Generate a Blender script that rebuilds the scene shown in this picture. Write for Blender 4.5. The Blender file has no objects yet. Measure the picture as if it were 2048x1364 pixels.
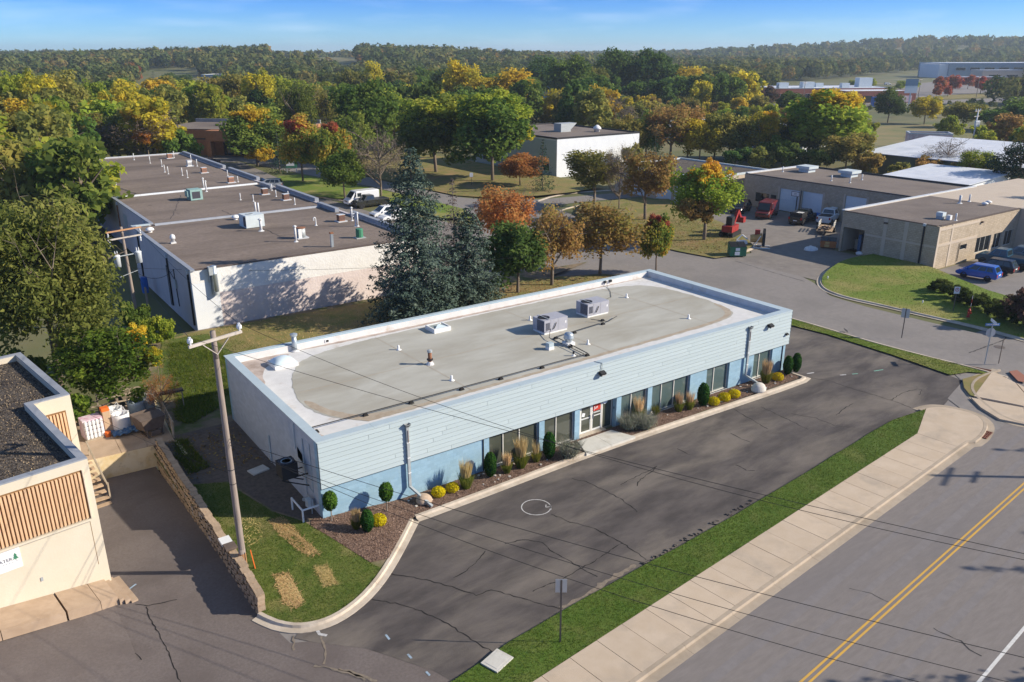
import bpy, bmesh, math, random
import numpy as np
from mathutils import Vector, Matrix
rnd = random.Random(7)
SC = bpy.context.scene
COL = SC.collection
R = math.radians

# ---------------------------------------------------------------- camera, sky, sun, exposure
cam_d = bpy.data.cameras.new('camera')
cam = bpy.data.objects.new('camera', cam_d)
COL.objects.link(cam)
cam_d.sensor_width = 36.0
cam_d.lens = 28.517
cam_d.clip_start = 0.5
cam_d.clip_end = 12000.0
ROT = [[0.81642,0.19551,-0.543355],[-0.577452,0.272015,-0.769777],[-0.002699,0.942223,0.334976]]
mw = Matrix(ROT).to_4x4()
mw.translation = (-12.86,-34.97,22.85)
cam.matrix_world = mw
SC.camera = cam

SUN_EL = R(27.5)
TO_SUN = Vector((0.79 * math.cos(SUN_EL), -0.613 * math.cos(SUN_EL), math.sin(SUN_EL))).normalized()
world = bpy.data.worlds.new('World')
SC.world = world
world.use_nodes = True
wn = world.node_tree.nodes
wl = world.node_tree.links
wn.clear()
w_out = wn.new('ShaderNodeOutputWorld')
w_bg = wn.new('ShaderNodeBackground')
sky = wn.new('ShaderNodeTexSky')
sky.sky_type = 'NISHITA'
sky.sun_disc = False
sky.sun_elevation = SUN_EL
sky.sun_rotation = math.atan2(TO_SUN.x, TO_SUN.y)
sky.altitude = 100.0
sky.air_density = 1.0
sky.dust_density = 0.15
sky.ozone_density = 4.0
w_bg.inputs['Strength'].default_value = 0.12
# thin cirrus streaks laid over the sky by direction
w_geo = wn.new('ShaderNodeTexCoord')
w_map = wn.new('ShaderNodeMapping')
w_map.inputs['Scale'].default_value = (5.0, 5.0, 34.0)
w_map.inputs['Rotation'].default_value = (0.1, 0.25, 0.6)
w_noise = wn.new('ShaderNodeTexNoise')
w_noise.inputs['Scale'].default_value = 1.6
w_noise.inputs['Detail'].default_value = 6.0
w_noise.inputs['Roughness'].default_value = 0.5
w_ramp = wn.new('ShaderNodeValToRGB')
w_ramp.color_ramp.elements[0].position = 0.5
w_ramp.color_ramp.elements[0].color = (0, 0, 0, 1)
w_ramp.color_ramp.elements[1].position = 0.85
w_ramp.color_ramp.elements[1].color = (0.2, 0.2, 0.2, 1)
w_mix = wn.new('ShaderNodeMixRGB')
w_mix.inputs['Color2'].default_value = (7.0, 7.6, 8.4, 1)
w_sep = wn.new('ShaderNodeSeparateXYZ')
w_tint = wn.new('ShaderNodeValToRGB')      # clear deep-blue autumn air
te = w_tint.color_ramp.elements
te[0].position = 0.0; te[0].color = (0.44, 0.76, 1.15, 1)
te[1].position = 0.07; te[1].color = (0.10, 0.34, 0.98, 1)
e2 = te.new(0.35); e2.color = (0.55, 0.62, 0.74, 1)
e3 = te.new(1.0); e3.color = (0.95, 0.86, 0.72, 1)
w_mul = wn.new('ShaderNodeMixRGB')
w_mul.blend_type = 'MULTIPLY'
w_mul.inputs['Fac'].default_value = 1.0
wl.new(w_geo.outputs['Generated'], w_map.inputs['Vector'])
wl.new(w_map.outputs['Vector'], w_noise.inputs['Vector'])
wl.new(w_noise.outputs['Fac'], w_ramp.inputs['Fac'])
wl.new(w_geo.outputs['Generated'], w_sep.inputs['Vector'])
wl.new(w_sep.outputs['Z'], w_tint.inputs['Fac'])
wl.new(sky.outputs['Color'], w_mul.inputs['Color1'])
wl.new(w_tint.outputs['Color'], w_mul.inputs['Color2'])
wl.new(w_ramp.outputs['Color'], w_mix.inputs['Fac'])
wl.new(w_mul.outputs['Color'], w_mix.inputs['Color1'])
wl.new(w_mix.outputs['Color'], w_bg.inputs['Color'])
wl.new(w_bg.outputs['Background'], w_out.inputs['Surface'])

sun_d = bpy.data.lights.new('sun', 'SUN')
sun_d.energy = 4.6
sun_d.angle = R(0.5)
sun_d.color = (1.0, 0.90, 0.74)
sun = bpy.data.objects.new('sun', sun_d)
COL.objects.link(sun)
sun.rotation_euler = (-TO_SUN).to_track_quat('-Z', 'Y').to_euler()
sun.location = (60, -40, 80)
SC.view_settings.view_transform = 'Standard'
SC.view_settings.look = 'None'
SC.view_settings.gamma = 1.0
SC.view_settings.exposure = 0.62
SC.view_settings.use_curve_mapping = False
SC.cycles.max_bounces = 6
SC.cycles.diffuse_bounces = 3
SC.cycles.glossy_bounces = 3
SC.cycles.transmission_bounces = 4
SC.cycles.transparent_max_bounces = 4
SC.cycles.use_denoising = True
SC.cycles.sample_clamp_indirect = 6.0

# ---------------------------------------------------------------- materials
MATS = {}

def mk(name, c1, c2=None, scale=1.0, rough=0.8, bump=0.0, bscale=None, metal=0.0, spec=0.3, detail=5.0,
       lo=0.35, hi=0.65, c3=None, s3=0.2, lo3=0.5, hi3=0.7, stretch=None, coord='Object', rand=0.0):
    """plain procedural surface: two colours mixed by noise, a third one in larger patches, fine relief"""
    m = bpy.data.materials.new(name)
    m.use_nodes = True
    n, l = m.node_tree.nodes, m.node_tree.links
    b = n['Principled BSDF']
    b.inputs['Roughness'].default_value = rough
    b.inputs['Metallic'].default_value = metal
    b.inputs['Specular IOR Level'].default_value = spec
    b.inputs['Base Color'].default_value = (*c1, 1)
    if coord == 'World':
        tc = n.new('ShaderNodeNewGeometry'); vec = tc.outputs['Position']
    else:
        tc = n.new('ShaderNodeTexCoord'); vec = tc.outputs['Object']
    if stretch:
        mp = n.new('ShaderNodeMapping')
        mp.inputs['Scale'].default_value = stretch[:3]
        if len(stretch) > 3:
            mp.inputs['Rotation'].default_value = (0, 0, stretch[3])
        l.new(vec, mp.inputs['Vector']); vec = mp.outputs['Vector']
    out = None
    if c2:
        no = n.new('ShaderNodeTexNoise')
        no.inputs['Scale'].default_value = scale
        no.inputs['Detail'].default_value = detail
        no.inputs['Roughness'].default_value = 0.65
        l.new(vec, no.inputs['Vector'])
        ra = n.new('ShaderNodeMapRange')
        ra.inputs['From Min'].default_value = lo
        ra.inputs['From Max'].default_value = hi
        l.new(no.outputs['Fac'], ra.inputs['Value'])
        mx = n.new('ShaderNodeMixRGB')
        mx.inputs['Color1'].default_value = (*c1, 1)
        mx.inputs['Color2'].default_value = (*c2, 1)
        l.new(ra.outputs['Result'], mx.inputs['Fac'])
        out = mx.outputs['Color']
        if c3:
            n3 = n.new('ShaderNodeTexNoise')
            n3.inputs['Scale'].default_value = s3
            n3.inputs['Detail'].default_value = 6.0
            n3.inputs['Roughness'].default_value = 0.6
            n3.inputs['Distortion'].default_value = 0.4
            l.new(vec, n3.inputs['Vector'])
            r3 = n.new('ShaderNodeMapRange')
            r3.inputs['From Min'].default_value = lo3
            r3.inputs['From Max'].default_value = hi3
            l.new(n3.outputs['Fac'], r3.inputs['Value'])
            m3 = n.new('ShaderNodeMixRGB')
            m3.inputs['Color2'].default_value = (*c3, 1)
            l.new(r3.outputs['Result'], m3.inputs['Fac'])
            l.new(out, m3.inputs['Color1'])
            out = m3.outputs['Color']
    if rand:
        oi = n.new('ShaderNodeObjectInfo')
        hv = n.new('ShaderNodeHueSaturation')
        rr = n.new('ShaderNodeMapRange')
        rr.inputs['To Min'].default_value = 1 - rand
        rr.inputs['To Max'].default_value = 1 + rand
        l.new(oi.outputs['Random'], rr.inputs['Value'])
        l.new(rr.outputs['Result'], hv.inputs['Value'])
        if out: l.new(out, hv.inputs['Color'])
        else: hv.inputs['Color'].default_value = (*c1, 1)
        out = hv.outputs['Color']
    if out: l.new(out, b.inputs['Base Color'])
    if bump:
        bn = n.new('ShaderNodeTexNoise')
        bn.inputs['Scale'].default_value = bscale or scale * 8
        bn.inputs['Detail'].default_value = 3.0
        l.new(vec, bn.inputs['Vector'])
        bu = n.new('ShaderNodeBump')
        bu.inputs['Strength'].default_value = bump
        bu.inputs['Distance'].default_value = 0.03
        l.new(bn.outputs['Fac'], bu.inputs['Height'])
        l.new(bu.outputs['Normal'], b.inputs['Normal'])
    MATS[name] = m
    return m

def leafmat(name, ca, cb, cc=None, trans=0.55, rand=0.12):
    """foliage: colour picked per leaf from the tint attribute, part of the light passing through"""
    m = bpy.data.materials.new(name)
    m.use_nodes = True
    n, l = m.node_tree.nodes, m.node_tree.links
    n.clear()
    o = n.new('ShaderNodeOutputMaterial')
    at = n.new('ShaderNodeAttribute'); at.attribute_name = 'tint'
    cr = n.new('ShaderNodeValToRGB')
    cr.color_ramp.elements[0].color = (*ca, 1); cr.color_ramp.elements[0].position = 0.1
    cr.color_ramp.elements[1].color = (*(cc or cb), 1); cr.color_ramp.elements[1].position = 0.9
    if cc:
        e = cr.color_ramp.elements.new(0.5); e.color = (*cb, 1)
    oi = n.new('ShaderNodeObjectInfo')
    hv = n.new('ShaderNodeHueSaturation')
    r1 = n.new('ShaderNodeMapRange'); r1.inputs['To Min'].default_value = 1 - rand * 1.6; r1.inputs['To Max'].default_value = 1 + rand * 1.6
    r2 = n.new('ShaderNodeMapRange'); r2.inputs['To Min'].default_value = 0.5 - rand * 0.14; r2.inputs['To Max'].default_value = 0.5 + rand * 0.14
    mt = n.new('ShaderNodeMath'); mt.operation = 'FRACT'
    m7 = n.new('ShaderNodeMath'); m7.operation = 'MULTIPLY'; m7.inputs[1].default_value = 7.31
    d = n.new('ShaderNodeBsdfDiffuse')
    t = n.new('ShaderNodeBsdfTranslucent')
    mx = n.new('ShaderNodeMixShader'); mx.inputs['Fac'].default_value = trans
    l.new(at.outputs['Fac'], cr.inputs['Fac'])
    l.new(cr.outputs['Color'], hv.inputs['Color'])
    l.new(oi.outputs['Random'], r1.inputs['Value'])
    l.new(oi.outputs['Random'], m7.inputs[0]); l.new(m7.outputs[0], mt.inputs[0]); l.new(mt.outputs[0], r2.inputs['Value'])
    l.new(r1.outputs['Result'], hv.inputs['Value'])
    l.new(r2.outputs['Result'], hv.inputs['Hue'])
    l.new(hv.outputs['Color'], d.inputs['Color'])
    l.new(hv.outputs['Color'], t.inputs['Color'])
    l.new(d.outputs[0], mx.inputs[1]); l.new(t.outputs[0], mx.inputs[2])
    l.new(mx.outputs[0], o.inputs['Surface'])
    MATS[name] = m
    return m

def blockmat(name, c1, c2, mortar, bw, bh, msize=0.02, bump=0.4, rough=0.85, axis='x'):
    """masonry: courses of blocks with recessed joints, for walls whose blocks are too small to build"""
    m = mk(name, c1, c2, scale=1.5, rough=rough)
    n, l = m.node_tree.nodes, m.node_tree.links
    b = n['Principled BSDF']
    tc = n.new('ShaderNodeTexCoord')
    sp = n.new('ShaderNodeSeparateXYZ'); cb = n.new('ShaderNodeCombineXYZ')
    l.new(tc.outputs['Object'], sp.inputs[0])
    ad = n.new('ShaderNodeMath'); ad.operation = 'ADD'
    l.new(sp.outputs['X'], ad.inputs[0]); l.new(sp.outputs['Y'], ad.inputs[1])
    l.new(ad.outputs[0], cb.inputs['X']); l.new(sp.outputs['Z'], cb.inputs['Y'])
    br = n.new('ShaderNodeTexBrick')
    br.inputs['Scale'].default_value = 1.0
    br.inputs['Brick Width'].default_value = bw
    br.inputs['Row Height'].default_value = bh
    br.inputs['Mortar Size'].default_value = msize
    br.inputs['Color1'].default_value = (1, 1, 1, 1); br.inputs['Color2'].default_value = (0.86, 0.86, 0.86, 1)
    br.inputs['Mortar'].default_value = (*mortar, 1)
    l.new(cb.outputs[0], br.inputs['Vector'])
    old = b.inputs['Base Color'].links[0].from_socket
    mu = n.new('ShaderNodeMixRGB'); mu.blend_type = 'MULTIPLY'; mu.inputs['Fac'].default_value = 1.0
    l.new(old, mu.inputs['Color1']); l.new(br.outputs['Color'], mu.inputs['Color2'])
    l.new(mu.outputs['Color'], b.inputs['Base Color'])
    bn = n.new('ShaderNodeTexNoise'); bn.inputs['Scale'].default_value = 14.0
    l.new(tc.outputs['Object'], bn.inputs['Vector'])
    su = n.new('ShaderNodeMath'); su.operation = 'SUBTRACT'
    l.new(bn.outputs['Fac'], su.inputs[0]); l.new(br.outputs['Fac'], su.inputs[1])
    bu = n.new('ShaderNodeBump'); bu.inputs['Strength'].default_value = bump; bu.inputs['Distance'].default_value = 0.03
    l.new(su.outputs[0], bu.inputs['Height']); l.new(bu.outputs['Normal'], b.inputs['Normal'])
    return m

def glassmat(name, c, rough=0.04):
    m = mk(name, c, rough=rough, spec=0.9)
    return m

# ---------------------------------------------------------------- mesh builder
class MB:
    def __init__(s):
        s.v = []; s.f = []; s.mi = []
    def add(s, vs, fs, mi=0):
        o = len(s.v)
        s.v.extend(vs)
        for f in fs:
            s.f.append(tuple(i + o for i in f)); s.mi.append(mi)
        return s
    def box(s, x0, y0, z0, x1, y1, z1, mi=0):
        return s.add([(x0,y0,z0),(x1,y0,z0),(x1,y1,z0),(x0,y1,z0),(x0,y0,z1),(x1,y0,z1),(x1,y1,z1),(x0,y1,z1)],
                     [(0,3,2,1),(4,5,6,7),(0,1,5,4),(1,2,6,5),(2,3,7,6),(3,0,4,7)], mi)
    def obox(s, c, hx, hy, hz, rz=0.0, mi=0, rx=0.0):
        m = Matrix.Rotation(rz, 3, 'Z') @ Matrix.Rotation(rx, 3, 'X')
        c = Vector(c); vs = []
        for z in (-hz, hz):
            for x, y in ((-hx,-hy),(hx,-hy),(hx,hy),(-hx,hy)):
                vs.append(tuple(c + m @ Vector((x,y,z))))
        return s.add(vs, [(0,3,2,1),(4,5,6,7),(0,1,5,4),(1,2,6,5),(2,3,7,6),(3,0,4,7)], mi)
    def bar(s, a, b, w, h=None, mi=0):
        """square bar from a to b"""
        a, b = Vector(a), Vector(b); d = (b - a).normalized(); h = h or w
        up = Vector((0,0,1)) if abs(d.z) < 0.95 else Vector((1,0,0))
        x = d.cross(up).normalized() * (w/2); y = x.cross(d).normalized() * (h/2)
        vs = [tuple(q) for p in (a, b) for q in (p-x-y, p+x-y, p+x+y, p-x+y)]
        return s.add(vs, [(0,1,2,3),(7,6,5,4),(0,4,5,1),(1,5,6,2),(2,6,7,3),(3,7,4,0)], mi)
    def cyl(s, a, b, r0, r1=None, n=8, mi=0, caps=True):
        a, b = Vector(a), Vector(b); r1 = r0 if r1 is None else r1
        d = (b - a).normalized()
        up = Vector((0,0,1)) if abs(d.z) < 0.95 else Vector((1,0,0))
        x = d.cross(up).normalized(); y = x.cross(d)
        vs = []
        for p, r in ((a, r0), (b, r1)):
            for i in range(n):
                t = 2*math.pi*i/n
                vs.append(tuple(p + x*(r*math.cos(t)) + y*(r*math.sin(t))))
        fs = [(i, n+i, n+(i+1) % n, (i+1) % n) for i in range(n)]
        if caps: fs += [tuple(range(n)), tuple(range(2*n-1, n-1, -1))]
        return s.add(vs, fs, mi)
    def path(s, pts, r, n=5, mi=0):
        for a, b in zip(pts, pts[1:]): s.cyl(a, b, r, r, n, mi)
        return s
    def prism(s, poly, z0, z1, mi=0, mt=None):
        n = len(poly)
        a = sum(poly[i][0]*poly[(i+1)%n][1]-poly[(i+1)%n][0]*poly[i][1] for i in range(n))
        if a < 0: poly = poly[::-1]
        z1f = z1 if callable(z1) else (lambda x, y: z1)
        vs = [(x,y,z0) for x,y in poly] + [(x,y,z1f(x,y)) for x,y in poly]
        s.add(vs, [(i,(i+1)%n,n+(i+1)%n,n+i) for i in range(n)] + [tuple(range(n-1,-1,-1))], mi)
        return s.add([(x,y,z1f(x,y)) for x,y in poly], [tuple(range(n))], mi if mt is None else mt)
    def flat(s, poly, z, mi=0):
        n = len(poly)
        a = sum(poly[i][0]*poly[(i+1)%n][1]-poly[(i+1)%n][0]*poly[i][1] for i in range(n))
        if a < 0: poly = poly[::-1]
        return s.add([(x,y,z) for x,y in poly], [tuple(range(n))], mi)
    def strip(s, pts, w, z, mi=0):
        """flat ribbon along points, w wide (number or list)"""
        ws = w if isinstance(w, list) else [w]*len(pts)
        vs = []
        for i, p in enumerate(pts):
            a = pts[max(0,i-1)]; b = pts[min(len(pts)-1,i+1)]
            dx, dy = b[0]-a[0], b[1]-a[1]; L = math.hypot(dx,dy) or 1
            nx, ny = -dy/L*ws[i]/2, dx/L*ws[i]/2
            zz = z(p[0], p[1]) if callable(z) else z
            vs += [(p[0]+nx,p[1]+ny,zz),(p[0]-nx,p[1]-ny,zz)]
        return s.add(vs, [(2*i,2*i+1,2*i+3,2*i+2) for i in range(len(pts)-1)], mi)
    def lathe(s, c, prof, n=12, mi=0):
        vs = []
        for r, z in prof:
            for i in range(n):
                t = 2*math.pi*i/n
                vs.append((c[0]+r*math.cos(t), c[1]+r*math.sin(t), c[2]+z))
        fs = []
        for k in range(len(prof)-1):
            for i in range(n):
                fs.append((k*n+i, k*n+(i+1)%n, (k+1)*n+(i+1)%n, (k+1)*n+i))
        fs += [tuple(range(n-1,-1,-1)), tuple(range((len(prof)-1)*n, len(prof)*n))]
        return s.add(vs, fs, mi)
    def build(s, name, mats, parent=None, smooth=False, loc=None, rz=0.0):
        me = bpy.data.meshes.new(name)
        me.from_pydata([tuple(v) for v in s.v], [], s.f)
        if not isinstance(mats, (list, tuple)): mats = [mats]
        for m in mats: me.materials.append(MATS[m] if isinstance(m, str) else m)
        if len(mats) > 1: me.polygons.foreach_set('material_index', s.mi)
        if smooth: me.polygons.foreach_set('use_smooth', [True]*len(s.f))
        me.update()
        return link(name, me, parent, loc, rz)

def link(name, me, parent=None, loc=None, rz=0.0):
    o = bpy.data.objects.new(name, me)
    COL.objects.link(o)
    if parent is not None: o.parent = parent
    if loc is not None: o.location = loc
    if rz: o.rotation_euler = (0, 0, rz)
    return o

def tag(o, label=None, cat=None, group=None, kind=None):
    if label: o['label'] = label
    if cat: o['category'] = cat
    if group: o['group'] = group
    if kind: o['kind'] = kind
    return o

def thing(name, label, cat, loc=(0,0,0), rz=0.0, group=None):
    o = bpy.data.objects.new(name, None)
    o.empty_display_size = 0.3
    COL.objects.link(o)
    o.location = loc
    o.rotation_euler = (0, 0, rz)
    return tag(o, label, cat, group)

def setting(name, loc=(0,0,0)):
    o = bpy.data.objects.new(name, None)
    COL.objects.link(o); o.location = loc
    return tag(o, kind='structure')

def struct(name, mb, mats, parent=None, smooth=False):
    o = mb.build(name, mats, parent, smooth)
    if parent is None: tag(o, kind='structure')
    return o

def dup(root, loc, rz=None, label=None, group=None, scale=None):
    r = root.copy(); COL.objects.link(r); r.location = loc
    if rz is not None: r.rotation_euler = (0,0,rz)
    if scale: r.scale = scale
    if label: r['label'] = label
    if group: r['group'] = group
    for ch in list(root.children):
        c = ch.copy(); COL.objects.link(c); c.parent = r
        for g in list(ch.children):
            d = g.copy(); COL.objects.link(d); d.parent = c
    return r

def text(name, s, size, mat, parent, loc, rot, align='CENTER', extrude=0.004):
    cu = bpy.data.curves.new(name, 'FONT')
    cu.body = s; cu.size = size; cu.align_x = align; cu.align_y = 'CENTER'; cu.extrude = extrude
    cu.materials.append(MATS[mat])
    tmp = bpy.data.objects.new('tmp', cu); COL.objects.link(tmp)
    me = bpy.data.meshes.new_from_object(tmp.evaluated_get(bpy.context.evaluated_depsgraph_get()))
    bpy.data.objects.remove(tmp)
    o = link(name, me, parent)
    o.location = loc; o.rotation_euler = rot
    return o

# ---------------------------------------------------------------- the palette
mk('ground_soil', (0.16,0.145,0.07), (0.11,0.13,0.045), scale=0.05, c3=(0.23,0.19,0.10), s3=0.02, coord='World')
mk('dry_field', (0.27,0.21,0.10), (0.17,0.17,0.07), scale=0.12, c3=(0.12,0.15,0.05), s3=0.05, coord='World', bump=0.3, bscale=2)
mk('lot_asphalt', (0.066,0.057,0.055), (0.115,0.099,0.092), scale=0.55, detail=9, rough=0.9, lo=0.38, hi=0.62, bump=0.5, bscale=45,
   c3=(0.24,0.205,0.17), s3=0.22, lo3=0.47, hi3=0.80, stretch=(0.55,1.5,1,-0.25), coord='World')
mk('street_asphalt', (0.19,0.168,0.157), (0.225,0.20,0.188), scale=3.0, detail=9, rough=0.9, bump=0.4, bscale=60,
   c3=(0.17,0.156,0.156), s3=0.14, lo3=0.5, hi3=0.75, stretch=(0.35,1.6,1,-0.096), coord='World')
mk('side_asphalt', (0.215,0.195,0.185), (0.25,0.228,0.214), scale=2.0, detail=9, rough=0.9, bump=0.4, bscale=60,
   c3=(0.18,0.165,0.158), s3=0.16, lo3=0.5, hi3=0.75, coord='World')
mk('court_asphalt', (0.19,0.168,0.155), (0.235,0.21,0.19), scale=0.9, detail=8, rough=0.92, bump=0.4, bscale=50,
   c3=(0.12,0.108,0.105), s3=0.18, lo3=0.55, hi3=0.8, coord='World')
mk('drive_asphalt', (0.135,0.112,0.104), (0.20,0.17,0.158), scale=9.0, detail=8, rough=0.92, bump=0.5, bscale=50,
   c3=(0.12,0.098,0.09), s3=0.3, lo3=0.45, hi3=0.75, coord='World', lo=0.3, hi=0.8)
mk('crack_dark', (0.02,0.018,0.018), rough=0.95)
mk('seal_dark', (0.03,0.028,0.03), (0.05,0.045,0.045), scale=3)
mk('crack_sand', (0.26,0.21,0.16), (0.17,0.14,0.11), scale=6)
mk('concrete_walk', (0.50,0.395,0.29), (0.55,0.445,0.34), scale=0.9, detail=8, rough=0.9, bump=0.25, bscale=40,
   c3=(0.42,0.345,0.27), s3=0.5, coord='World', rand=0.045)
mk('concrete_kerb', (0.47,0.40,0.32), (0.55,0.475,0.39), scale=2.2, detail=8, rough=0.9, bump=0.3, bscale=40,
   c3=(0.36,0.29,0.22), s3=0.6, lo3=0.5, hi3=0.75, coord='World', rand=0.04)
mk('concrete_slab', (0.40,0.29,0.20), (0.47,0.35,0.25), scale=1.5, detail=8, rough=0.92, bump=0.3, bscale=30, c3=(0.33,0.235,0.16), s3=0.5, coord='World', rand=0.04)
mk('concrete_pale', (0.54,0.52,0.47), (0.60,0.58,0.53), scale=1.5, rough=0.9, bump=0.2, bscale=30, c3=(0.46,0.43,0.37), s3=0.7, coord='World')
mk('lawn_green', (0.075,0.115,0.017), (0.14,0.155,0.035), scale=1.3, detail=9, rough=0.95, bump=0.8, bscale=26,
   c3=(0.27,0.22,0.09), s3=0.33, lo3=0.52, hi3=0.72, coord='World')
mk('lawn_lush', (0.07,0.13,0.014), (0.10,0.145,0.022), scale=1.8, detail=9, rough=0.95, bump=0.8, bscale=26,
   c3=(0.17,0.18,0.05), s3=0.4, lo3=0.54, hi3=0.78, coord='World')
mk('lawn_bright', (0.12,0.19,0.02), (0.17,0.21,0.035), scale=0.6, detail=9, rough=0.95, bump=0.7, bscale=20,
   c3=(0.30,0.25,0.09), s3=0.14, lo3=0.52, hi3=0.7, coord='World')
mk('lawn_dry', (0.25,0.19,0.075), (0.15,0.16,0.04), scale=0.7, detail=9, rough=0.95, bump=0.7, bscale=20,
   c3=(0.31,0.20,0.10), s3=0.22, lo3=0.5, hi3=0.72, coord='World')
mk('yard_dirt', (0.25,0.19,0.125), (0.17,0.13,0.085), scale=1.2, detail=9, rough=0.95, bump=0.8, bscale=16,
   c3=(0.10,0.125,0.03), s3=0.4, lo3=0.5, hi3=0.62, coord='World')
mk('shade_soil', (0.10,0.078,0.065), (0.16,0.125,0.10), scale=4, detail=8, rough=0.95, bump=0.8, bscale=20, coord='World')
mk('straw', (0.62,0.44,0.20), (0.45,0.32,0.14), scale=9, rough=0.95, bump=0.8, bscale=40, coord='World')
mk('mulch', (0.10,0.058,0.042), (0.33,0.22,0.165), scale=14, detail=6, rough=0.95, bump=1.0, bscale=22, lo=0.42, hi=0.7, coord='World')
mk('mulch_chip', (0.12,0.07,0.052), (0.40,0.28,0.21), scale=3.3, lo=0.4, hi=0.62, coord='World', rough=0.95)
mk('blue_paint', (0.33,0.47,0.60), (0.36,0.50,0.63), scale=2)
blockmat('blue_block', (0.27,0.43,0.55), (0.31,0.47,0.58), (0.88,0.88,0.9), 0.41, 0.203, 0.012, bump=0.25, rough=0.7)
blockmat('grey_block', (0.42,0.47,0.54), (0.47,0.52,0.58), (0.9,0.9,0.92), 0.41, 0.203, 0.012, bump=0.3, rough=0.7)
mk('blue_paint_dark', (0.06,0.16,0.33), rough=0.6)
mk('siding', (0.41,0.485,0.505), (0.44,0.515,0.535), scale=1.5, rough=0.45, rand=0.02)
mk('cap_metal', (0.42,0.50,0.53), (0.46,0.54,0.57), scale=1.2, rough=0.4)
mk('cap_grey', (0.25,0.27,0.31), (0.32,0.34,0.38), scale=1.2, rough=0.5)
mk('cap_pale', (0.60,0.63,0.66), (0.50,0.52,0.55), scale=1.0, rough=0.5)
mk('roof_membrane', (0.385,0.37,0.32), (0.46,0.45,0.40), scale=0.5, detail=8, rough=0.85, c3=(0.33,0.305,0.25), s3=0.3, lo3=0.46, hi3=0.72, stretch=(0.5,1.4,1,0.1))
mk('roof_coating', (0.68,0.67,0.66), (0.60,0.59,0.575), scale=1.4, detail=8, rough=0.7, c3=(0.50,0.44,0.38), s3=0.8, lo3=0.58, hi3=0.74)
mk('roof_brown', (0.52,0.44,0.40), (0.34,0.27,0.23), scale=1.3, detail=8, rough=0.9)
mk('roof_silt', (0.34,0.27,0.20), (0.44,0.38,0.30), scale=2.0, detail=8, rough=0.9)
mk('gravel_roof', (0.155,0.122,0.10), (0.27,0.215,0.18), scale=5.0, detail=10, rough=0.95, bump=0.6, bscale=25, lo=0.3, hi=0.7,
   c3=(0.105,0.082,0.068), s3=0.11, lo3=0.44, hi3=0.72, stretch=(0.5,1.4,1))
mk('gravel_pebble', (0.045,0.038,0.036), (0.20,0.165,0.13), scale=12.0, detail=8, rough=0.95, bump=1.0, bscale=20, lo=0.40, hi=0.68,
   c3=(0.04,0.034,0.034), s3=0.5, lo3=0.5, hi3=0.8)
mk('gravel_tan', (0.165,0.135,0.115), (0.23,0.19,0.165), scale=4.0, detail=9, rough=0.95, bump=0.4, bscale=20, lo=0.3, hi=0.7, c3=(0.125,0.10,0.088), s3=0.12, lo3=0.45, hi3=0.72)
mk('stucco_white', (0.72,0.70,0.67), (0.78,0.765,0.74), scale=1.2, rough=0.9, bump=1.0, bscale=5.0)
mk('stucco_pink', (0.64,0.545,0.52), (0.69,0.60,0.575), scale=1.2, rough=0.9, bump=1.0, bscale=5.0)
mk('wall_mauve_shade', (0.47,0.42,0.43), (0.53,0.48,0.48), scale=0.6, rough=0.85, bump=0.2, bscale=8)  # side-wall shade of the white warehouse put into the colour as mauve
mk('stucco_cream', (0.59,0.525,0.41), (0.63,0.565,0.45), scale=0.7, rough=0.9, bump=0.15, bscale=12, c3=(0.55,0.475,0.36), s3=0.35, lo3=0.55, hi3=0.8)
mk('stained_cream', (0.72,0.61,0.42), (0.60,0.44,0.21), scale=1.1, detail=9, rough=0.9, bump=0.3, bscale=10, lo=0.42, hi=0.68, c3=(0.42,0.33,0.22), s3=1.6, lo3=0.58, hi3=0.72)
mk('slat_wood', (0.68,0.45,0.27), (0.60,0.38,0.215), scale=2.0, rough=0.7, stretch=(6,6,1), rand=0.07)
mk('slat_back', (0.22,0.12,0.05), rough=0.8)
mk('white_paint', (0.78,0.78,0.77), (0.72,0.72,0.71), scale=2.0, rough=0.5)
mk('white_wall', (0.74,0.76,0.78), (0.68,0.70,0.73), scale=0.5, rough=0.8)
mk('vent_white', (0.70,0.71,0.72), (0.58,0.58,0.58), scale=5.0, rough=0.55)
mk('galvanized', (0.50,0.56,0.60), (0.42,0.47,0.51), scale=2.5, rough=0.38, metal=0.55)
mk('galv_dull', (0.45,0.48,0.49), (0.36,0.39,0.40), scale=2.5, rough=0.55, metal=0.2)
mk('hvac_grey', (0.36,0.36,0.40), (0.40,0.40,0.44), scale=2.0, rough=0.5)
mk('hvac_dark', (0.055,0.055,0.07), rough=0.6)
mk('hvac_white', (0.58,0.64,0.66), (0.50,0.56,0.58), scale=1.5, rough=0.5)
mk('hvac_teal', (0.22,0.38,0.36), (0.30,0.43,0.40), scale=2.5, rough=0.6)
mk('rust', (0.20,0.075,0.035), (0.32,0.16,0.09), scale=4.0, rough=0.85)
mk('rust_tan', (0.52,0.26,0.15), (0.42,0.20,0.12), scale=4.0, rough=0.8)
mk('iron_black', (0.022,0.022,0.024), rough=0.6)
mk('rubber', (0.02,0.02,0.021), rough=0.85)
mk('rim_metal', (0.45,0.46,0.48), rough=0.35, metal=0.6)
mk('chrome', (0.6,0.61,0.63), rough=0.2, metal=0.9)
mk('skylight_dome', (0.60,0.70,0.74), rough=0.18, spec=0.6)
mk('skylight_glass', (0.36,0.40,0.38), rough=0.15, spec=0.6)
mk('pole_wood', (0.33,0.275,0.235), (0.22,0.175,0.15), scale=3.0, detail=8, rough=0.9, stretch=(9,9,0.4), bump=0.4, bscale=3)
mk('pole_foot', (0.42,0.22,0.10), (0.32,0.17,0.08), scale=3.0, rough=0.9, stretch=(9,9,0.4))
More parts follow.
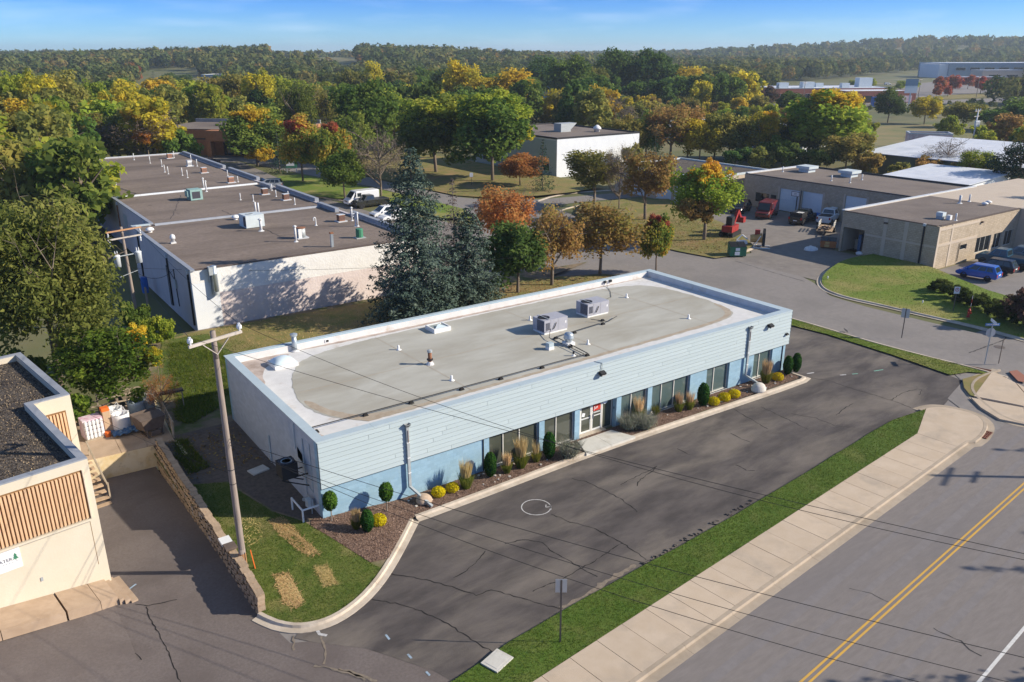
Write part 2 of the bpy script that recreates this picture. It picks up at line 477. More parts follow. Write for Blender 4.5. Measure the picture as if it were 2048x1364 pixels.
mk('arm_wood', (0.52,0.47,0.42), (0.40,0.35,0.30), scale=2.0, rough=0.9)
mk('arm_brown', (0.47,0.25,0.12), (0.38,0.22,0.13), scale=2.0, rough=0.9)
mk('porcelain', (0.70,0.72,0.74), rough=0.25)
mk('transformer', (0.66,0.69,0.71), (0.60,0.63,0.65), scale=2, rough=0.4)
mk('wire', (0.018,0.017,0.018), rough=0.6)
mk('sign_back', (0.50,0.53,0.56), rough=0.4, metal=0.4)
mk('sign_white', (0.78,0.78,0.78), rough=0.45)
mk('sign_blue', (0.08,0.20,0.42), rough=0.45)
mk('sign_red', (0.55,0.05,0.03), rough=0.45)
mk('sign_ink', (0.05,0.06,0.10), rough=0.6)
mk('sign_green', (0.06,0.22,0.13), rough=0.5)
mk('post_steel', (0.13,0.11,0.10), (0.18,0.15,0.13), scale=3, rough=0.6, metal=0.3)
mk('line_yellow', (0.62,0.36,0.06), (0.55,0.33,0.09), scale=4.0, rough=0.85, coord='World')
mk('line_white', (0.66,0.65,0.63), (0.55,0.54,0.52), scale=4.0, rough=0.85, coord='World')
mk('mark_white', (0.60,0.60,0.60), (0.35,0.33,0.32), scale=5.0, coord='World')
mk('mark_blue', (0.36,0.48,0.60), (0.22,0.27,0.32), scale=5.0, coord='World')
mk('mark_green', (0.22,0.55,0.42), (0.18,0.35,0.28), scale=5.0, coord='World')
mk('brick_red_pad', (0.30,0.13,0.09), rough=0.9)
mk('grate_rust', (0.24,0.09,0.055), (0.16,0.06,0.04), scale=6, rough=0.85)
mk('pit', (0.008,0.006,0.006), rough=0.9)
glassmat('glass_green', (0.075,0.082,0.064))
glassmat('glass_teal', (0.085,0.125,0.125))
glassmat('glass_dark', (0.014,0.017,0.02))
glassmat('glass_car', (0.02,0.028,0.035), 0.06)
mk('curtain', (0.62,0.68,0.64), (0.45,0.52,0.50), scale=2.0, stretch=(9,1,0.1), rough=0.9)
def panemat(name, tint, fac):
    m = bpy.data.materials.new(name); m.use_nodes = True
    n, l = m.node_tree.nodes, m.node_tree.links; n.clear()
    o = n.new('ShaderNodeOutputMaterial'); t = n.new('ShaderNodeBsdfTransparent'); g = n.new('ShaderNodeBsdfGlossy'); mx = n.new('ShaderNodeMixShader'); fr = n.new('ShaderNodeFresnel')
    t.inputs['Color'].default_value = (*tint, 1); g.inputs['Roughness'].default_value = 0.02; fr.inputs['IOR'].default_value = fac
    l.new(fr.outputs[0], mx.inputs['Fac']); l.new(t.outputs[0], mx.inputs[1]); l.new(g.outputs[0], mx.inputs[2]); l.new(mx.outputs[0], o.inputs['Surface'])
    MATS[name] = m
panemat('pane_green', (0.50,0.53,0.45), 2.0)
panemat('pane_teal', (0.50,0.60,0.60), 2.0)
mk('frame_alu', (0.70,0.68,0.62), (0.62,0.60,0.54), scale=2, rough=0.45)
mk('frame_white', (0.72,0.72,0.70), rough=0.5)
mk('recess_blue', (0.17,0.25,0.34), rough=0.7)
blockmat('tan_block', (0.45,0.365,0.27), (0.53,0.44,0.335), (0.75,0.72,0.68), 0.40, 0.20, 0.02, bump=0.6)
mk('tan_smooth', (0.50,0.415,0.33), (0.54,0.455,0.365), scale=0.6, rough=0.85)
blockmat('brick_orange', (0.44,0.20,0.105), (0.50,0.25,0.135), (0.8,0.72,0.65), 0.30, 0.10, 0.012, bump=0.3)
blockmat('brick_red', (0.32,0.11,0.08), (0.38,0.15,0.11), (0.8,0.7,0.65), 0.30, 0.10, 0.012, bump=0.2)
mk('door_white', (0.66,0.74,0.80), (0.60,0.68,0.75), scale=0.8, rough=0.5)
mk('blue_far', (0.17,0.25,0.34), (0.21,0.29,0.37), scale=0.3, rough=0.8)
mk('shingle_brown', (0.20,0.15,0.13), (0.26,0.20,0.17), scale=1.0, rough=0.9)
mk('shingle_green', (0.12,0.17,0.16), (0.17,0.22,0.20), scale=1.0, rough=0.9)
mk('shingle_slate', (0.20,0.23,0.25), (0.26,0.29,0.31), scale=1.0, rough=0.9)
mk('roof_white', (0.70,0.72,0.77), (0.60,0.63,0.69), scale=0.35, rough=0.6, c3=(0.52,0.55,0.61), s3=0.2)
mk('olive_wall', (0.13,0.145,0.09), (0.17,0.18,0.12), scale=1, rough=0.85)
mk('pink_wall', (0.62,0.42,0.44), (0.72,0.60,0.60), scale=0.8, lo=0.42, hi=0.58, rough=0.85)
mk('wood_grey', (0.42,0.35,0.27), (0.32,0.26,0.19), scale=3, rough=0.9, rand=0.08)
mk('wood_pale', (0.50,0.36,0.24), (0.38,0.27,0.18), scale=3, rough=0.9, rand=0.12)
mk('block_tan', (0.36,0.26,0.175), (0.44,0.33,0.23), scale=3.0, detail=8, rough=0.95, bump=0.8, bscale=10, rand=0.12)
mk('block_grey', (0.43,0.37,0.33), (0.36,0.31,0.28), scale=3, rough=0.95, bump=0.6, bscale=10)
mk('bark', (0.13,0.10,0.075), (0.21,0.17,0.135), scale=3, rough=0.95, stretch=(6,6,1))
mk('bark_pale', (0.26,0.22,0.18), (0.34,0.29,0.24), scale=3, rough=0.95, stretch=(6,6,1))
mk('rock_tan', (0.48,0.36,0.26), (0.40,0.30,0.22), scale=5, rough=0.9, bump=0.4, bscale=15)
mk('rock_pale', (0.60,0.57,0.52), (0.50,0.46,0.41), scale=5, rough=0.9, bump=0.4, bscale=15)
mk('dumpster_green', (0.03,0.15,0.075), (0.045,0.18,0.10), scale=2, rough=0.55)
mk('dumpster_orange', (0.48,0.17,0.06), (0.40,0.14,0.05), scale=2, rough=0.6)
mk('machine_red', (0.35,0.03,0.03), (0.25,0.025,0.02), scale=2, rough=0.5)
mk('machine_yellow', (0.62,0.40,0.16), (0.5,0.3,0.12), scale=2, rough=0.6)
mk('orange_plastic', (0.75,0.16,0.03), rough=0.5)
mk('white_plastic', (0.74,0.74,0.75), (0.66,0.66,0.68), scale=6, rough=0.4)
mk('pink_wrap', (0.62,0.36,0.44), (0.72,0.62,0.66), scale=3, lo=0.4, hi=0.6, rough=0.35)
mk('grey_plastic', (0.36,0.42,0.45), (0.30,0.36,0.40), scale=3, rough=0.45)
mk('blue_tarp', (0.05,0.12,0.24), (0.10,0.20,0.34), scale=4, rough=0.4)
mk('iron_brown', (0.10,0.075,0.062), (0.145,0.11,0.09), scale=3, rough=0.8)
mk('cardboard', (0.46,0.33,0.22), rough=0.9)
mk('blue_bright', (0.02,0.13,0.45), rough=0.5)
mk('hydrant_red', (0.33,0.025,0.02), rough=0.5)
for nm, c in (('paint_blue_car',(0.015,0.10,0.42)),('paint_black',(0.012,0.013,0.016)),('paint_navy',(0.02,0.075,0.13)),('paint_white',(0.72,0.73,0.75)),
              ('paint_dark_olive',(0.025,0.026,0.023)),('paint_silver',(0.34,0.37,0.39)),('paint_maroon',(0.14,0.015,0.015)),('paint_slate',(0.10,0.14,0.19)),('paint_black_red',(0.02,0.012,0.014))):
    mk(nm, c, rough=0.22, spec=0.6)
mk('plastic_black', (0.02,0.02,0.022), rough=0.5)
mk('lamp_red', (0.35,0.02,0.02), rough=0.2)
mk('lamp_clear', (0.6,0.6,0.6), rough=0.15)

leafmat('leaf_locust', (0.112,0.149,0.036), (0.217,0.252,0.062), (0.355,0.362,0.099), rand=0.06)
leafmat('leaf_elder', (0.06,0.11,0.02), (0.13,0.20,0.03), (0.25,0.31,0.045), rand=0.06)
leafmat('leaf_gold', (0.579,0.342,0.034), (0.700,0.487,0.047), (0.700,0.600,0.086), rand=0.08)
leafmat('leaf_orange', (0.579,0.223,0.047), (0.700,0.355,0.060), (0.620,0.408,0.073), rand=0.08)
leafmat('leaf_green', (0.088,0.149,0.033), (0.161,0.236,0.048), (0.258,0.316,0.069), rand=0.14)
leafmat('leaf_dark', (0.050,0.094,0.030), (0.088,0.149,0.039), (0.144,0.204,0.054), rand=0.14)
leafmat('leaf_lime', (0.176,0.252,0.033), (0.306,0.362,0.047), (0.452,0.458,0.069), rand=0.14)
leafmat('leaf_yellow', (0.290,0.283,0.039), (0.550,0.442,0.047), (0.720,0.538,0.054), rand=0.12)
leafmat('leaf_olive', (0.161,0.181,0.047), (0.274,0.268,0.069), (0.403,0.331,0.084), rand=0.14)
leafmat('leaf_brown', (0.241,0.164,0.054), (0.420,0.260,0.092), (0.290,0.276,0.069), rand=0.1)
leafmat('leaf_rust', (0.338,0.157,0.054), (0.550,0.252,0.077), (0.371,0.252,0.084), rand=0.1)
leafmat('leaf_red', (0.309,0.071,0.047), (0.444,0.124,0.073), (0.309,0.184,0.073), rand=0.1)
leafmat('leaf_plum', (0.107,0.058,0.054), (0.161,0.091,0.073), (0.147,0.131,0.060), rand=0.1)
leafmat('leaf_turn', (0.112,0.181,0.039), (0.306,0.300,0.054), (0.598,0.316,0.069), rand=0.1)
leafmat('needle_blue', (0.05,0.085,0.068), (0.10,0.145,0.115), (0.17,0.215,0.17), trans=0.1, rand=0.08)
leafmat('needle_dark', (0.014,0.034,0.022), (0.028,0.058,0.034), (0.05,0.085,0.045), trans=0.1, rand=0.14)
leafmat('needle_dead', (0.12,0.09,0.085), (0.17,0.135,0.125), trans=0.1)
leafmat('twig_grey', (0.15,0.115,0.095), (0.24,0.19,0.15), (0.21,0.17,0.09), trans=0.1, rand=0.1)
leafmat('arborvitae', (0.015,0.055,0.012), (0.035,0.095,0.018), (0.07,0.14,0.025), trans=0.15, rand=0.05)
leafmat('topiary', (0.03,0.09,0.012), (0.07,0.15,0.02), (0.11,0.20,0.03), trans=0.2, rand=0.04)
leafmat('mum_yellow', (0.55,0.40,0.01), (0.70,0.55,0.015), (0.30,0.30,0.02), trans=0.2, rand=0.05)
leafmat('grass_blade', (0.06,0.11,0.014), (0.11,0.155,0.025), (0.19,0.18,0.05), trans=0.3, rand=0.03)
leafmat('grass_tall', (0.10,0.15,0.02), (0.20,0.22,0.035), (0.30,0.26,0.06), trans=0.3)
leafmat('grass_plume', (0.55,0.40,0.20), (0.68,0.50,0.28), trans=0.3)
leafmat('sage', (0.20,0.22,0.15), (0.30,0.32,0.23), (0.33,0.28,0.27), trans=0.2)
leafmat('hedge_leaf', (0.035,0.06,0.018), (0.075,0.105,0.028), (0.13,0.15,0.045), rand=0.05)
leafmat('straw_blade', (0.50,0.36,0.15), (0.66,0.49,0.23), trans=0.2)
leafmat('weed', (0.09,0.14,0.02), (0.17,0.21,0.03), (0.26,0.25,0.05))
leafmat('leaf_litter', (0.30,0.18,0.07), (0.20,0.11,0.05), (0.40,0.28,0.10), trans=0.0)
# ---------------------------------------------------------------- foliage builders
def quad_mesh(name, cen, nrm, size, tint, aspect=0.7, seed=0, tri=False):
    """leaf-sized faces: centres, facing directions, half sizes and a tint per face"""
    rg = np.random.default_rng(seed)
    n = len(cen)
    nrm = nrm / (np.linalg.norm(nrm, axis=1, keepdims=True) + 1e-9)
    t = rg.normal(size=(n, 3))
    t -= nrm * (t * nrm).sum(1, keepdims=True)
    t /= np.linalg.norm(t, axis=1, keepdims=True) + 1e-9
    b = np.cross(nrm, t)
    s = size[:, None]
    if tri:
        co = np.stack([cen - t*s - b*s*aspect*0.6, cen + t*s - b*s*aspect*0.6, cen + b*s*aspect*1.2], 1)
        k = 3
    else:
        bend = nrm * s * 0.25
        co = np.stack([cen - t*s, cen - b*s*aspect + bend, cen + t*s, cen + b*s*aspect + bend], 1)
        k = 4
    me = bpy.data.meshes.new(name)
    me.vertices.add(n*k)
    me.vertices.foreach_set('co', co.reshape(-1).astype(np.float32))
    me.loops.add(n*k)
    me.loops.foreach_set('vertex_index', np.arange(n*k, dtype=np.int32))
    me.polygons.add(n)
    me.polygons.foreach_set('loop_start', np.arange(0, n*k, k, dtype=np.int32))
    me.update(calc_edges=True)
    a = me.attributes.new('tint', 'FLOAT', 'FACE')
    a.data.foreach_set('value', np.clip(tint, 0, 1).astype(np.float32))
    return me

def sphere_dirs(rg, n):
    d = rg.normal(size=(n, 3))
    return d / np.linalg.norm(d, axis=1, keepdims=True)

def crown_round(seed, nq, leaf, z0=0.22, nclump=38, top=1.0, droop=0.0, open_=0.0, narrow=1.0):
    """broad-leaved crown inside a unit cylinder (radius 1, height 1): lobed clumps of leaves"""
    rg = np.random.default_rng(seed)
    d = sphere_dirs(rg, nclump * 3)
    d = d[d[:, 2] > -0.75][:nclump]
    lob = 0.80 + 0.22 * np.sin(d[:, 0]*3.1 + seed) * np.cos(d[:, 1]*2.7 + 1.3*seed) + rg.normal(size=len(d)) * 0.07
    rad = lob * (0.52 + 0.46 * rg.random(len(d)))
    hz = (1 - z0) / 2
    cc = np.stack([d[:, 0]*rad*narrow, d[:, 1]*rad*narrow, (z0 + hz) + d[:, 2]*rad*hz], 1)
    up = cc[:, 2] > (z0 + hz)
    cc[:, :2] *= np.where(up, 1.0, 0.92)[:, None]
    cs = (0.15 + 0.22 * rg.random(len(cc))**1.4) * (1.0 if nclump > 30 else 1.25)
    ct = rg.random(len(cc))
    w = cs**2; w /= w.sum()
    ix = rg.choice(len(cc), nq, p=w)
    dd = sphere_dirs(rg, nq)
    rr = rg.random(nq) ** 0.45
    if open_: rr = rr * (1 - open_) + open_ * rg.random(nq)
    cen = cc[ix] + dd * (rr * cs[ix])[:, None] * np.array([1, 1, max(0.42, hz*0.9)])
    if droop:
        cen[:, 2] -= droop * rg.random(nq) * (np.hypot(cen[:, 0], cen[:, 1]))
    cen[:, 2] = np.clip(cen[:, 2], z0*0.55, 1.02)
    nr = dd * 0.6 + rg.normal(size=(nq, 3)) * 0.75 + np.array([0, 0, 0.4])
    tint = 0.55 * ct[ix] + 0.45 * rg.random(nq)
    return cen, nr, leaf * (0.6 + 0.8 * rg.random(nq)), tint

def crown_spruce(seed, nlev, nb, nleaf, leaf, full=1.0, z0=0.03, droop=0.25, gap=0.0, power=0.9):
    """conifer inside a unit cylinder: tiers of drooping boughs set with needle sprays"""
    rg = np.random.default_rng(seed)
    cen, nr, sz, ti = [], [], [], []
    for k in range(nlev):
        q = (k + 0.5*rg.random()) / nlev
        z = z0 + (1 - z0) * q
        rmax = full * (1 - q) ** power * (0.88 + 0.24*rg.random())
        n = max(4, int(nb * (1 - 0.55*q)))
        for j in range(n):
            if rg.random() < gap: continue
            a = 2*math.pi*(j + rg.random()*0.8)/n + k*0.9
            L = rmax * (0.72 + 0.42*rg.random()) + 0.02
            m = max(5, int(nleaf * L**0.8))
            s = rg.random(m) ** 0.6
            wid = 0.20 * L * (1 - s*0.6) + 0.012
            lat = rg.normal(size=m) * wid * 0.6
            r_ = L * s
            x = math.cos(a)*r_ - math.sin(a)*lat
            y = math.sin(a)*r_ + math.cos(a)*lat
            zz = z - droop * L * 0.45 * s**1.3 + 0.07*L*(s**4) - np.abs(lat)*0.25 + rg.normal(size=m)*0.006
            cen.append(np.stack([x, y, np.clip(zz, 0.0, 1.0)], 1))
            nn = np.stack([np.cos(a)*0.45*np.ones(m), np.sin(a)*0.45*np.ones(m), np.ones(m)], 1) + rg.normal(size=(m, 3))*0.55
            nr.append(nn)
            sz.append(leaf * (0.6 + 0.7*rg.random(m)))
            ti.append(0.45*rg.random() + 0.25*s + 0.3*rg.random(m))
    return np.concatenate(cen), np.concatenate(nr), np.concatenate(sz), np.concatenate(ti)

def trunk_mesh(seed, h=0.62, r=0.035, limbs=6, spread=0.62, fork=0.24, n=6, twigs=0, single=False):
    """tapered trunk with limbs, unit tree"""
    rg = random.Random(seed)
    mb = MB()
    top = Vector((rg.uniform(-.05,.05), rg.uniform(-.05,.05), h))
    base = Vector((0,0,-0.01)); mid = Vector((rg.uniform(-.03,.03), rg.uniform(-.03,.03), fork))
    mb.cyl(base, mid, r*1.25, r, n); mb.cyl(mid, top, r, r*0.35, n)
    for i in range(limbs):
        a = 2*math.pi*(i + rg.random()*0.6)/max(1,limbs)
        z = fork + (h - fork) * rg.random()*0.7
        st = mid.lerp(top, (z - fork)/(h - fork + 1e-6))
        L = spread * rg.uniform(0.7, 1.1)
        k = st + Vector((math.cos(a)*L*0.5, math.sin(a)*L*0.5, rg.uniform(0.08, 0.20)))
        e = st + Vector((math.cos(a)*L, math.sin(a)*L, rg.uniform(0.18, 0.36)))
        e.z = min(e.z, 0.95)
        mb.cyl(st, k, r*0.5, r*0.32, 5, caps=False); mb.cyl(k, e, r*0.32, r*0.12, 4, caps=False)
        for t in range(twigs):
            b0 = k.lerp(e, rg.random())
            b1 = b0 + Vector((rg.uniform(-.3,.3), rg.uniform(-.3,.3), rg.uniform(-0.02,.25)))
            mb.cyl(b0, b1, r*0.14, r*0.04, 3, caps=False)
            for t2 in range(2):
                c0 = b0.lerp(b1, rg.uniform(.3, .9))
                mb.cyl(c0, c0 + Vector((rg.uniform(-.15,.15), rg.uniform(-.15,.15), rg.uniform(0,.14))), r*0.06, r*0.02, 3, caps=False)
    me = bpy.data.meshes.new('trunk')
    me.from_pydata([tuple(v) for v in mb.v], [], mb.f)
    me.materials.append(MATS['bark'])
    me.polygons.foreach_set('use_smooth', [True]*len(mb.f))
    return me

def crown_me(cr, seed, tri=False, aspect=0.7, name='crown', asp=2.3):
    cen, nr, sz, ti = cr
    cen = cen * np.array([1, 1, asp])             # leaves are laid out in the tree's own proportions, then fitted to the unit crown
    me = quad_mesh(name, cen, nr, sz, ti, aspect=aspect, seed=seed, tri=tri)
    co = np.empty(len(me.vertices)*3, np.float32); me.vertices.foreach_get('co', co); co[2::3] /= asp; me.vertices.foreach_set('co', co)
    me.materials.append(MATS['leaf_green'])
    return me

CROWN = {}
CROWN['round'] = [crown_me(crown_round(s, 8500, 0.050, z0=0.12, nclump=80), s) for s in (1, 2, 3, 4)]
CROWN['tall'] = [crown_me(crown_round(s, 7000, 0.052, z0=0.07, nclump=70), s) for s in (11, 12, 13)]
CROWN['sparse'] = [crown_me(crown_round(s, 6000, 0.038, z0=0.2, nclump=60, open_=0.5), s) for s in (21, 22, 23)]
CROWN['weep'] = [crown_me(crown_round(s, 7000, 0.036, z0=0.26, nclump=55, open_=0.3, droop=0.28), s) for s in (31, 32)]
CROWN['bush'] = [crown_me(crown_round(s, 3600, 0.06, z0=0.0, nclump=40), s, asp=1.25) for s in (41, 42, 43)]
CROWN['twiggy'] = [crown_me(crown_round(s, 4200, 0.032, z0=0.1, nclump=60, open_=0.7), s, aspect=0.22) for s in (51, 52)]
CROWN['spruce'] = [crown_me(crown_spruce(s, 22, 11, 16, 0.05), s, aspect=0.5, asp=3.6) for s in (61, 62, 63)]
CROWN['pine'] = [crown_me(crown_round(s, 4200, 0.05, z0=0.1, nclump=30, open_=0.2), s, aspect=0.4) for s in (71,)]
CROWN['far'] = [crown_me(crown_round(s, 2600, 0.080, z0=0.04, nclump=44), s) for s in (81, 82, 83)]
CROWN['far_spruce'] = [crown_me(crown_spruce(s, 12, 8, 9, 0.09), s, aspect=0.5, asp=3.6) for s in (91,)]
TRUNK = {
 'round': [trunk_mesh(s) for s in (1, 2)],
 'open': [trunk_mesh(s, h=0.72, r=0.04, limbs=9, spread=0.8, fork=0.2, twigs=4) for s in (3, 4)],
 'spruce': [trunk_mesh(5, h=0.97, r=0.03, limbs=0, fork=0.3)],
 'bare': [trunk_mesh(s, h=0.93, r=0.03, limbs=12, spread=0.85, fork=0.14, twigs=7) for s in (6, 7)],
}
TR_OF = {'round':'round','tall':'round','sparse':'open','weep':'open','bush':None,'twiggy':'bare','spruce':'spruce','pine':'open','far':'round','far_spruce':'spruce'}
CNT = {}

def crown_obj(kind, mat, parent, scale, i=None, rz=None, name='crown'):
    k = CNT.get(kind, 0); CNT[kind] = k + 1
    me = CROWN[kind][(k if i is None else i) % len(CROWN[kind])]
    o = link(name, me, parent, None, rnd.uniform(0, 6.28) if rz is None else rz)
    o.scale = scale
    s = o.material_slots[0]; s.link = 'OBJECT'; s.material = MATS[mat]
    return o

def tree(spec, kind, mat, label, name='deciduous_tree', cat='tree', group=None, z=0.0, bark='bark', extra=None, flat=1.0):
    u, v, h, r = spec
    if kind not in ('spruce','blue_spruce','far_spruce','locust','elder','bush'): r *= 1.2; h *= 1.04
    t = thing(name, label, cat, (u, v, z), 0, group)
    if TR_OF[kind]:
        tm = TRUNK[TR_OF[kind]]
        o = link('trunk', tm[len(label) % len(tm)], t, None, rnd.uniform(0, 6.28))
        o.scale = (min(r, h*0.5)*1.0, min(r, h*0.5)*1.0, h)
        if bark != 'bark':
            o.material_slots[0].link = 'OBJECT'; o.material_slots[0].material = MATS[bark]
    crown_obj(kind, mat, t, (r, r*flat, h))
    for ek, em, (dx, dy, dz, er, eh) in (extra or []):     # a limb of another colour, as the photo shows
        e = crown_obj(ek, em, t, (er*r, er*r, eh*h), name='turning_limb')
        e.location = (dx*r, dy*r, dz*h)
    return t

def leaf_ball(seed, n, leaf, rx, rz, cz, z_min=-9, jitter=0.12):
    rg = np.random.default_rng(seed)
    d = sphere_dirs(rg, n)
    r = 1 - jitter * rg.random(n)**1.0 - 0.25*(rg.random(n) < 0.2)*rg.random(n)
    cen = d * r[:, None] * np.array([rx, rx, rz]) + np.array([0, 0, cz])
    keep = cen[:, 2] > z_min
    cen, d = cen[keep], d[keep]
    m = len(cen)
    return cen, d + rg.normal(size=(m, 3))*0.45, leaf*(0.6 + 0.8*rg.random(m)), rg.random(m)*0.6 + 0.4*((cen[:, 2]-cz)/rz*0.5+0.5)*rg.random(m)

def blades(seed, n, rad, h, w, lean=0.35, h_var=0.4, base_r=0.3, z_at=0.0):
    """upright grass blades as narrow triangles: returns verts and tint"""
    rg = np.random.default_rng(seed)
    a = rg.random(n)*2*np.pi; r = np.sqrt(rg.random(n))*rad*base_r
    bx, by = np.cos(a)*r, np.sin(a)*r
    hh = h*(1 - h_var*rg.random(n))
    lx, ly = np.cos(a)*lean*hh*rg.random(n), np.sin(a)*lean*hh*rg.random(n)
    t = rg.random(n)*np.pi
    wx, wy = np.cos(t)*w, np.sin(t)*w
    z = np.full(n, z_at)
    co = np.stack([np.stack([bx-wx, by-wy, z], 1), np.stack([bx+wx, by+wy, z], 1), np.stack([bx+lx, by+ly, z+hh], 1)], 1)
    return co, rg.random(n)

def tri_mesh(name, co, tint, mat):
    n = len(co)
    me = bpy.data.meshes.new(name)
    me.vertices.add(n*3); me.vertices.foreach_set('co', co.reshape(-1).astype(np.float32))
    me.loops.add(n*3); me.loops.foreach_set('vertex_index', np.arange(n*3, dtype=np.int32))
    me.polygons.add(n); me.polygons.foreach_set('loop_start', np.arange(0, n*3, 3, dtype=np.int32))
    me.update(calc_edges=True)
    a = me.attributes.new('tint', 'FLOAT', 'FACE'); a.data.foreach_set('value', tint.astype(np.float32))
    me.materials.append(MATS[mat])
    return me

def inside(poly, x, y):
    c = np.zeros(len(x), bool); n = len(poly)
    for i in range(n):
        x0, y0 = poly[i]; x1, y1 = poly[(i+1) % n]
        m = ((y0 > y) != (y1 > y)) & (x < (x1-x0)*(y-y0)/((y1-y0) or 1e-9) + x0)
        c ^= m
    return c

def turf(name, poly, zf, n, h, w, mat, seed, label_kind='stuff', lean=0.5):
    """short mown grass over a polygon"""
    rg = np.random.default_rng(seed)
    P = np.array(poly); lo, hi = P.min(0), P.max(0)
    x = rg.uniform(lo[0], hi[0], n*3); y = rg.uniform(lo[1], hi[1], n*3)
    k = inside(poly, x, y); x, y = x[k][:n], y[k][:n]; n = len(x)
    z = np.array([zf(a, b) for a, b in zip(x, y)]) if callable(zf) else np.full(n, zf)
    hh = h*(0.5 + rg.random(n)*0.8); t = rg.random(n)*np.pi
    lx, ly = rg.normal(size=n)*lean*hh, rg.normal(size=n)*lean*hh
    wx, wy = np.cos(t)*w, np.sin(t)*w
    co = np.stack([np.stack([x-wx, y-wy, z-0.004], 1), np.stack([x+wx, y+wy, z-0.004], 1), np.stack([x+lx, y+ly, z+hh], 1)], 1)
    patch = 0.5 + 0.5*np.sin(x*1.7 + np.sin(y*1.3)*1.5)*np.cos(y*1.9 + seed)
    o = link(name, tri_mesh(name, co, np.clip(0.25*patch + 0.6*rg.random(n), 0, 1), mat))
    return tag(o, kind='stuff')
# ---------------------------------------------------------------- ground, roads, kerbs, lawns
def sm(t):
    t = max(0.0, min(1.0, t)); return t*t*(3-2*t)

def zt(u, v):
    """height of the plot round the blue building above the parking lot"""
    a = 0.07 + 0.38 * sm(1 - max(0.0, u)/5.0) * sm((v + 6.0)/6.0) if v < 0.5 else 0.45
    if v >= 0.5:
        a = 0.45 - 0.33 * sm((u - 36.0)/9.0)
    return a

HOLE = [(-9.95,-4.9), (-5.0,-4.9), (-5.2,13.9), (-9.95,13.9)]
BIG = [(-5000,-3000), (5000,-3000), (5000,6500), (-5000,6500)]
g = MB()
g.add([(*q, -0.05) for q in HOLE] + [(*q, -0.05) for q in BIG], [(4,5,1,0), (5,6,2,1), (6,7,3,2), (7,4,0,3)])
struct('ground', g, 'ground_soil')

def patch(name, poly, zf, cell, mat, lift=0.0, parent=None):
    """sheet of ground following zf, cut into cells so that it bends"""
    bm = bmesh.new()
    bm.faces.new([bm.verts.new((x, y, 0)) for x, y in poly])
    if cell:
        for ax, nrm in ((0, (1,0,0)), (1, (0,1,0))):
            lo = min(q[ax] for q in poly); hi = max(q[ax] for q in poly)
            k = math.ceil(lo/cell)
            while k*cell < hi:
                co = (k*cell, 0, 0) if ax == 0 else (0, k*cell, 0)
                bmesh.ops.bisect_plane(bm, geom=bm.verts[:]+bm.edges[:]+bm.faces[:], plane_co=co, plane_no=nrm)
                k += 1
    for q in bm.verts: q.co.z = (zf(q.co.x, q.co.y) if callable(zf) else zf) + lift
    bmesh.ops.recalc_face_normals(bm, faces=bm.faces[:])
    if sum(f.normal.z for f in bm.faces) < 0: bmesh.ops.reverse_faces(bm, faces=bm.faces[:])
    me = bpy.data.meshes.new(name); bm.to_mesh(me); bm.free()
    me.materials.append(MATS[mat])
    o = link(name, me, parent)
    if parent is None: tag(o, kind='structure')
    return o

RD = 0.0963                                   # slope of the main street against the building line
def rv(u, t): return t + RD*u
def road_quad(u0, u1, t0, t1): return [(u0, rv(u0,t0)), (u1, rv(u1,t0)), (u1, rv(u1,t1)), (u0, rv(u0,t1))]

main_street = struct('main_street', MB().flat(road_quad(-160, 260, -34.0, -18.3), 0.0), 'street_asphalt')
SIDE = [(38,-16), (62,-13)] + [(58.2,-8), (57.5,0), (57.2,6), (57.6,10)] + [(60.5,14), (62,17), (62,27), (60,29), (59,34), (60,46), (64,58), (66,66)] + \
       [(72,66), (84,64), (84,69), (68,72), (61,77), (58.5,82), (57,100), (56,125), (54,152), (70,200), (58,205), (44.5,152), (46,136), (49,118), (52,100), (52.5,85), (53,70), (50,63),
        (46,58), (40,56), (38,31), (42,30.2), (44.8,29.2), (46.4,27.5), (47.6,20), (48.4,8), (48.4,0), (48.6,-6), (46,-9), (42,-10)]
side_street = struct('side_street', MB().flat(SIDE, -0.006), 'side_asphalt')
struct('asphalt_apron', MB().flat([(-8,-9), (-6,-20), (30,-17.5), (62,-14), (62,-4), (45,-4), (30,-8), (-3,-4), (-5,-5)], -0.034), 'side_asphalt')
parking_lot = struct('parking_lot', MB().flat([(-4.35,-7.2), (-3.8,-7.9), (-2.2,-9.5), (-0.6,-12.2), (0.5,-15.5), (3,-19), (41,-14.8), (40.5,-10.5), (46.2,-9), (46.8,-4), (47,3), (46.4,8), (45,14), (37.5,14), (37.5,-0.5), (0.5,-0.5), (0.5,-3), (-3,-6)], -0.012), 'lot_asphalt')
DRV = [(-60,-26), (3,-19), (0.5,-15.5), (-0.6,-12.2), (-2.2,-9.5), (-3.6,-7.9), (-4.6,-7.4), (-5.0,-4.9), (-9.95,-4.9), (-9.95,1.5), (-60,-6)]
def zdrive(x, y):
    lx = (x+9.79)*0.98876 + (y-1.21)*0.14954; ly = -(x+9.79)*0.14954 + (y-1.21)*0.98876
    return -0.018 + 0.13*min(14.0, max(0.0, -lx-0.7)) * sm((ly+10.0)/8.0)
driveway = patch('driveway', DRV, zdrive, 1.0, 'drive_asphalt')
ramp = MB()
ramp.add([(-9.95,-4.9,-0.018), (-5.0,-4.9,-0.018), (-5.08,0.2,-0.03), (-9.95,0.2,-0.03), (-5.2,13.9,-0.95), (-9.95,13.9,-0.95)], [(0,1,2,3), (3,2,4,5)])
struct('loading_ramp', ramp, 'drive_asphalt')

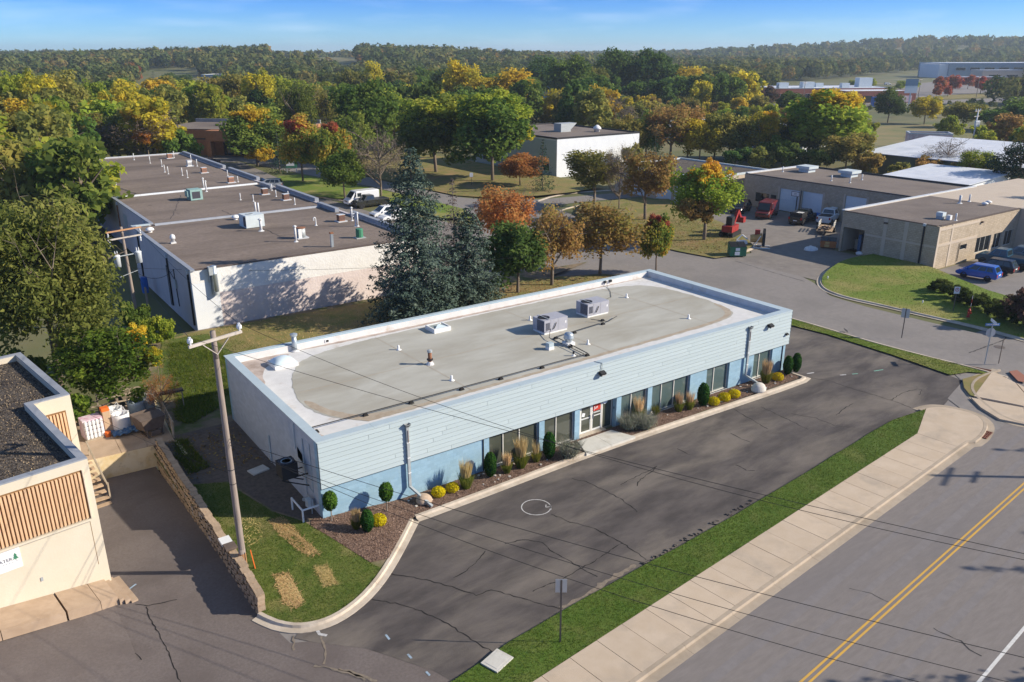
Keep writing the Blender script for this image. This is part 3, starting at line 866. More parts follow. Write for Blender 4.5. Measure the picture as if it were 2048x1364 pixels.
# lots further back
struct('warehouse_lot', MB().flat([(25.4,31), (38.2,31), (40,56), (46,58), (46,66), (41,72), (40,92), (38,97), (37,112), (42,122), (44,150), (30,152), (25.4,124)], -0.016), 'court_asphalt')
struct('yard_court', MB().flat([(61.5,13.5), (75.2,15.6), (75.2,22), (91.6,22), (91.6,48.6), (86,60), (80,52), (76,40), (71,31.5), (66,26.6), (61.8,26.6)], -0.002), 'court_asphalt')
struct('office_lot', MB().flat([(74.6,9.2), (70.6,1.0), (69.5,-2.5), (69,-14), (130,-9), (130,9.2)], -0.014), 'side_asphalt')
struct('brick_lot', MB().flat([(40,152), (58,150), (70,162), (46,166), (30,170)], -0.02), 'court_asphalt')

# kerbs: poured in lengths with open joints
def offs(pts, d):
    out = []
    for i, p_ in enumerate(pts):
        a = pts[max(0,i-1)]; b = pts[min(len(pts)-1,i+1)]
        dx, dy = b[0]-a[0], b[1]-a[1]; L = math.hypot(dx,dy) or 1
        out.append((p_[0]-dy/L*d, p_[1]+dx/L*d))
    return out

def resample(pts, step):
    out = [pts[0]]; 
    for a, b in zip(pts, pts[1:]):
        L = math.hypot(b[0]-a[0], b[1]-a[1]); n = max(1, round(L/step))
        out += [(a[0]+(b[0]-a[0])*k/n, a[1]+(b[1]-a[1])*k/n) for k in range(1, n+1)]
    return out

def smooth(pts, it=2):
    for _ in range(it):
        q = [pts[0]]
        for a, b in zip(pts, pts[1:]):
            q += [(a[0]*.75+b[0]*.25, a[1]*.75+b[1]*.25), (a[0]*.25+b[0]*.75, a[1]*.25+b[1]*.75)]
        pts = q + [pts[-1]]
    return pts

def kerb(name, pts, prof, seg=3.0, mat='concrete_kerb', zf=None, part='kerb_stone'):
    """prof: list of (offset to the left of the run, height); one object for each poured length"""
    root = setting(name)
    pts = resample(pts, 0.4)
    acc = 0.0; cur = [pts[0]]; runs = []
    for a, b in zip(pts, pts[1:]):
        acc += math.hypot(b[0]-a[0], b[1]-a[1]); cur.append(b)
        if acc >= seg: runs.append(cur); cur = [b]; acc = 0.0
    if len(cur) > 1: runs.append(cur)
    for rn in runs:
        a, b = rn[0], rn[1]; L = math.hypot(b[0]-a[0], b[1]-a[1]) or 1
        rn = [(a[0]+(b[0]-a[0])/L*0.012, a[1]+(b[1]-a[1])/L*0.012)] + rn[1:]
        lines = [offs(rn, d) for d, _ in prof]
        vs = []
        for i in range(len(rn)):
            zz = zf(*rn[i]) if zf else 0.0
            vs += [(lines[k][i][0], lines[k][i][1], prof[k][1] + zz) for k in range(len(prof))]
        n = len(prof); fs = []
        for i in range(len(rn)-1):
            for k in range(n-1):
                fs.append((i*n+k, (i+1)*n+k, (i+1)*n+k+1, i*n+k+1))
        fs += [tuple(range(n)), tuple(range(len(vs)-1, len(vs)-1-n, -1))]
        MB().add(vs, fs).build(part, mat, root)
    return root

BARRIER = [(0.0,-0.05), (0.0,0.012), (0.28,0.03), (0.33,0.14), (0.50,0.145), (0.50,-0.05)]
# along the planting bed and round the corner lawn
bed_out = [(38.09,-0.31),(37.89,-1.43),(37.43,-2.2),(36.24,-2.54),(25.41,-2.28),(16.84,-2.09),(9.33,-2.34),(5.45,-2.42),(4.2,-2.42)]
bed_pts = [(36.9,-0.5), (37.15,-1.2)] + smooth(bed_out[2:], 1)
left_out = [(4.2,-2.42),(2.69,-3.96),(1.33,-5.26),(0.21,-6.19),(-0.87,-6.87),(-1.9,-7.29),(-2.76,-7.43),(-3.5,-7.33),(-4.24,-6.99),(-4.86,-6.33),(-5.24,-5.59),(-5.44,-5.09)]
kerb('kerb', [(37.35,-0.4)] + bed_pts[2:], [(-d, z) for d, z in BARRIER], 3.2)
left_k = smooth(left_out, 1)
kerb('kerb', left_k, [(-d, z) for d, z in BARRIER], 2.6)
left_in = offs(left_k, -0.47)
# street kerb and gutter, laid against the walk
st_pts = [(u, rv(u,-18.3)) for u in range(-30, 40, 2)] + [(39, rv(39,-18.3))]
mk('concrete_gutter', (0.37,0.30,0.23), (0.42,0.345,0.265), scale=2.0, detail=8, rough=0.9, c3=(0.30,0.245,0.185), s3=0.5, coord='World', rand=0.04)
STREET = [(0.0,-0.05), (0.0,0.008), (0.40,0.02), (0.45,0.125), (0.63,0.13), (0.63,-0.05)]
nose = [(36.42,-15.04),(37.77,-14.92),(39.35,-14.47),(40.36,-13.92),(41.12,-13.05),(41.28,-12.08),(41.03,-11.2),(40.56,-10.25),(39.72,-9.65),(38.39,-9.51)]
kerb('kerb', st_pts[:-2] + smooth(nose, 2), STREET, 3.0, 'concrete_gutter')
kerb('kerb', smooth([(42.99,-16.17),(41.15,-15.41),(41.2,-13.59),(42.39,-11.87),(43.65,-10.45),(45.09,-9.46),(46.83,-8.94),(48.8,-8.88),(50.41,-9.02)], 2), [(-d, z) for d, z in STREET], 3.0, 'concrete_gutter')
kerb('kerb', smooth([(49.4,-10.6), (49.3,-8.0), (48.7,-4), (48.4,0), (48.4,8), (47.6,20), (46.3,28), (44.6,29.4), (41,30.4), (38.4,31)], 1), [(0,-0.05), (0,0.10), (0.2,0.11), (0.2,-0.05)], 3.0)
far_k = smooth([(59.13,-7.87),(59.4,-3.23),(58.9,1.03),(58.59,5.29),(58.13,8.72),(58.78,11.32),(60.25,13.04),(62.48,14.6),(65.7,15.91),(71.09,17.33),(76.57,16.67)], 2)
kerb('kerb', far_k, [(0.35,0.012), (0.05,0.03), (0,0.13), (-0.18,0.135), (-0.18,-0.05)], 3.0)
kerb('kerb', smooth([(63.16,38.22),(60.55,33.75),(60.94,30.18),(61.52,27.57),(63.99,27.02),(67.08,27.69),(69.88,29.04)], 1), [(-0.3,0.012), (0,0.12), (0.18,0.125), (0.18,-0.05)], 3.0)
kerb('kerb', smooth([(61.23,60.06),(67.85,63.48),(74.32,63.77),(80.51,63.36)], 1), [(0.3,0.012), (0,0.12), (-0.18,0.125), (-0.18,-0.05)], 3.0)
kerb('kerb', smooth([(90.54,68.94),(80.18,73.13),(72.66,73.42),(64.37,69.33),(59.86,69.85),(55.02,69.65)], 1), [(0.3,0.012), (0,0.12), (-0.18,0.125), (-0.18,-0.05)], 3.0)
kerb('kerb', smooth([(38.81,102.11),(39.57,95.14),(41.61,87.67),(40.57,84.48)], 1), [(0,-0.05), (0,0.12), (0.18,0.125), (0.18,-0.05)], 3.0)
kerb('kerb', smooth([(74.4,8.7), (72.5,4.6), (70.7,1.1), (70.0,-0.2)], 1), [(0,-0.05), (0,0.12), (-0.18,0.125), (-0.18,-0.05)], 3.0)

# the walk along the street, slab by slab
walk = setting('sidewalk')
u = -14.0
while u < 33.6:
    u1 = u + 1.53
    a0, a1 = u + 0.012, u1 - 0.012
    k = 0.018
    poly = [(a0 - RD*-15.25*0 , rv(a0,-17.66)), (a1, rv(a1,-17.66)), (a1 - 0.24, rv(a1-0.24,-15.25)), (a0 - 0.24, rv(a0-0.24,-15.25))]
    MB().prism(poly, -0.05, 0.128 + rnd.uniform(-0.004, 0.004)).build('walk_slab', 'concrete_walk', walk)
    u = u1
nose_in = offs(smooth(nose,2), 0.645)
cut = min(range(len(nose_in)), key=lambda k: (nose_in[k][0]-38.56)**2 + (nose_in[k][1]--11.57)**2)
walk_end = nose_in[:cut+1]; lawn_end = nose_in[cut:]
MB().prism([(u+0.012, rv(u,-17.66))] + walk_end + [(u-0.22, rv(u-0.24,-15.25))], -0.05, 0.128).build('walk_slab', 'concrete_walk', walk)
walk2 = setting('sidewalk')
for poly in ([(43.63,-10.99),(49.55,-9.41),(48.54,-11.48),(46.07,-13.59),(44.66,-13.82),(44.21,-12.47)], [(43.2,-11.0),(43.8,-12.59),(44.34,-13.9),(41.81,-15.46),(41.18,-13.89),(42.04,-12.25)], [(48.53,-11.59),(47.18,-14.39),(42.86,-16.2),(41.91,-15.53),(46.0,-13.75)]):
    MB().prism(poly, -0.05, 0.125).build('walk_slab', 'concrete_walk', walk2)
MB().prism([(50.45,-10.18),(51.26,-10.39),(50.42,-11.4),(49.19,-11.94),(49.02,-11.47)], 0.10, 0.131).build('warning_pad', 'brick_red_pad', walk2)

# lawns
LAWN_STRIP = [(-6,-13.75), (-0.31,-13.2), (2.8,-12.65), (7.5,-12.25), (15.8,-11.75), (24.1,-11.0), (32.5,-10.1), (35.4,-9.85)] + lawn_end[::-1] + [(34.72,-11.93), (10,-14.28), (-6,-15.82)]
strip_z = lambda x, y: 0.10 + 0.02*math.sin(x*1.3)*math.cos(y*2.1)
patch('street_lawn', LAWN_STRIP, strip_z, 0.6, 'lawn_lush')
turf('grass', LAWN_STRIP, strip_z, 30000, 0.07, 0.012, 'grass_blade', 5)
crumb = MB()                                            # broken asphalt edge along the strip
for k in range(70):
    q = rnd.random(); x = 11 + 9*q**1.2; y = -12.05 + (x-9)*0.0885 + rnd.uniform(-0.12, 0.10)
    s = rnd.uniform(0.02, 0.075)
    crumb.obox((x, y, s*0.35), s, s*rnd.uniform(.5,1), s*0.45, rnd.uniform(0,3))
tag(crumb.build('asphalt_rubble', 'lot_asphalt'), kind='stuff')

YARD = [(-5.05,-4.9), (-5.25,34.5), (47.0,34.5), (38.3,31.1), (41,30.5), (44.5,29.5), (46.2,27.7), (47.4,20), (48.2,8), (45.4,8.4), (45.2,14), (37.6,14.9), (0,14.9), (0,0), (0.1,-0.2), (36.8,-0.2), (36.8,-1.6), (4.2,-2.0), (3.75,-2.2)] + left_in[1:]
patch('yard', YARD, zt, 1.0, 'yard_dirt')
CORNER = [(-5.0,-4.9), (-5.1,7.8), (-2.9,6.6), (-1.9,2.2), (-0.9,0.3), (-0.75,-0.35), (0.45,-4.45)] + [q for q in left_in if q[0] < 0.95]
patch('corner_lawn', CORNER, zt, 0.8, 'lawn_green', 0.02)
turf('grass', CORNER, lambda x, y: zt(x,y)+0.02, 22000, 0.06, 0.012, 'grass_blade', 6)
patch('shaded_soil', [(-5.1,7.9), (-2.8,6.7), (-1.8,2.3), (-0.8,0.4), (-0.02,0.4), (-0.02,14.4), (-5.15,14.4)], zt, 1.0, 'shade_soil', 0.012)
# strips of dug-up turf covered with straw
for poly, n in (([(-2.22,1.27),(-1.59,1.05),(-1.55,-0.75),(-1.3,-2.4),(-1.76,-2.42),(-2.14,-1.28),(-2.31,0.22)], 1300), ([(-3.65,-3.05),(-3.05,-3.2),(-3.16,-5.26),(-3.62,-5.44),(-3.94,-4.96)], 1000), ([(-1.88,-3.42),(-1.32,-3.58),(-1.46,-4.98),(-2.03,-4.84)], 700), ([(-3.51,2.38),(-2.65,1.88),(-3.13,0.17),(-3.9,-0.33),(-3.83,0.93)], 260)):
    patch('straw_patch', poly, lambda x, y: zt(x,y), 0, 'straw', 0.03) if n > 500 else None
    cen = [sum(q[i] for q in poly)/len(poly) for i in (0,1)]
    big = [(cen[0]+(q[0]-cen[0])*1.15, cen[1]+(q[1]-cen[1])*1.15) for q in poly]
    turf('straw', big, lambda x, y: zt(x,y)+0.03, n, 0.05, 0.02, 'straw_blade', n, lean=2.5)
# mulch bed
MULCH = [(-0.78,-0.30), (-0.55,0.25), (-0.02,0.3), (0.0,-0.02), (37.1,-0.02), (37.1,-1.15), (36.6,-1.75), (26.0,-1.68), (17.4,-1.52), (9.7,-1.78), (5.5,-1.92), (4.25,-2.0), (3.75,-2.2)] + [q for q in left_in[1:] if q[0] > 0.9] + [(0.48,-4.43)]
patch('mulch_bed', MULCH, zt, 0.8, 'mulch', 0.03)
rg = np.random.default_rng(3)
M_ = np.array(MULCH); x = rg.uniform(-0.8, 37.2, 60000); y = rg.uniform(-4.9, 0.3, 60000)
k = inside(MULCH, x, y); x, y = x[k][:14000], y[k][:14000]
z = np.array([zt(a,b) for a,b in zip(x,y)]) + 0.04 + rg.random(len(x))*0.02
me = quad_mesh('wood_chips', np.stack([x,y,z],1), rg.normal(size=(len(x),3))*0.5+np.array([0,0,1]), 0.02+0.03*rg.random(len(x)), rg.random(len(x)), aspect=0.45, seed=4)
me.materials.append(MATS['mulch_chip']); tag(link('wood_chips', me), kind='stuff')
# back lawn and verges
patch('back_lawn', [(-3.5,21), (-1,19), (0.2,15.3), (37,15.2), (45,10), (47.6,12), (47.2,20), (46,27.6), (44,29.2), (38,30.6), (24,33.3), (3.2,34.2), (0,33.5)], zt, 2.0, 'lawn_dry', 0.015)
patch('back_lawn', [(0.2,15.2), (20,15.2), (19,17.0), (8,18.8), (4,24), (3.5,33), (0,33.5), (-2.5,24)], zt, 2.0, 'lawn_green', 0.03)
SIDE_STRIP = [(46.3,8.2), (47.0,3), (46.8,-3), (46.3,-7.9), (48.0,-8.4), (49.0,-9.6), (48.9,-7), (48.4,-3), (48.1,0), (48.1,8)]
patch('side_lawn', SIDE_STRIP, 0.09, 1.0, 'lawn_bright')
turf('grass', SIDE_STRIP, 0.09, 9000, 0.06, 0.015, 'grass_blade', 9)
patch('side_lawn', [(46.17,-8.89),(49.6,-9.39),(49.37,-9.97),(43.61,-11.24),(43.63,-10.72),(44.65,-9.78)], 0.11, 0, 'lawn_dry')
TAN_LAWN = [q for q in offs(far_k, -0.15)] + [(74.9,9.0), (72.5,4.8), (70.6,1.2), (69.6,-2.8), (69.2,-12)]
tl_z = lambda x, y: 0.13 + 0.35*sm((x-58)/12)
patch('office_lawn', TAN_LAWN, tl_z, 1.5, 'lawn_bright')
turf('grass', TAN_LAWN, tl_z, 14000, 0.07, 0.02, 'grass_blade', 11)
C_ISL = [(60.1,27), (59.2,32), (59.0,38), (60.2,46), (64.4,58), (70,63), (79,62), (84,58), (80,51), (76,40), (71,31.6), (68,28), (64,26.4)]
patch('verge', C_ISL, lambda x,y: 0.12+0.3*sm((x-60)/8), 2.0, 'lawn_dry')
B_ISL = [(58.8,83), (57.4,100), (56.6,124), (55,150), (72,190), (84,130), (85,98), (84.6,74), (76,72.5), (68.5,73), (62,77.4)]
patch('verge', B_ISL, lambda x,y: 0.12+0.3*sm((x-60)/8), 3.0, 'lawn_dry')
A_ISL = [(46.2,66), (46.4,82), (45.8,88), (41,90.5), (38.4,98), (37.4,111), (42.2,121.5), (46.5,121.5), (49.6,100), (52.2,85), (52.6,70), (49.6,63.5)]
patch('verge', A_ISL, lambda x,y: 0.12+0.2*sm((x-38)/4), 3.0, 'lawn_bright')

# cracks, seams and paint on the paving, as traced on the ground
def crack(parent, pts, w, mat, z, jig=0.05, seed=0, name='crack'):
    r_ = random.Random(seed)
    q = resample(pts, 0.22)
    q = [(a+r_.uniform(-jig,jig), b+r_.uniform(-jig,jig)) for a, b in q]
    ws = [w*r_.uniform(0.35, 1.3) for _ in q]
    MB().strip(q, ws, z).build(name, mat, parent)
for i, pts in enumerate([[(0.89,-5.53),(1.65,-6.42),(2.54,-7.72),(3.35,-9.23),(4.1,-9.29),(4.57,-10.06),(5.12,-11.09),(5.88,-12.2)], [(-0.58,-6.82),(0.1,-7.59),(0.68,-8.53),(1.19,-9.69),(1.42,-10.8),(1.62,-11.77),(1.9,-12.63)],
        [(5.51,-6.63),(4.61,-7.13),(3.91,-7.43),(3.17,-7.5)], [(6.69,-6.65),(7.6,-6.85),(8.24,-7.66),(8.13,-8.54),(8.33,-9.42),(8.43,-10.39),(8.6,-11.37)], [(10.23,-5.76),(10.45,-6.78),(10.73,-7.34),(11.18,-8.25),(11.29,-9.24),(11.45,-10.0),(11.41,-11.7)],
        [(11.45,-10.0),(10.54,-10.07),(9.54,-10.28),(8.55,-10.38),(7.65,-10.53),(5.52,-10.42)], [(13.47,-3.54),(13.94,-4.26),(14.11,-5.63),(14.24,-6.68),(14.14,-7.65),(14.07,-8.28)], [(15.29,-5.6),(16.89,-5.46),(18.52,-5.29)], [(18.52,-5.29),(17.63,-5.59),(16.45,-5.92),(15.94,-6.31)],
        [(37.54,-2.09),(38.14,-3.13),(38.22,-5.18),(38.42,-6.65),(38.56,-7.86),(38.48,-9.4)], [(38.56,-7.86),(40.27,-7.61),(41.9,-7.82),(42.05,-8.12),(41.01,-8.51)], [(28.44,-2.55),(28.2,-3.9),(27.82,-5.86)], [(30.28,-3.35),(30.14,-5.28),(29.87,-7.33)],
        [(31.05,-5.27),(31.77,-6.62),(31.74,-8.04),(32.59,-8.97)], [(33.23,-7.17),(34.8,-6.76),(35.91,-6.68)], [(48.74,-5.75),(47.69,-7.25),(47.11,-8.32)], [(25.41,-4.85),(25.36,-5.77),(25.38,-6.47)], [(22.34,-7.88),(22.34,-8.69),(22.68,-8.94)], [(21.1,-4.41),(21.09,-5.43)]]):
    crack(parking_lot, pts, 0.055, 'crack_dark', -0.006, 0.05, i)
for i, pts in enumerate([[(-4.32,-7.07),(-4.67,-7.89)], [(-3.39,-7.73),(-3.61,-8.64),(-3.94,-9.31)], [(-4.33,-9.15),(-3.89,-9.65),(-3.35,-10.35),(-3.0,-11.08)], [(-3.55,-9.96),(-3.09,-10.65),(-2.69,-11.44)], [(5.82,-12.15),(7.1,-12.1),(8.98,-11.81),(10.73,-11.67)]]):
    crack(parking_lot, pts, [0.10,0.10,0.13,0.16,0.3][i], 'crack_sand', -0.007, 0.05, 40+i, 'sandy_seam')
for i, pts in enumerate([[(-10.77,-0.82),(-10.49,-1.68),(-10.3,-2.94),(-10.1,-3.76),(-9.87,-4.64),(-9.67,-5.61),(-9.58,-6.56),(-9.51,-7.26)], [(-10.57,-1.91),(-10.82,-2.98),(-11.22,-4.25),(-11.33,-5.31),(-11.38,-5.94)], [(-9.29,-0.97),(-8.83,-1.45),(-7.66,-1.74)], [(-8.91,-1.47),(-8.94,-2.64),(-8.87,-3.96),(-8.84,-5.05),(-8.87,-6.3),(-8.89,-7.47)]]):
    crack(driveway, pts, 0.05, 'crack_dark', -0.012, 0.035, 60+i)
crack(side_street, [(52.37,-6.25),(55.68,-6.3),(57.9,-6.37),(59.82,-5.85)], 0.12, 'seal_dark', 0.001, 0.03, 71, 'sealed_seam')
crack(side_street, [(61.22,25.06),(60.57,19.62),(60.15,14.79)], 0.10, 'seal_dark', 0.001, 0.03, 72, 'sealed_seam')
crack(parking_lot, [(46.76,-4.44),(47.62,-4.64),(47.73,-5.39),(48.67,-5.8)], 0.42, 'seal_dark', -0.007, 0.05, 73, 'sealed_seam')
crack(main_street, [(17.76,-22.23),(17.81,-22.83),(17.91,-23.31),(17.73,-23.77),(17.72,-24.28)], 0.06, 'seal_dark', 0.005, 0.04, 74, 'sealed_seam')
crack(main_street, [(17.32,-18.59),(17.77,-19.39),(17.84,-20.22)], 0.04, 'seal_dark', 0.005, 0.03, 75, 'sealed_seam')
for i, tt in enumerate((-19.6, -20.9, -23.3, -24.3)):
    MB().strip([(u_, rv(u_, tt + 0.03*math.sin(u_*0.4+i))) for u_ in range(-20, 60, 2)], [0.25+0.2*abs(math.sin(u_*0.13+i)) for u_ in range(-20,60,2)], 0.003).build('tyre_track', mk('tyre_track_%d' % i, (0.182,0.166,0.164), (0.212,0.193,0.19), scale=2, coord='World', rough=0.85), main_street)
for dt in (-0.115, 0.115):
    MB().strip([(u_, rv(u_, -22.06+dt)) for u_ in range(-40, 90, 5)], 0.095, 0.008).build('centre_line', 'line_yellow', main_street)
MB().strip([(u_, rv(u_, -26.45)) for u_ in range(-40, 90, 5)], 0.13, 0.008).build('edge_line', 'line_white', main_street)
cc = (9.98,-4.8)
ring = [(cc[0]+0.78*math.cos(t*math.pi/18), cc[1]+0.78*math.sin(t*math.pi/18)) for t in range(37)]
MB().strip(ring, 0.055, -0.006).build('sprayed_circle', 'mark_white', parking_lot)
fx, fy = (10.52,-5.19)
four = MB()
for a, b in (((-.12,.28),(-.16,0)), ((-.16,0),(.14,.06)), ((.10,.26),(.12,-.26))):
    four.strip([(fx+a[0]*0.8+a[1]*0.5, fy+a[1]*0.8-a[0]*0.5), (fx+b[0]*0.8+b[1]*0.5, fy+b[1]*0.8-b[0]*0.5)], 0.05, -0.006)
four.build('sprayed_number', 'mark_white', parking_lot)
for pts, m, par in (([(-9.39,0.21),(-8.91,0.51)], 'mark_blue', driveway), ([(-12.42,-1.84),(-12.0,-1.52)], 'mark_blue', driveway), ([(-1.17,-9.21),(-1.18,-9.57)], 'mark_blue', parking_lot), ([(-0.98,-10.78),(-0.97,-11.09)], 'mark_blue', parking_lot), ([(-0.86,-12.07),(-0.85,-12.34)], 'mark_blue', parking_lot),
        ([(42.6,-4.05),(43.44,-4.28)], 'mark_green', parking_lot), ([(40.7,-3.44),(41.15,-3.64)], 'mark_green', parking_lot), ([(39.79,-3.04),(40.24,-3.24)], 'mark_white', parking_lot), ([(38.04,-1.41),(38.64,-1.59)], 'mark_white', parking_lot), ([(-3.39,-7.24),(-3.41,-7.58),(-3.19,-7.84)], 'mark_white', parking_lot)):
    MB().strip(pts, 0.09 if m != 'mark_white' else 0.14, -0.005 if par is parking_lot else -0.011).build('utility_mark', m, par)
mh = (55.82,-6.99)
MB().lathe((mh[0], mh[1], 0.0), [(0.42,-0.01), (0.42,0.006), (0.0,0.008)], 16).build('manhole_cover', 'post_steel', side_street)

# drains
t = thing('storm_drain', 'rust brown street drain grate in the gutter at the walk end', 'drain', (*(38.21,-14.28), 0.0), 0.16)
MB().box(-0.62,-0.36,-0.02, 0.62,0.36,0.032).build('pit', 'pit', t)
for k in range(7): MB().box(-0.62,-0.36+k*0.11,0.033, 0.62,-0.31+k*0.11,0.06).build('bar', 'grate_rust', t)
for k in (-0.6,-0.2,0.2,0.6): MB().box(k-0.02,-0.36,0.036, k+0.02,0.36,0.066).build('bar', 'grate_rust', t)
t = thing('storm_drain', 'dark drain slot beside the grass under the street name sign', 'drain', (*(49.38,-8.41), 0.0), -1.25)
MB().box(-0.9,-0.3,-0.02, 0.9,0.3,0.028).build('pit', 'pit', t)
for k in range(6): MB().box(-0.9,-0.28+k*0.10,0.03, 0.9,-0.25+k*0.10,0.05).build('bar', 'grate_rust', t)
hh = thing('utility_lid', 'pale square concrete utility lid set in the grass strip', 'utility cover', (*(1.67,-13.3), 0.1), 0.30)
MB().box(-0.52,-0.42,-0.05, 0.52,0.42,0.05).build('slab', 'concrete_pale', hh)
MB().box(-0.40,-0.30,0.051, 0.40,0.30,0.06).build('lid', 'concrete_pale', hh)
# ---------------------------------------------------------------- the blue building
HB, ZF = 4.83, 2.19                 # top of the parapet, underside of the siding
LB, WB = 37.2, 14.8
bb = thing('office_building', 'long low blue office building with pale siding band and flat grey roof', 'building', (0,0,0))
FL = 4.36                           # roof level inside the parapet
w = MB()
# front wall with its openings: piers between, nothing behind but the rooms
OPEN = [(10.2,13.8,0.10), (14.2,16.55,0.10), (16.95,20.0,0.06), (20.4,22.75,0.10), (23.15,26.75,0.10), (28.4,30.75,0.10), (33.4,35.5,0.10)]
x = 0.0
for a, b, z0 in OPEN:
    w.box(x, 0, -0.1, a, 0.38, ZF-0.001)
    if z0 > 0.08: w.box(a, 0.06, -0.1, b, 0.38, z0)
    x = b
w.box(x, 0, -0.1, 37.0, 0.38, ZF-0.001)
w.box(0, 0, ZF, LB-0.2, 0.38, HB-0.05)
w.box(36.6, 0.38, -0.1, 37.0, WB, HB-0.05)
w.box(0, WB-0.36, -0.1, 36.6, WB, HB-0.05)
wall = w.build('wall', 'blue_block', bb)
MB().box(0, 0.381, -0.1, 0.36, WB-0.361, HB-0.05).build('wall', 'grey_block', bb)
fl = MB().box(0.36, 0.38, -0.05, 36.6, WB-0.36, 0.05); fl.box(0.36, 3.6, 0.051, 36.6, 3.7, 4.0)
fl.build('room', 'wood_grey', bb)

# roof deck with the coated margin and the worn patches of the photograph
MB().box(0.36, 0.38, FL-0.3, 36.6, WB-0.36, FL-0.012).build('roof', 'roof_coating', bb)
def wavy(pts, amp, seed):
    r_ = random.Random(seed)
    return [(a+r_.uniform(-amp,amp), b+r_.uniform(-amp,amp)) for a, b in resample(smooth(pts,2), 0.35)]
mem = [(3.4,1.75), (1.75,3.6), (1.45,6.5), (2.3,9.6), (3.2,11.2), (4.2,12.6), (8,13.55), (16,13.75), (26,13.8), (32,13.6), (34.7,12.4), (35.35,9), (35.3,5.5), (34.6,3.1), (33.2,2.3), (30,1.95), (20,1.85), (12,1.7), (6,1.5)]
MB().flat(wavy(mem + mem[:1], 0.06, 1)[:-1], FL).build('membrane', 'roof_membrane', bb)
for poly, m in (([(3.6,1.55),(2.0,3.4),(1.6,6.0),(2.0,6.2),(2.5,3.8),(4.0,2.1),(8,1.9),(19,2.15),(30,2.35),(33,2.7),(34.4,3.9),(34.9,5.6),(35.2,5.3),(34.7,3.3),(33.2,2.4),(30,2.0),(20,1.9),(8,1.6)], 'roof_silt'),
                ([(0.5,14.3),(4.2,14.3),(3.2,13.3),(2.0,12.8),(1.2,11.5),(0.75,9.4),(0.5,9.3)], 'roof_brown'),
                ([(0.45,2.4),(0.9,2.3),(0.8,1.3),(1.6,0.75),(1.5,0.5),(0.45,0.5)], 'roof_brown'),
                ([(4.8,14.35),(36,14.38),(36,14.2),(30,14.12),(20,14.02),(9,13.95),(5.2,14.1)], 'roof_brown'),
                ([(2.2,0.75),(5.5,0.6),(5.3,0.48),(1.9,0.5)], 'roof_silt'), ([(8.6,0.56),(10.6,0.5),(10.6,0.42),(8.6,0.42)], 'roof_silt'), ([(12.2,0.6),(13.9,0.5),(13.9,0.42),(12,0.42)], 'roof_silt')):
    MB().flat(wavy(poly + poly[:1], 0.04, len(poly))[:-1], FL+0.004 if m == 'roof_silt' else FL-0.006).build('roof_stain', m, bb)
for a, b in (((9.9,13.6),(10.3,1.8)), ((20.6,13.7),(21.2,2.0)), ((30.6,13.7),(31.0,2.1)), ((2.0,7.4),(35.2,7.8))):
    MB().strip(resample([a,b],1.0), 0.05, FL+0.006).build('roof_seam', 'roof_silt', bb)
# parapet: upstands and metal caps, butted at the corners
up = MB()
up.box(0.361, 0.381, FL-0.011, 0.42, WB-0.361, HB-0.06); up.box(36.54, 0.381, FL-0.011, 36.6, WB-0.361, HB-0.06)
up.box(0.42, WB-0.42, FL-0.011, 36.54, WB-0.361, HB-0.06)
up.build('upstand', 'roof_coating', bb)
cant = MB().add([(0.4,0.38,HB-0.06),(36.6,0.38,HB-0.06),(36.6,0.80,FL-0.009),(0.4,0.80,FL-0.009)], [(0,1,2,3)])
cant.build('cant_strip', 'cap_metal', bb)
for a in ((-0.06,-0.12,LB+0.02,0.40), (-0.06,0.402,0.46,WB-0.302), (36.52,0.402,LB+0.02,WB-0.302), (-0.06,WB-0.30,LB+0.02,WB+0.06)):
    n = max(1, round(max(a[2]-a[0], a[3]-a[1])/3.1))
    for k in range(n):
        if a[2]-a[0] > 5: q = (a[0]+(a[2]-a[0])*k/n+0.004, a[1], a[0]+(a[2]-a[0])*(k+1)/n-0.004, a[3])
        else: q = (a[0], a[1]+(a[3]-a[1])*k/n+0.004, a[2], a[1]+(a[3]-a[1])*(k+1)/n-0.004)
        MB().box(q[0], q[1], HB-0.05, q[2], q[3], HB).build('parapet_cap', 'cap_metal', bb)
# siding, course by course in lapped lengths
ROWS = 10
ph = (HB - 0.12 - ZF) / ROWS
pt = ph - 0.026
plank = MB().add([(0,-0.05,0),(1,-0.05,0),(1,-0.022,pt),(0,-0.022,pt),(0,0,0),(1,0,0),(1,0,pt),(0,0,pt)], [(0,1,2,3),(0,4,5,1),(1,5,6,2),(2,6,7,3),(3,7,4,0)])
pm = None
for r_ in range(ROWS):
    x = 0.0; cuts = []
    off = rnd.uniform(2.5, 8)
    while x < LB: cuts.append(x); x = off if len(cuts) == 1 else x + rnd.choice((7.3, 9.2, 11.0))
    cuts.append(LB)
    if cuts[-1]-cuts[-2] < 1.2: cuts.pop(-2)
    for a, b in zip(cuts, cuts[1:]):
        if pm is None:
            o = plank.build('siding_plank', 'siding', bb); pm = o.data
        else: o = link('siding_plank', pm, bb)
        o.location = (a+0.008, -0.072, ZF + r_*ph + 0.003); o.scale = (b-a-0.016, 1, 1)
tr = MB(); tr.box(0, -0.071, ZF, LB, -0.001, HB-0.051); tr.box(LB, -0.11, ZF, LB+0.05, 0.1, HB-0.05)
tr.build('siding_backing', mk('siding_shade_gap', (0.13,0.16,0.17), rough=0.8), bb)  # dark backing seen between courses stands for the shadow under each lap
MB().box(0.0, -0.075, ZF-0.045, LB, -0.01, ZF-0.004).build('drip_edge', 'iron_black', bb)
MB().box(0.0, -0.118, HB-0.122, LB, -0.112, HB-0.052).build('cap_fascia', 'cap_metal', bb)
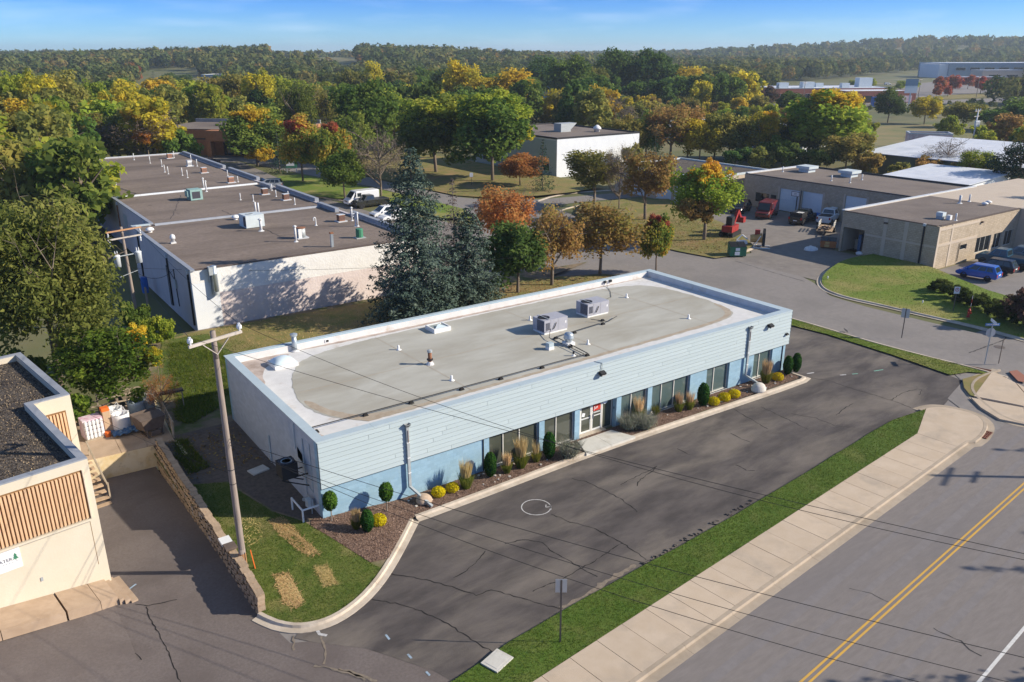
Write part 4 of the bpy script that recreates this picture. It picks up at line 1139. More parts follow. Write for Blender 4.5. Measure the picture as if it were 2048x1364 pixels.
for k in range(10):
    MB().box(LB+0.051, -0.08, ZF+0.06+k*ph, LB+0.058, 0.04, ZF+0.06+k*ph+ph*0.55).build('vent_slot', 'iron_black', bb)

def window(a, b, z0, muls, gl, curt):
    fr = MB(); d0, d1 = 0.16, 0.25
    fr.box(a, d0, ZF-0.08, b, d1, ZF-0.006); fr.box(a, d0, z0+0.001, b, d1, z0+0.06)
    fr.box(a, d0, z0+0.06, a+0.05, d1, ZF-0.08); fr.box(b-0.05, d0, z0+0.06, b, d1, ZF-0.08)
    f = fr.build('window', 'frame_alu', bb)
    xs = [a+0.05] + list(muls) + [b-0.05]
    for m in muls: MB().box(m-0.03, d0-0.01, z0+0.061, m+0.03, d1-0.01, ZF-0.081).build('mullion', 'frame_alu', f)
    for p_, q_ in zip(xs, xs[1:]): MB().box(p_+0.031, 0.205, z0+0.061, q_-0.031, 0.215, ZF-0.081).build('pane', gl, f)
    MB().box(a-0.02, -0.05, z0-0.035, b+0.02, 0.159, z0).build('sill', 'white_paint', f)
for i, (a, b, z0) in enumerate(OPEN):
    if i == 2: continue
    muls = {0:(11.27,12.44), 1:(15.2,), 3:(21.4,), 4:(24.15,25.33), 5:(29.3,), 6:(34.2,)}[i]
    window(a, b, z0, muls, 'glass_green' if i in (0,1) else 'glass_teal', i > 2)
# curtains and shadowy rooms just behind the panes
for a, b in ((10.3,10.62), (20.9,21.3), (21.5,22.4), (23.2,24.1), (28.5,29.25), (29.35,30.5), (33.5,34.1), (34.3,35.3)):
    cu = MB(); n = max(4, int((b-a)/0.07))
    cu.add([(a+(b-a)*k/n, 0.30+(0.0 if k % 2 else 0.05), z) for z in (0.2, ZF-0.1) for k in range(n+1)], [(k, k+1, n+2+k, n+1+k) for k in range(n)])
    cu.build('curtain', 'curtain', bb)
# entrance: two leaves between side lights
dr = MB(); D0, D1 = 0.42, 0.50
for q in (16.97, 17.33, 18.27, 19.15): dr.box(q-0.055, D0, 0.05, q+0.055, D1, ZF-0.02)
dr.box(16.95, D0, ZF-0.10, 20.0, D1, ZF-0.021); dr.box(19.94, D0, 0.05, 20.0, D1, ZF-0.10)
ent = dr.build('entrance', 'frame_alu', bb)
MB().box(16.95, -0.02, 0.0, 19.25, 0.41, 0.075).build('threshold', 'concrete_kerb', ent)
for a, b in ((17.39,18.21), (18.33,19.09)):
    lf = MB()
    for q in ((a,0.08,a+0.05,ZF-0.11), (b-0.05,0.08,b,ZF-0.11), (a+0.05,0.08,b-0.05,0.2), (a+0.05,ZF-0.17,b-0.05,ZF-0.11), (a+0.05,1.06,b-0.05,1.11)): lf.box(q[0], D0+0.01, q[1], q[2], D1-0.02, q[3])
    d = lf.build('door', 'frame_white', bb)
    MB().box(a+0.05, D0+0.035, 0.2, b-0.05, D0+0.045, ZF-0.17).build('pane', 'glass_green', d)
    MB().box((b-0.10 if a < 18 else a+0.06), D0-0.05, 0.95, (b-0.06 if a < 18 else a+0.10), D0+0.008, 1.25).build('handle', 'chrome', d)
for a, b in ((17.03,17.27), (19.21,19.94)): MB().box(a, D0+0.03, 0.075, b, D0+0.04, ZF-0.10).build('side_light', 'glass_green', ent)
MB().box(16.951, D1, 0.0, 16.97, 0.6, ZF-0.02).build('jamb', 'recess_blue', ent)
hs = MB().box(18.42, D0-0.006, 1.42, 19.02, D0+0.002, 1.86).build('door_sign', 'sign_red', bb)
text('lettering', 'Jump', 0.30, 'sign_white', hs, (18.72, D0-0.012, 1.66), (R(90),0,R(8)))
for k in range(7): MB().box(18.44+k*0.08, D0-0.004, 1.27, 18.49+k*0.08, D0+0.002, 1.36).build('small_print', 'sign_white', hs)
MB().add([(17.45,D0-0.004,1.28),(17.68,D0-0.004,1.22),(17.74,D0-0.004,1.46),(17.51,D0-0.004,1.52)], [(0,1,2,3)]).build('notice', 'sign_white', ent)
for k in range(8): MB().box(17.45+k*0.085, D0-0.004, 1.04, 17.51+k*0.085, D0+0.002, 1.11).build('small_print', 'sign_white', ent)
text('house_number', '1270', 0.15, 'sign_white', ent, (17.15, D0+0.02, 1.86), (R(90),0,0))
MB().lathe((0,0,0), [(0.20,0),(0.20,0.012)], 18).build('round_sticker', 'sign_white', ent, loc=(19.4, D0+0.025, 1.88)).rotation_euler = (R(90),0,0)
MB().box(19.985, 0.20, 1.25, 19.999, 0.26, 1.40).build('doorbell', 'iron_black', bb)
MB().box(9.755, -0.055, 0.12, 9.805, -0.002, ZF-0.05).build('conduit', 'iron_black', bb)
MB().box(36.62, -0.055, 0.12, 36.67, -0.002, ZF-0.05).build('conduit', 'iron_black', bb)
# rainwater heads and pipes
for x in (4.92, 32.4):
    d = MB(); d.add([(x-0.16,-0.12,4.52),(x+0.16,-0.12,4.52),(x+0.16,-0.36,4.52),(x-0.16,-0.36,4.52),(x-0.08,-0.13,4.30),(x+0.08,-0.13,4.30),(x+0.08,-0.26,4.30),(x-0.08,-0.26,4.30)], [(0,1,5,4),(1,2,6,5),(2,3,7,6),(3,0,4,7),(4,5,6,7)])
    ds = d.build('rainwater_head', 'galv_dull', bb)
    MB().box(x-0.13,-0.34,4.40,x+0.13,-0.14,4.43).build('opening', 'iron_black', ds)
    pp = MB(); pp.box(x-0.075,-0.25,0.75,x+0.075,-0.13,4.299); pp.bar((x,-0.19,0.78),(x+0.45,-1.75,0.16),0.14,0.11)
    dp = pp.build('downpipe', 'galv_dull', bb)
    for z in (3.4, 2.5, 1.6): MB().box(x-0.085,-0.262,z,x+0.085,-0.125,z+0.05).build('strap', 'white_paint', dp)
    MB().bar((x,-0.26,4.15),(x,-0.26,3.45),0.05,0.012).build('pipe_seam', 'rust', dp)
# lamps and cameras on the siding
for x, z, s in ((34.6,4.15,1.0), (36.75,3.05,0.6), (18.45,4.22,1.0)):
    m = MB(); m.obox((x,-0.22*s-0.05,z), 0.20*s, 0.15*s, 0.10*s, 0, 0, 0.4); m.bar((x,-0.08,z+0.06),(x,-0.18,z+0.03),0.05)
    l_ = m.build('flood_light', 'iron_black', bb)
    MB().obox((x+0.03,-0.30*s-0.06,z-0.09*s), 0.16*s, 0.06*s, 0.012, 0, 0, 0.4).build('lens', 'lamp_clear', l_)
m = MB(); m.path([(18.3,0.35,HB+0.02),(18.48,-0.16,HB+0.02),(18.48,-0.17,4.35)], 0.02)
m.build('conduit', 'galv_dull', bb)
# lead-in pipes on the shaded end wall
m = MB(); m.path([(-0.05,3.0,HB-0.15),(-0.05,3.0,3.2)], 0.025); m.path([(-0.05,1.9,HB-0.6),(-0.05,1.9,0.6)], 0.03); m.path([(-0.05,7.4,2.2),(-0.05,7.4,0.5)], 0.05)
m.path([(-0.03,1.0,4.3),(-0.03,1.0,1.5),(-0.03,2.0,1.7)], 0.018)
m.build('conduit', 'cap_metal', bb)
for a, b, c, d in ((1.0,2.6,3.9,4.5), (4.6,3.9,9.5,4.2), (2.2,2.2,2.9,3.4)):
    MB().add([(-0.004,a,b),(-0.004,c,b+0.25),(-0.004,c,d),(-0.004,a,d-0.2)], [(0,1,2,3)]).build('paint_touch_up', mk('touch_%g' % a, (0.36,0.42,0.50), (0.44,0.49,0.55), scale=1.5, lo=0.45, hi=0.55), bb)

# door slab
es = setting('entrance_path')
for poly in ([(16.55,-0.35),(17.9,-0.35),(17.9,-1.95),(15.9,-1.95)], [(17.92,-0.35),(19.3,-0.35),(19.9,-1.95),(17.92,-1.95)]):
    MB().prism(poly, 0.0, 0.17).build('slab', 'concrete_pale', es)

# ---- things that stand on the roof or hang from the walls
def rtu(loc, label):
    t = thing('rooftop_unit', label, 'air conditioner', loc, 0, None)
    w_, d_, h_ = 2.05, 1.35, 1.02
    MB().box(0.02,0.02,0, w_-0.02,d_-0.02,0.12).build('kerb_frame', 'white_paint', t)
    c = MB().box(0.0,0.0,0.12, w_,d_,h_).build('cabinet', 'hvac_grey', t)
    co = MB()
    for k in range(9): co.box(-0.018, 0.06, 0.20+k*0.085, -0.002, d_*0.62, 0.255+k*0.085)
    co.build('coil_grille', 'hvac_dark', t)
    MB().lathe((0.45,d_*0.5,h_), [(0.42,0.002),(0.42,0.03),(0.36,0.035),(0.36,0.012)], 20).build('fan_ring', 'iron_black', t)
    f = MB()
    for a in range(4): f.obox((0.45+0.17*math.cos(a*1.571), d_*0.5+0.17*math.sin(a*1.571), h_+0.015), 0.16, 0.07, 0.006, a*1.571, 0, 0.3)
    f.build('fan', 'hvac_dark', t)
    MB().box(0.40,-0.01,h_+0.04,0.46,d_+0.01,h_+0.06).build('fan_guard', 'galv_dull', t)
    for x in (0.55, 1.2): MB().box(x,-0.006,0.16,x+0.01,-0.001,h_-0.02).build('panel_joint', 'hvac_dark', t)
    lv = MB()
    for k in range(7): lv.box(0.12+k*0.055,-0.012,0.3,0.14+k*0.055,-0.001,h_-0.2)
    lv.build('louvre', 'hvac_dark', t)
    MB().path([(1.0,-0.06,0.75),(0.9,-0.07,0.55),(0.75,-0.06,0.30)], 0.03, 6).build('cable', 'iron_black', t)
    MB().box(w_-0.22,-0.008,0.55,w_-0.12,-0.001,0.72).build('label_plate', 'sign_white', t)
    return t
rtu((19.66,7.2,FL), 'grey rooftop air conditioner nearer the skylights, with shorter gap to the turbine vent')
rtu((24.6,8.4,FL), 'grey rooftop air conditioner farther right, with a loose cable running to the back parapet')

def skylight(loc, wx, wy, label, dome):
    t = thing('skylight', label, 'skylight', loc)
    MB().box(0,0,0,wx,wy,0.24).build('curb', 'white_paint', t)
    if dome:
        rg2 = 9; d = MB(); vs = []; fs = []
        for i in range(rg2):
            for j in range(rg2):
                a, b = i/(rg2-1), j/(rg2-1)
                vs.append((0.05+(wx-0.1)*a, 0.05+(wy-0.1)*b, 0.25+0.34*(math.sin(math.pi*a)*math.sin(math.pi*b))**0.6))
        fs = [(i*rg2+j,(i+1)*rg2+j,(i+1)*rg2+j+1,i*rg2+j+1) for i in range(rg2-1) for j in range(rg2-1)]
        d.add(vs, fs).build('dome', 'skylight_dome', t, smooth=True)
    else:
        MB().box(0.1,0.1,0.241,wx-0.1,wy-0.1,0.25).build('pane', 'skylight_glass', t)
        MB().add([(0.1,0.1,0.251),(wx-0.1,0.1,0.251),(wx*0.5,wy*0.5,0.42)], [(0,1,2)]).build('pane', 'skylight_dome', t)
        fr = MB(); fr.bar((0.1,0.1,0.26),(wx-0.1,wy-0.1,0.26),0.05); fr.box(0,0,0.241,0.1,wy,0.3); fr.box(wx-0.1,0,0.241,wx,wy,0.3); fr.box(0.1,0,0.241,wx-0.1,0.1,0.3); fr.box(0.1,wy-0.1,0.241,wx-0.1,wy,0.3)
        fr.build('frame', 'white_paint', t)
skylight((2.1,11.6,FL), 1.5, 1.45, 'large domed skylight at the near back corner of the grey roof', True)
skylight((13.6,11.9,FL), 1.35, 1.3, 'low square skylight with triangular pane in the middle of the grey roof', False)
t = thing('flue', 'galvanized chimney flue with flat cap at the back parapet', 'flue', (4.39,14.25,FL))
MB().lathe((0,0,0), [(0.30,0),(0.22,0.06),(0.17,0.10)], 12).build('flashing', 'roof_coating', t)
MB().lathe((0,0,0.1), [(0.16,0),(0.16,0.95)], 14).build('pipe', 'galvanized', t, True)
MB().lathe((0,0,1.05), [(0.22,0.0),(0.24,0.10),(0.24,0.14),(0.02,0.22)], 14).build('cap', 'galvanized', t)
t = thing('flue', 'rusty short flue pipe with collar standing alone on the grey roof', 'flue', (10.41,6.95,FL))
MB().lathe((0,0,0), [(0.26,0),(0.18,0.14),(0.13,0.2)], 12).build('flashing', 'roof_coating', t)
MB().lathe((0,0,0.2), [(0.12,0),(0.12,0.62)], 12).build('pipe', 'rust', t, True)
MB().lathe((0,0,0.28), [(0.12,0),(0.2,0.02),(0.2,0.09),(0.12,0.1)], 12).build('collar', 'iron_black', t)
MB().lathe((0,0,0.82), [(0.16,0),(0.17,0.12),(0.02,0.18)], 12).build('cap', 'galv_dull', t)
t = thing('turbine_vent', 'round louvred turbine vent on a square base on the grey roof', 'roof vent', (19.78,4.7,FL))
MB().box(-0.32,-0.32,0,0.32,0.32,0.22).build('base', 'white_paint', t)
MB().lathe((0,0,0.22), [(0.22,0),(0.22,0.12),(0.32,0.2),(0.36,0.32),(0.30,0.40),(0.34,0.50),(0.24,0.62),(0.05,0.68)], 16).build('turbine', 'galvanized', t, True)
t = thing('box_vent', 'small square metal box vent beside the turbine vent', 'roof vent', (18.24,4.75,FL))
MB().box(-0.22,-0.2,0,0.22,0.2,0.2).build('base', 'white_paint', t); MB().box(-0.2,-0.18,0.2,0.2,0.18,0.46).build('hood', 'cap_metal', t)
STUBS = [(10.04,10.48,'white pipe stub in the left half of the grey roof, near the low skylight'), (10.13,3.88,'white pipe stub near the front gas pipe, left half of the grey roof'), (20.84,10.47,'white pipe stub just behind the nearer rooftop air conditioner'),
      (30.56,10.64,'white pipe stub beyond the farther rooftop air conditioner, toward the back'), (30.52,3.95,'white pipe stub alone near the far right end of the grey roof'), (20.9,4.02,'white pipe stub to the right of the turbine vent')]
v0 = None
for x, y, lb in STUBS:
    if v0 is None:
        v0 = thing('vent_stub', lb, 'roof vent', (x,y,FL), 0, 'pipe stubs on the grey roof')
        MB().lathe((0,0,0), [(0.20,0),(0.10,0.05),(0.075,0.10),(0.07,0.30),(0.05,0.32)], 10).build('pipe', 'white_paint', v0, True)
    else: dup(v0, (x,y,FL), 0, lb)
t = thing('vent_stub', 'short pipe stub with dark open top beside the gas pipe', 'roof vent', (18.71,2.86,FL), 0)
MB().lathe((0,0,0), [(0.16,0),(0.08,0.05),(0.06,0.14)], 10).build('flashing', 'white_paint', t); MB().lathe((0,0,0.14), [(0.06,0),(0.07,0.05),(0.07,0.16)], 10).build('pipe', 'iron_black', t)
# gas line on its blocks
gp = thing('gas_pipe', 'black gas pipe on small blocks along the front edge of the grey roof', 'gas pipe', (0,0,FL))
MB().path([(0.5,1.1,0.17),(0.7,2.27,0.17),(19.45,2.3,0.17),(19.8,6.1,0.17),(24.55,6.6,0.17)], 0.03, 6).build('pipe', 'iron_black', gp)
MB().path([(19.2,2.42,0.17),(19.3,6.2,0.17),(20.1,7.1,0.4)], 0.022, 6).build('branch_pipe', 'iron_black', gp)
MB().path([(24.2,7.6,0.2),(24.9,6.5,0.17),(26.3,7.1,0.17)], 0.022, 6).build('branch_pipe', 'iron_black', gp)
b0 = None
for x, y in ((0.75,1.9),(3.72,2.28),(6.52,2.28),(9.84,2.28),(12.6,2.28),(15.72,2.29),(19.42,2.33),(19.55,4.2),(19.8,6.12),(21.6,6.28),(24.5,6.58),(25.0,7.2)):
    if b0 is None:
        ob = MB().add([(-0.16,-0.09,0),(0.16,-0.09,0),(0.16,0.09,0),(-0.16,0.09,0),(-0.09,-0.07,0.145),(0.09,-0.07,0.145),(0.09,0.07,0.145),(-0.09,0.07,0.145)], [(4,5,6,7),(0,1,5,4),(1,2,6,5),(2,3,7,6),(3,0,4,7)]).build('support_block', 'rubber', gp); b0 = ob.data
    else: ob = link('support_block', b0, gp)
    ob.location = (x, y, 0)
t = thing('roof_cable', 'thin black cable snaking from the farther air conditioner to the back parapet', 'cable', (0,0,FL))
MB().path([(26.2,9.6,0.9),(26.9,10.2,0.03),(28.2,11.0,0.03),(29.6,11.4,0.03),(30.6,12.6,0.03),(31.4,13.9,0.03),(31.7,14.3,0.2)], 0.016, 4).build('strand', 'wire', t)
for x, lb in ((31.5,'left of two small black boxes fixed to the back parapet'), (32.1,'right of two small black boxes fixed to the back parapet')):
    t = thing('junction_box', lb, 'electrical box', (x,14.3,FL+0.3), 0); MB().box(-0.1,-0.1,-0.06,0.1,0.06,0.12).build('housing', 'iron_black', t); MB().box(0.12,-0.06,-0.1,0.18,0.04,0.1).build('bracket', 'frame_alu', t)
t = thing('scupper', 'small dark square overflow opening in the white back upstand', 'roof drain', (6.7,14.37,FL+0.1), 0)
MB().box(-0.16,-0.03,0,0.16,0.0,0.2).build('flange', 'white_paint', t); MB().box(-0.1,-0.034,0.03,0.1,-0.031,0.17).build('hole', 'pit', t)

# condenser hung on the shaded end wall
ac = thing('condenser_unit', 'black air conditioner condenser on a wall bracket at the shaded end wall', 'air conditioner', (-0.95,1.95,2.42))
MB().box(-0.42,-0.45,0,0.42,0.45,0.78).build('casing', 'iron_black', ac)
MB().lathe((0,0,0.78), [(0.40,0.0),(0.41,0.05),(0.33,0.06),(0.30,0.01)], 20).build('top_ring', 'hvac_dark', ac)
f = MB()
for k in range(5): f.lathe((0,0,0.80), [(0.06+k*0.055,0.0),(0.07+k*0.055,0.004)], 18)
f.build('fan_guard', 'cap_metal', ac)
b = MB(); b.box(-0.46,-0.42,-0.06,0.94,-0.36,-0.01); b.box(-0.46,0.36,-0.06,0.94,0.42,-0.01); b.bar((-0.42,-0.39,-0.06),(0.93,-0.39,-0.75),0.05); b.bar((-0.42,0.39,-0.06),(0.93,0.39,-0.75),0.05)
b.build('bracket', 'iron_black', ac)
gm = thing('gas_meter', 'grey gas meter and pipes against the shaded end wall', 'gas meter', (-0.28,1.0,0.45))
MB().box(-0.16,-0.2,0.35,0.12,0.2,0.78).build('meter', 'hvac_white', gm); MB().lathe((-0.05,0.45,0.5), [(0.02,0),(0.16,0.02),(0.16,0.1),(0.02,0.12)], 12).build('regulator', 'galv_dull', gm)
MB().path([(0.02,-0.2,0),(0.02,-0.2,0.9),(0.02,0.3,0.9),(0.02,0.3,0.55),(0.02,0.62,0.55),(0.02,0.62,0)], 0.03, 6).build('pipe', 'galv_dull', gm)
gd = thing('guard_rail', 'white pipe guard rail bent around the gas meter', 'guard rail', (0,0,0))
MB().path([(-0.95,1.75,0.3),(-0.95,1.75,1.15),(-0.95,0.25,1.15),(-0.95,0.25,0.25)], 0.05, 8).build('rail', 'white_paint', gd)
MB().path([(-0.95,0.25,1.15),(-0.06,0.25,1.15)], 0.05, 8).build('rail', 'white_paint', gd)
t = thing('access_lid', 'pale square lid lying on the shaded soil by the end wall', 'utility cover', (-1.0,6.9,0.47), 0.2)
MB().box(-0.5,-0.35,0,0.5,0.35,0.08).build('lid', 'concrete_pale', t)
# ---------------------------------------------------------------- cream building, dock and retaining wall on the left
HC_ = 6.40
cb = thing('industrial_building', 'cream stucco building with brown slatted panels and dark gravel roof', 'building', (-9.79,1.21,0), R(8.6))
rf = MB().flat([(-14,0.3), (-0.3,0.3), (-0.3,8.33), (1.4,8.33), (1.32,16.4), (-14,16.4)], HC_-0.35)
# roof sits in a tray made by the parapet
par = MB()
edge = [(-14,0), (0,0), (0,8.03), (1.70,8.03), (1.62,16.7), (-14,16.7)]
inn = [(-14,0.34), (-0.34,0.34), (-0.34,8.37), (1.36,8.37), (1.28,16.36), (-14,16.36)]
wb = MB()
for i in range(5):
    a, b, c, d = edge[i], edge[i+1], inn[i+1], inn[i]
    wb.add([(a[0],a[1],-1.2),(b[0],b[1],-1.2),(c[0],c[1],-1.2),(d[0],d[1],-1.2),(a[0],a[1],HC_-0.03),(b[0],b[1],HC_-0.03),(c[0],c[1],HC_-0.03),(d[0],d[1],HC_-0.03)],
           [(0,1,5,4),(1,2,6,5),(2,3,7,6),(3,0,4,7),(4,5,6,7)])
    MB().add([(a[0],a[1],HC_-0.028),(b[0],b[1],HC_-0.028),(c[0],c[1],HC_-0.028),(d[0],d[1],HC_-0.028)] + [(q[0],q[1],HC_+0.03) for q in (a,b,c,d)],
             [(0,3,2,1),(4,5,6,7),(0,1,5,4),(1,2,6,5),(2,3,7,6),(3,0,4,7)]).build('parapet_cap', 'cap_grey', cb)
nm = wb.build('wall', 'stucco_cream', cb)
rf.build('roof', 'gravel_pebble', cb)
rg = np.random.default_rng(12)
x = rg.uniform(-9, 1.3, 26000); y = rg.uniform(0.35, 16.3, 26000)
k = inside([(-14,0.4), (-0.4,0.4), (-0.4,8.4), (1.3,8.4), (1.24,16.3), (-14,16.3)], x, y); x, y = x[k], y[k]
me = quad_mesh('pebbles', np.stack([x, y, np.full(len(x), HC_-0.335)], 1), rg.normal(size=(len(x),3))*0.6+np.array([0,0,1]), 0.02+0.025*rg.random(len(x)), rg.random(len(x)), aspect=0.8, seed=2)
leafmat('pebble_mix', (0.03,0.026,0.025), (0.13,0.105,0.085), (0.34,0.26,0.17), trans=0.0, rand=0)
me.materials.append(MATS['pebble_mix']); tag(link('pebbles', me, cb), kind='stuff')
# slatted panels, slat by slat
MB().box(-12, -0.012, 3.62, -0.34, 0.0, 5.95).build('panel_back', 'slat_back', cb)
sl = None
for k in range(54):
    if sl is None:
        o = MB().add([(-0.052,-0.02,3.68),(0.052,-0.02,3.68),(0.052,-0.02,5.89),(-0.052,-0.02,5.89),(-0.044,-0.105,3.66),(0.044,-0.105,3.66),(0.044,-0.105,5.88),(-0.044,-0.105,5.88)],
                     [(4,5,6,7),(0,4,7,3),(5,1,2,6),(3,7,6,2),(0,1,5,4)]).build('slat', 'slat_wood', cb); sl = o.data
    else: o = link('slat', sl, cb)
    o.location = (-0.46 - k*0.149, 0, 0)
fr = MB(); fr.box(-12,-0.13,3.50,-0.30,-0.001,3.60); fr.box(-0.335,-0.13,3.601,-0.29,-0.001,5.96)
fr.build('panel_ledge', 'stucco_cream', cb)
for k in range(8):
    o = link('slat', sl, cb); o.location = (0.16 + k*0.155, 8.03, -0.35)
MB().box(0.08, 8.015, 3.2, 1.36, 8.029, 5.62).build('panel_back', 'slat_back', cb)
MB().box(-0.395, -0.006, 1.2, -0.375, 0.0, 3.49).build('wall_joint', 'slat_back', cb)
ol = MB().box(-2.70, -0.03, 1.46, -2.60, -0.001, 1.64).build('outlet_box', 'galv_dull', cb)
sg = MB().box(-7.6, -0.03, 2.50, -3.2, -0.002, 3.50).build('sign_board', 'sign_white', cb)
text('lettering', 'WATER', 0.21, 'sign_ink', sg, (-3.52, -0.034, 3.00), (R(90),0,0), 'RIGHT')
tm = MB()
for a, b, h in ((0.12,0.0,0.14), (0.10,0.08,0.13), (0.07,0.17,0.12)): tm.add([(-3.40-a,-0.036,2.95+b),(-3.40+a,-0.036,2.95+b),(-3.40,-0.036,2.95+b+h)], [(0,1,2)])
tm.box(-3.415,-0.036,2.90,-3.385,-0.033,2.95)
tm.build('tree_emblem', 'sign_green', sg)
for k in range(5): MB().box(-3.95+k*0.13, -0.034, 2.83, -3.86+k*0.13, -0.031, 2.855).build('small_print', 'cap_grey', sg)

# sloping walk of cracked slabs, with steps at its end
wk = thing('concrete_walk', 'cracked sloping concrete walk with steps along the cream building', 'walkway', (-9.79,1.21,0), R(8.6))
sz = lambda x: 0.30 + 0.152*(-x)
def slab(a, b, y0=-1.75, y1=-0.01, dz=0.0):
    m = MB()
    m.add([(a,y0,sz(a)-0.45),(b,y0,sz(b)-0.45),(b,y1,sz(b)-0.45),(a,y1,sz(a)-0.45),(a,y0,sz(a)+dz),(b,y0,sz(b)+dz),(b,y1,sz(b)+dz),(a,y1,sz(a)+dz)], [(0,3,2,1),(4,5,6,7),(0,1,5,4),(1,2,6,5),(2,3,7,6),(3,0,4,7)])
    return m.build('walk_slab', 'concrete_slab', wk)
slab(-9.5,-6.93, dz=-0.01); slab(-6.9,-4.75, dz=0.01); slab(-4.72,-2.38); slab(-2.30,-1.02, dz=0.015); slab(-1.0,-0.30, dz=0.015)
for k, (a, b, z) in enumerate(((-0.285,-0.1,0.24), (-0.095,0.12,0.15), (0.125,0.40,0.06))):
    MB().box(a, -1.85-0.12*k, -0.1, b, 0.25 if k else 0.0, z).build('step', 'concrete_slab', wk)

# retaining wall, block by block: x runs along the ramp
RW0, RW1 = Vector((-4.88,-4.95)), Vector((-4.90,13.55))
rw = thing('retaining_wall', 'stepped tan concrete block retaining wall beside the loading ramp', 'wall', (-4.90,-4.95,0), R(90))
LR = 18.5
def rz_(x): return -0.02 if x < 5.1 else -0.03 - 0.92*(x-5.1)/13.4
bl = None; nb = int(LR/0.46)
for i in range(nb):
    x = i*0.46
    topz = 0.93 + 0.05*math.sin(x*0.6) - (0.10 if 3.2 < x < 5 else 0)
    zb = rz_(x) - 0.1; c = 0; z = zb
    while z < topz - 0.12:
        hgt = min(0.27, topz - z)
        if bl is None:
            o = MB().add([(-0.222,-0.16,0),(0.222,-0.16,0),(0.222,0.16,0),(-0.222,0.16,0),(-0.222,-0.16,1),(0.222,-0.16,1),(0.222,0.16,1),(-0.222,0.16,1),(0,0.215,0.08),(0,0.215,0.92)],
                         [(4,5,6,7),(0,1,5,4),(1,2,6,5),(3,0,4,7),(2,8,9,6),(8,3,7,9)]).build('block', 'block_tan', rw); bl = o.data
        else: o = link('block', bl, rw)
        o.location = (x + 0.23 + (0.0 if c % 2 else 0.06), rnd.uniform(-0.03,0.03) + 0.03*(3-c)*0.4, z); o.scale = (1, 1, hgt*0.97)
        o.rotation_euler = (0,0,rnd.uniform(-0.03,0.03))
        if c > 0 and rnd.random() < 0.06:
            o.material_slots[0].link = 'OBJECT'; o.material_slots[0].material = MATS['block_grey']
        z += hgt; c += 1
    o = link('cap_block', bl, rw); o.location = (x+0.23, -0.03+rnd.uniform(-0.05,0.05), topz); o.scale = (1.0, 1.12, 0.10); o.rotation_euler = (0,0,rnd.uniform(-0.05,0.05))
MB().box(3.95,-0.28,1.05,4.5,0.24,1.16).build('cap_block', 'iron_brown', rw)
MB().box(4.6,-0.26,0.96,5.25,0.24,1.09).build('cap_block', 'white_paint', rw)

# loading dock
dk = thing('loading_dock', 'stained cream concrete loading dock at the head of the ramp', 'loading dock', (0,0,0))
DK = [(-9.9,13.95), (-3.95,13.62), (-3.3,20.9), (-10.5,21.3)]
MB().prism(DK, -1.2, 0.46).build('platform', 'stained_cream', dk)
for a in range(4):
    x0 = -9.9 + a*1.5; MB().prism([(x0+0.01,13.95-0.0835*a+0.02),(x0+1.48,13.95-0.0835*(a+1)+0.02),(x0+1.6,21.0),(x0+0.1,21.1)], 0.461, 0.50).build('deck_slab', 'concrete_slab', dk)
MB().box(-3.94,11.3,-1.0,-3.72,13.6,0.5).build('wing_wall', 'stained_cream', dk)
sr = thing('wooden_steps', 'worn wooden steps from the ramp up to the loading dock', 'steps', (0,0,0))
for k in range(8):
    q = k/7; x = -9.05 + 0.25*(1-q); y = 13.75 - 3.6*(1-q); z = 0.36 - 1.05*(1-q)
    MB().obox((x, y, z), 0.52, 0.17, 0.035, R(8)+rnd.uniform(-.05,.05)).build('tread', 'wood_pale', sr)
    MB().obox((x, y+0.16, z-0.09), 0.50, 0.02, 0.07, R(8)).build('riser', 'wood_grey', sr)
hr = thing('hand_rail', 'slanting pale handrail beside the wooden dock steps', 'handrail', (0,0,0))
MB().bar((-8.55,14.6,1.38),(-8.28,10.6,0.28),0.07).build('rail', 'wood_grey', hr)
MB().bar((-8.50,14.6,0.95),(-8.28,11.5,0.06),0.05).build('rail', 'wood_grey', hr)
for y, z0, z1 in ((14.5,0.5,1.36), (10.7,-0.75,0.33)): MB().box(-8.55+(14.5-y)*0.07,y-0.04,z0,-8.47+(14.5-y)*0.07,y+0.04,z1).build('post', 'wood_grey', hr)
fn = thing('dock_fence', 'weathered wooden rail fence round the back of the loading dock', 'fence', (0,0,0))
P_ = [(-9.9,21.0), (-6.9,20.9), (-4.9,20.85), (-3.5,20.7), (-3.62,17.4), (-3.85,14.1)]
for i, q in enumerate(P_):
    MB().box(q[0]-0.05,q[1]-0.05,0.4,q[0]+0.05,q[1]+0.05,1.75 if i > 0 else 1.5).build('post', 'wood_grey', fn)
for a, b in zip(P_, P_[1:]):
    for z in (0.95, 1.38, 1.72) if a[0] > -8 else (0.95, 1.3): MB().bar((a[0],a[1]-0.06,z),(b[0],b[1]-0.06,z),0.035,0.10).build('rail', 'wood_grey', fn)
for k in range(7):
    y = 14.4 + k*0.5; MB().obox((-3.72+0.02*k, y, 1.0), 0.02, 0.11, 0.55, 0, 0, 0.35).build('board', 'wood_grey', fn)

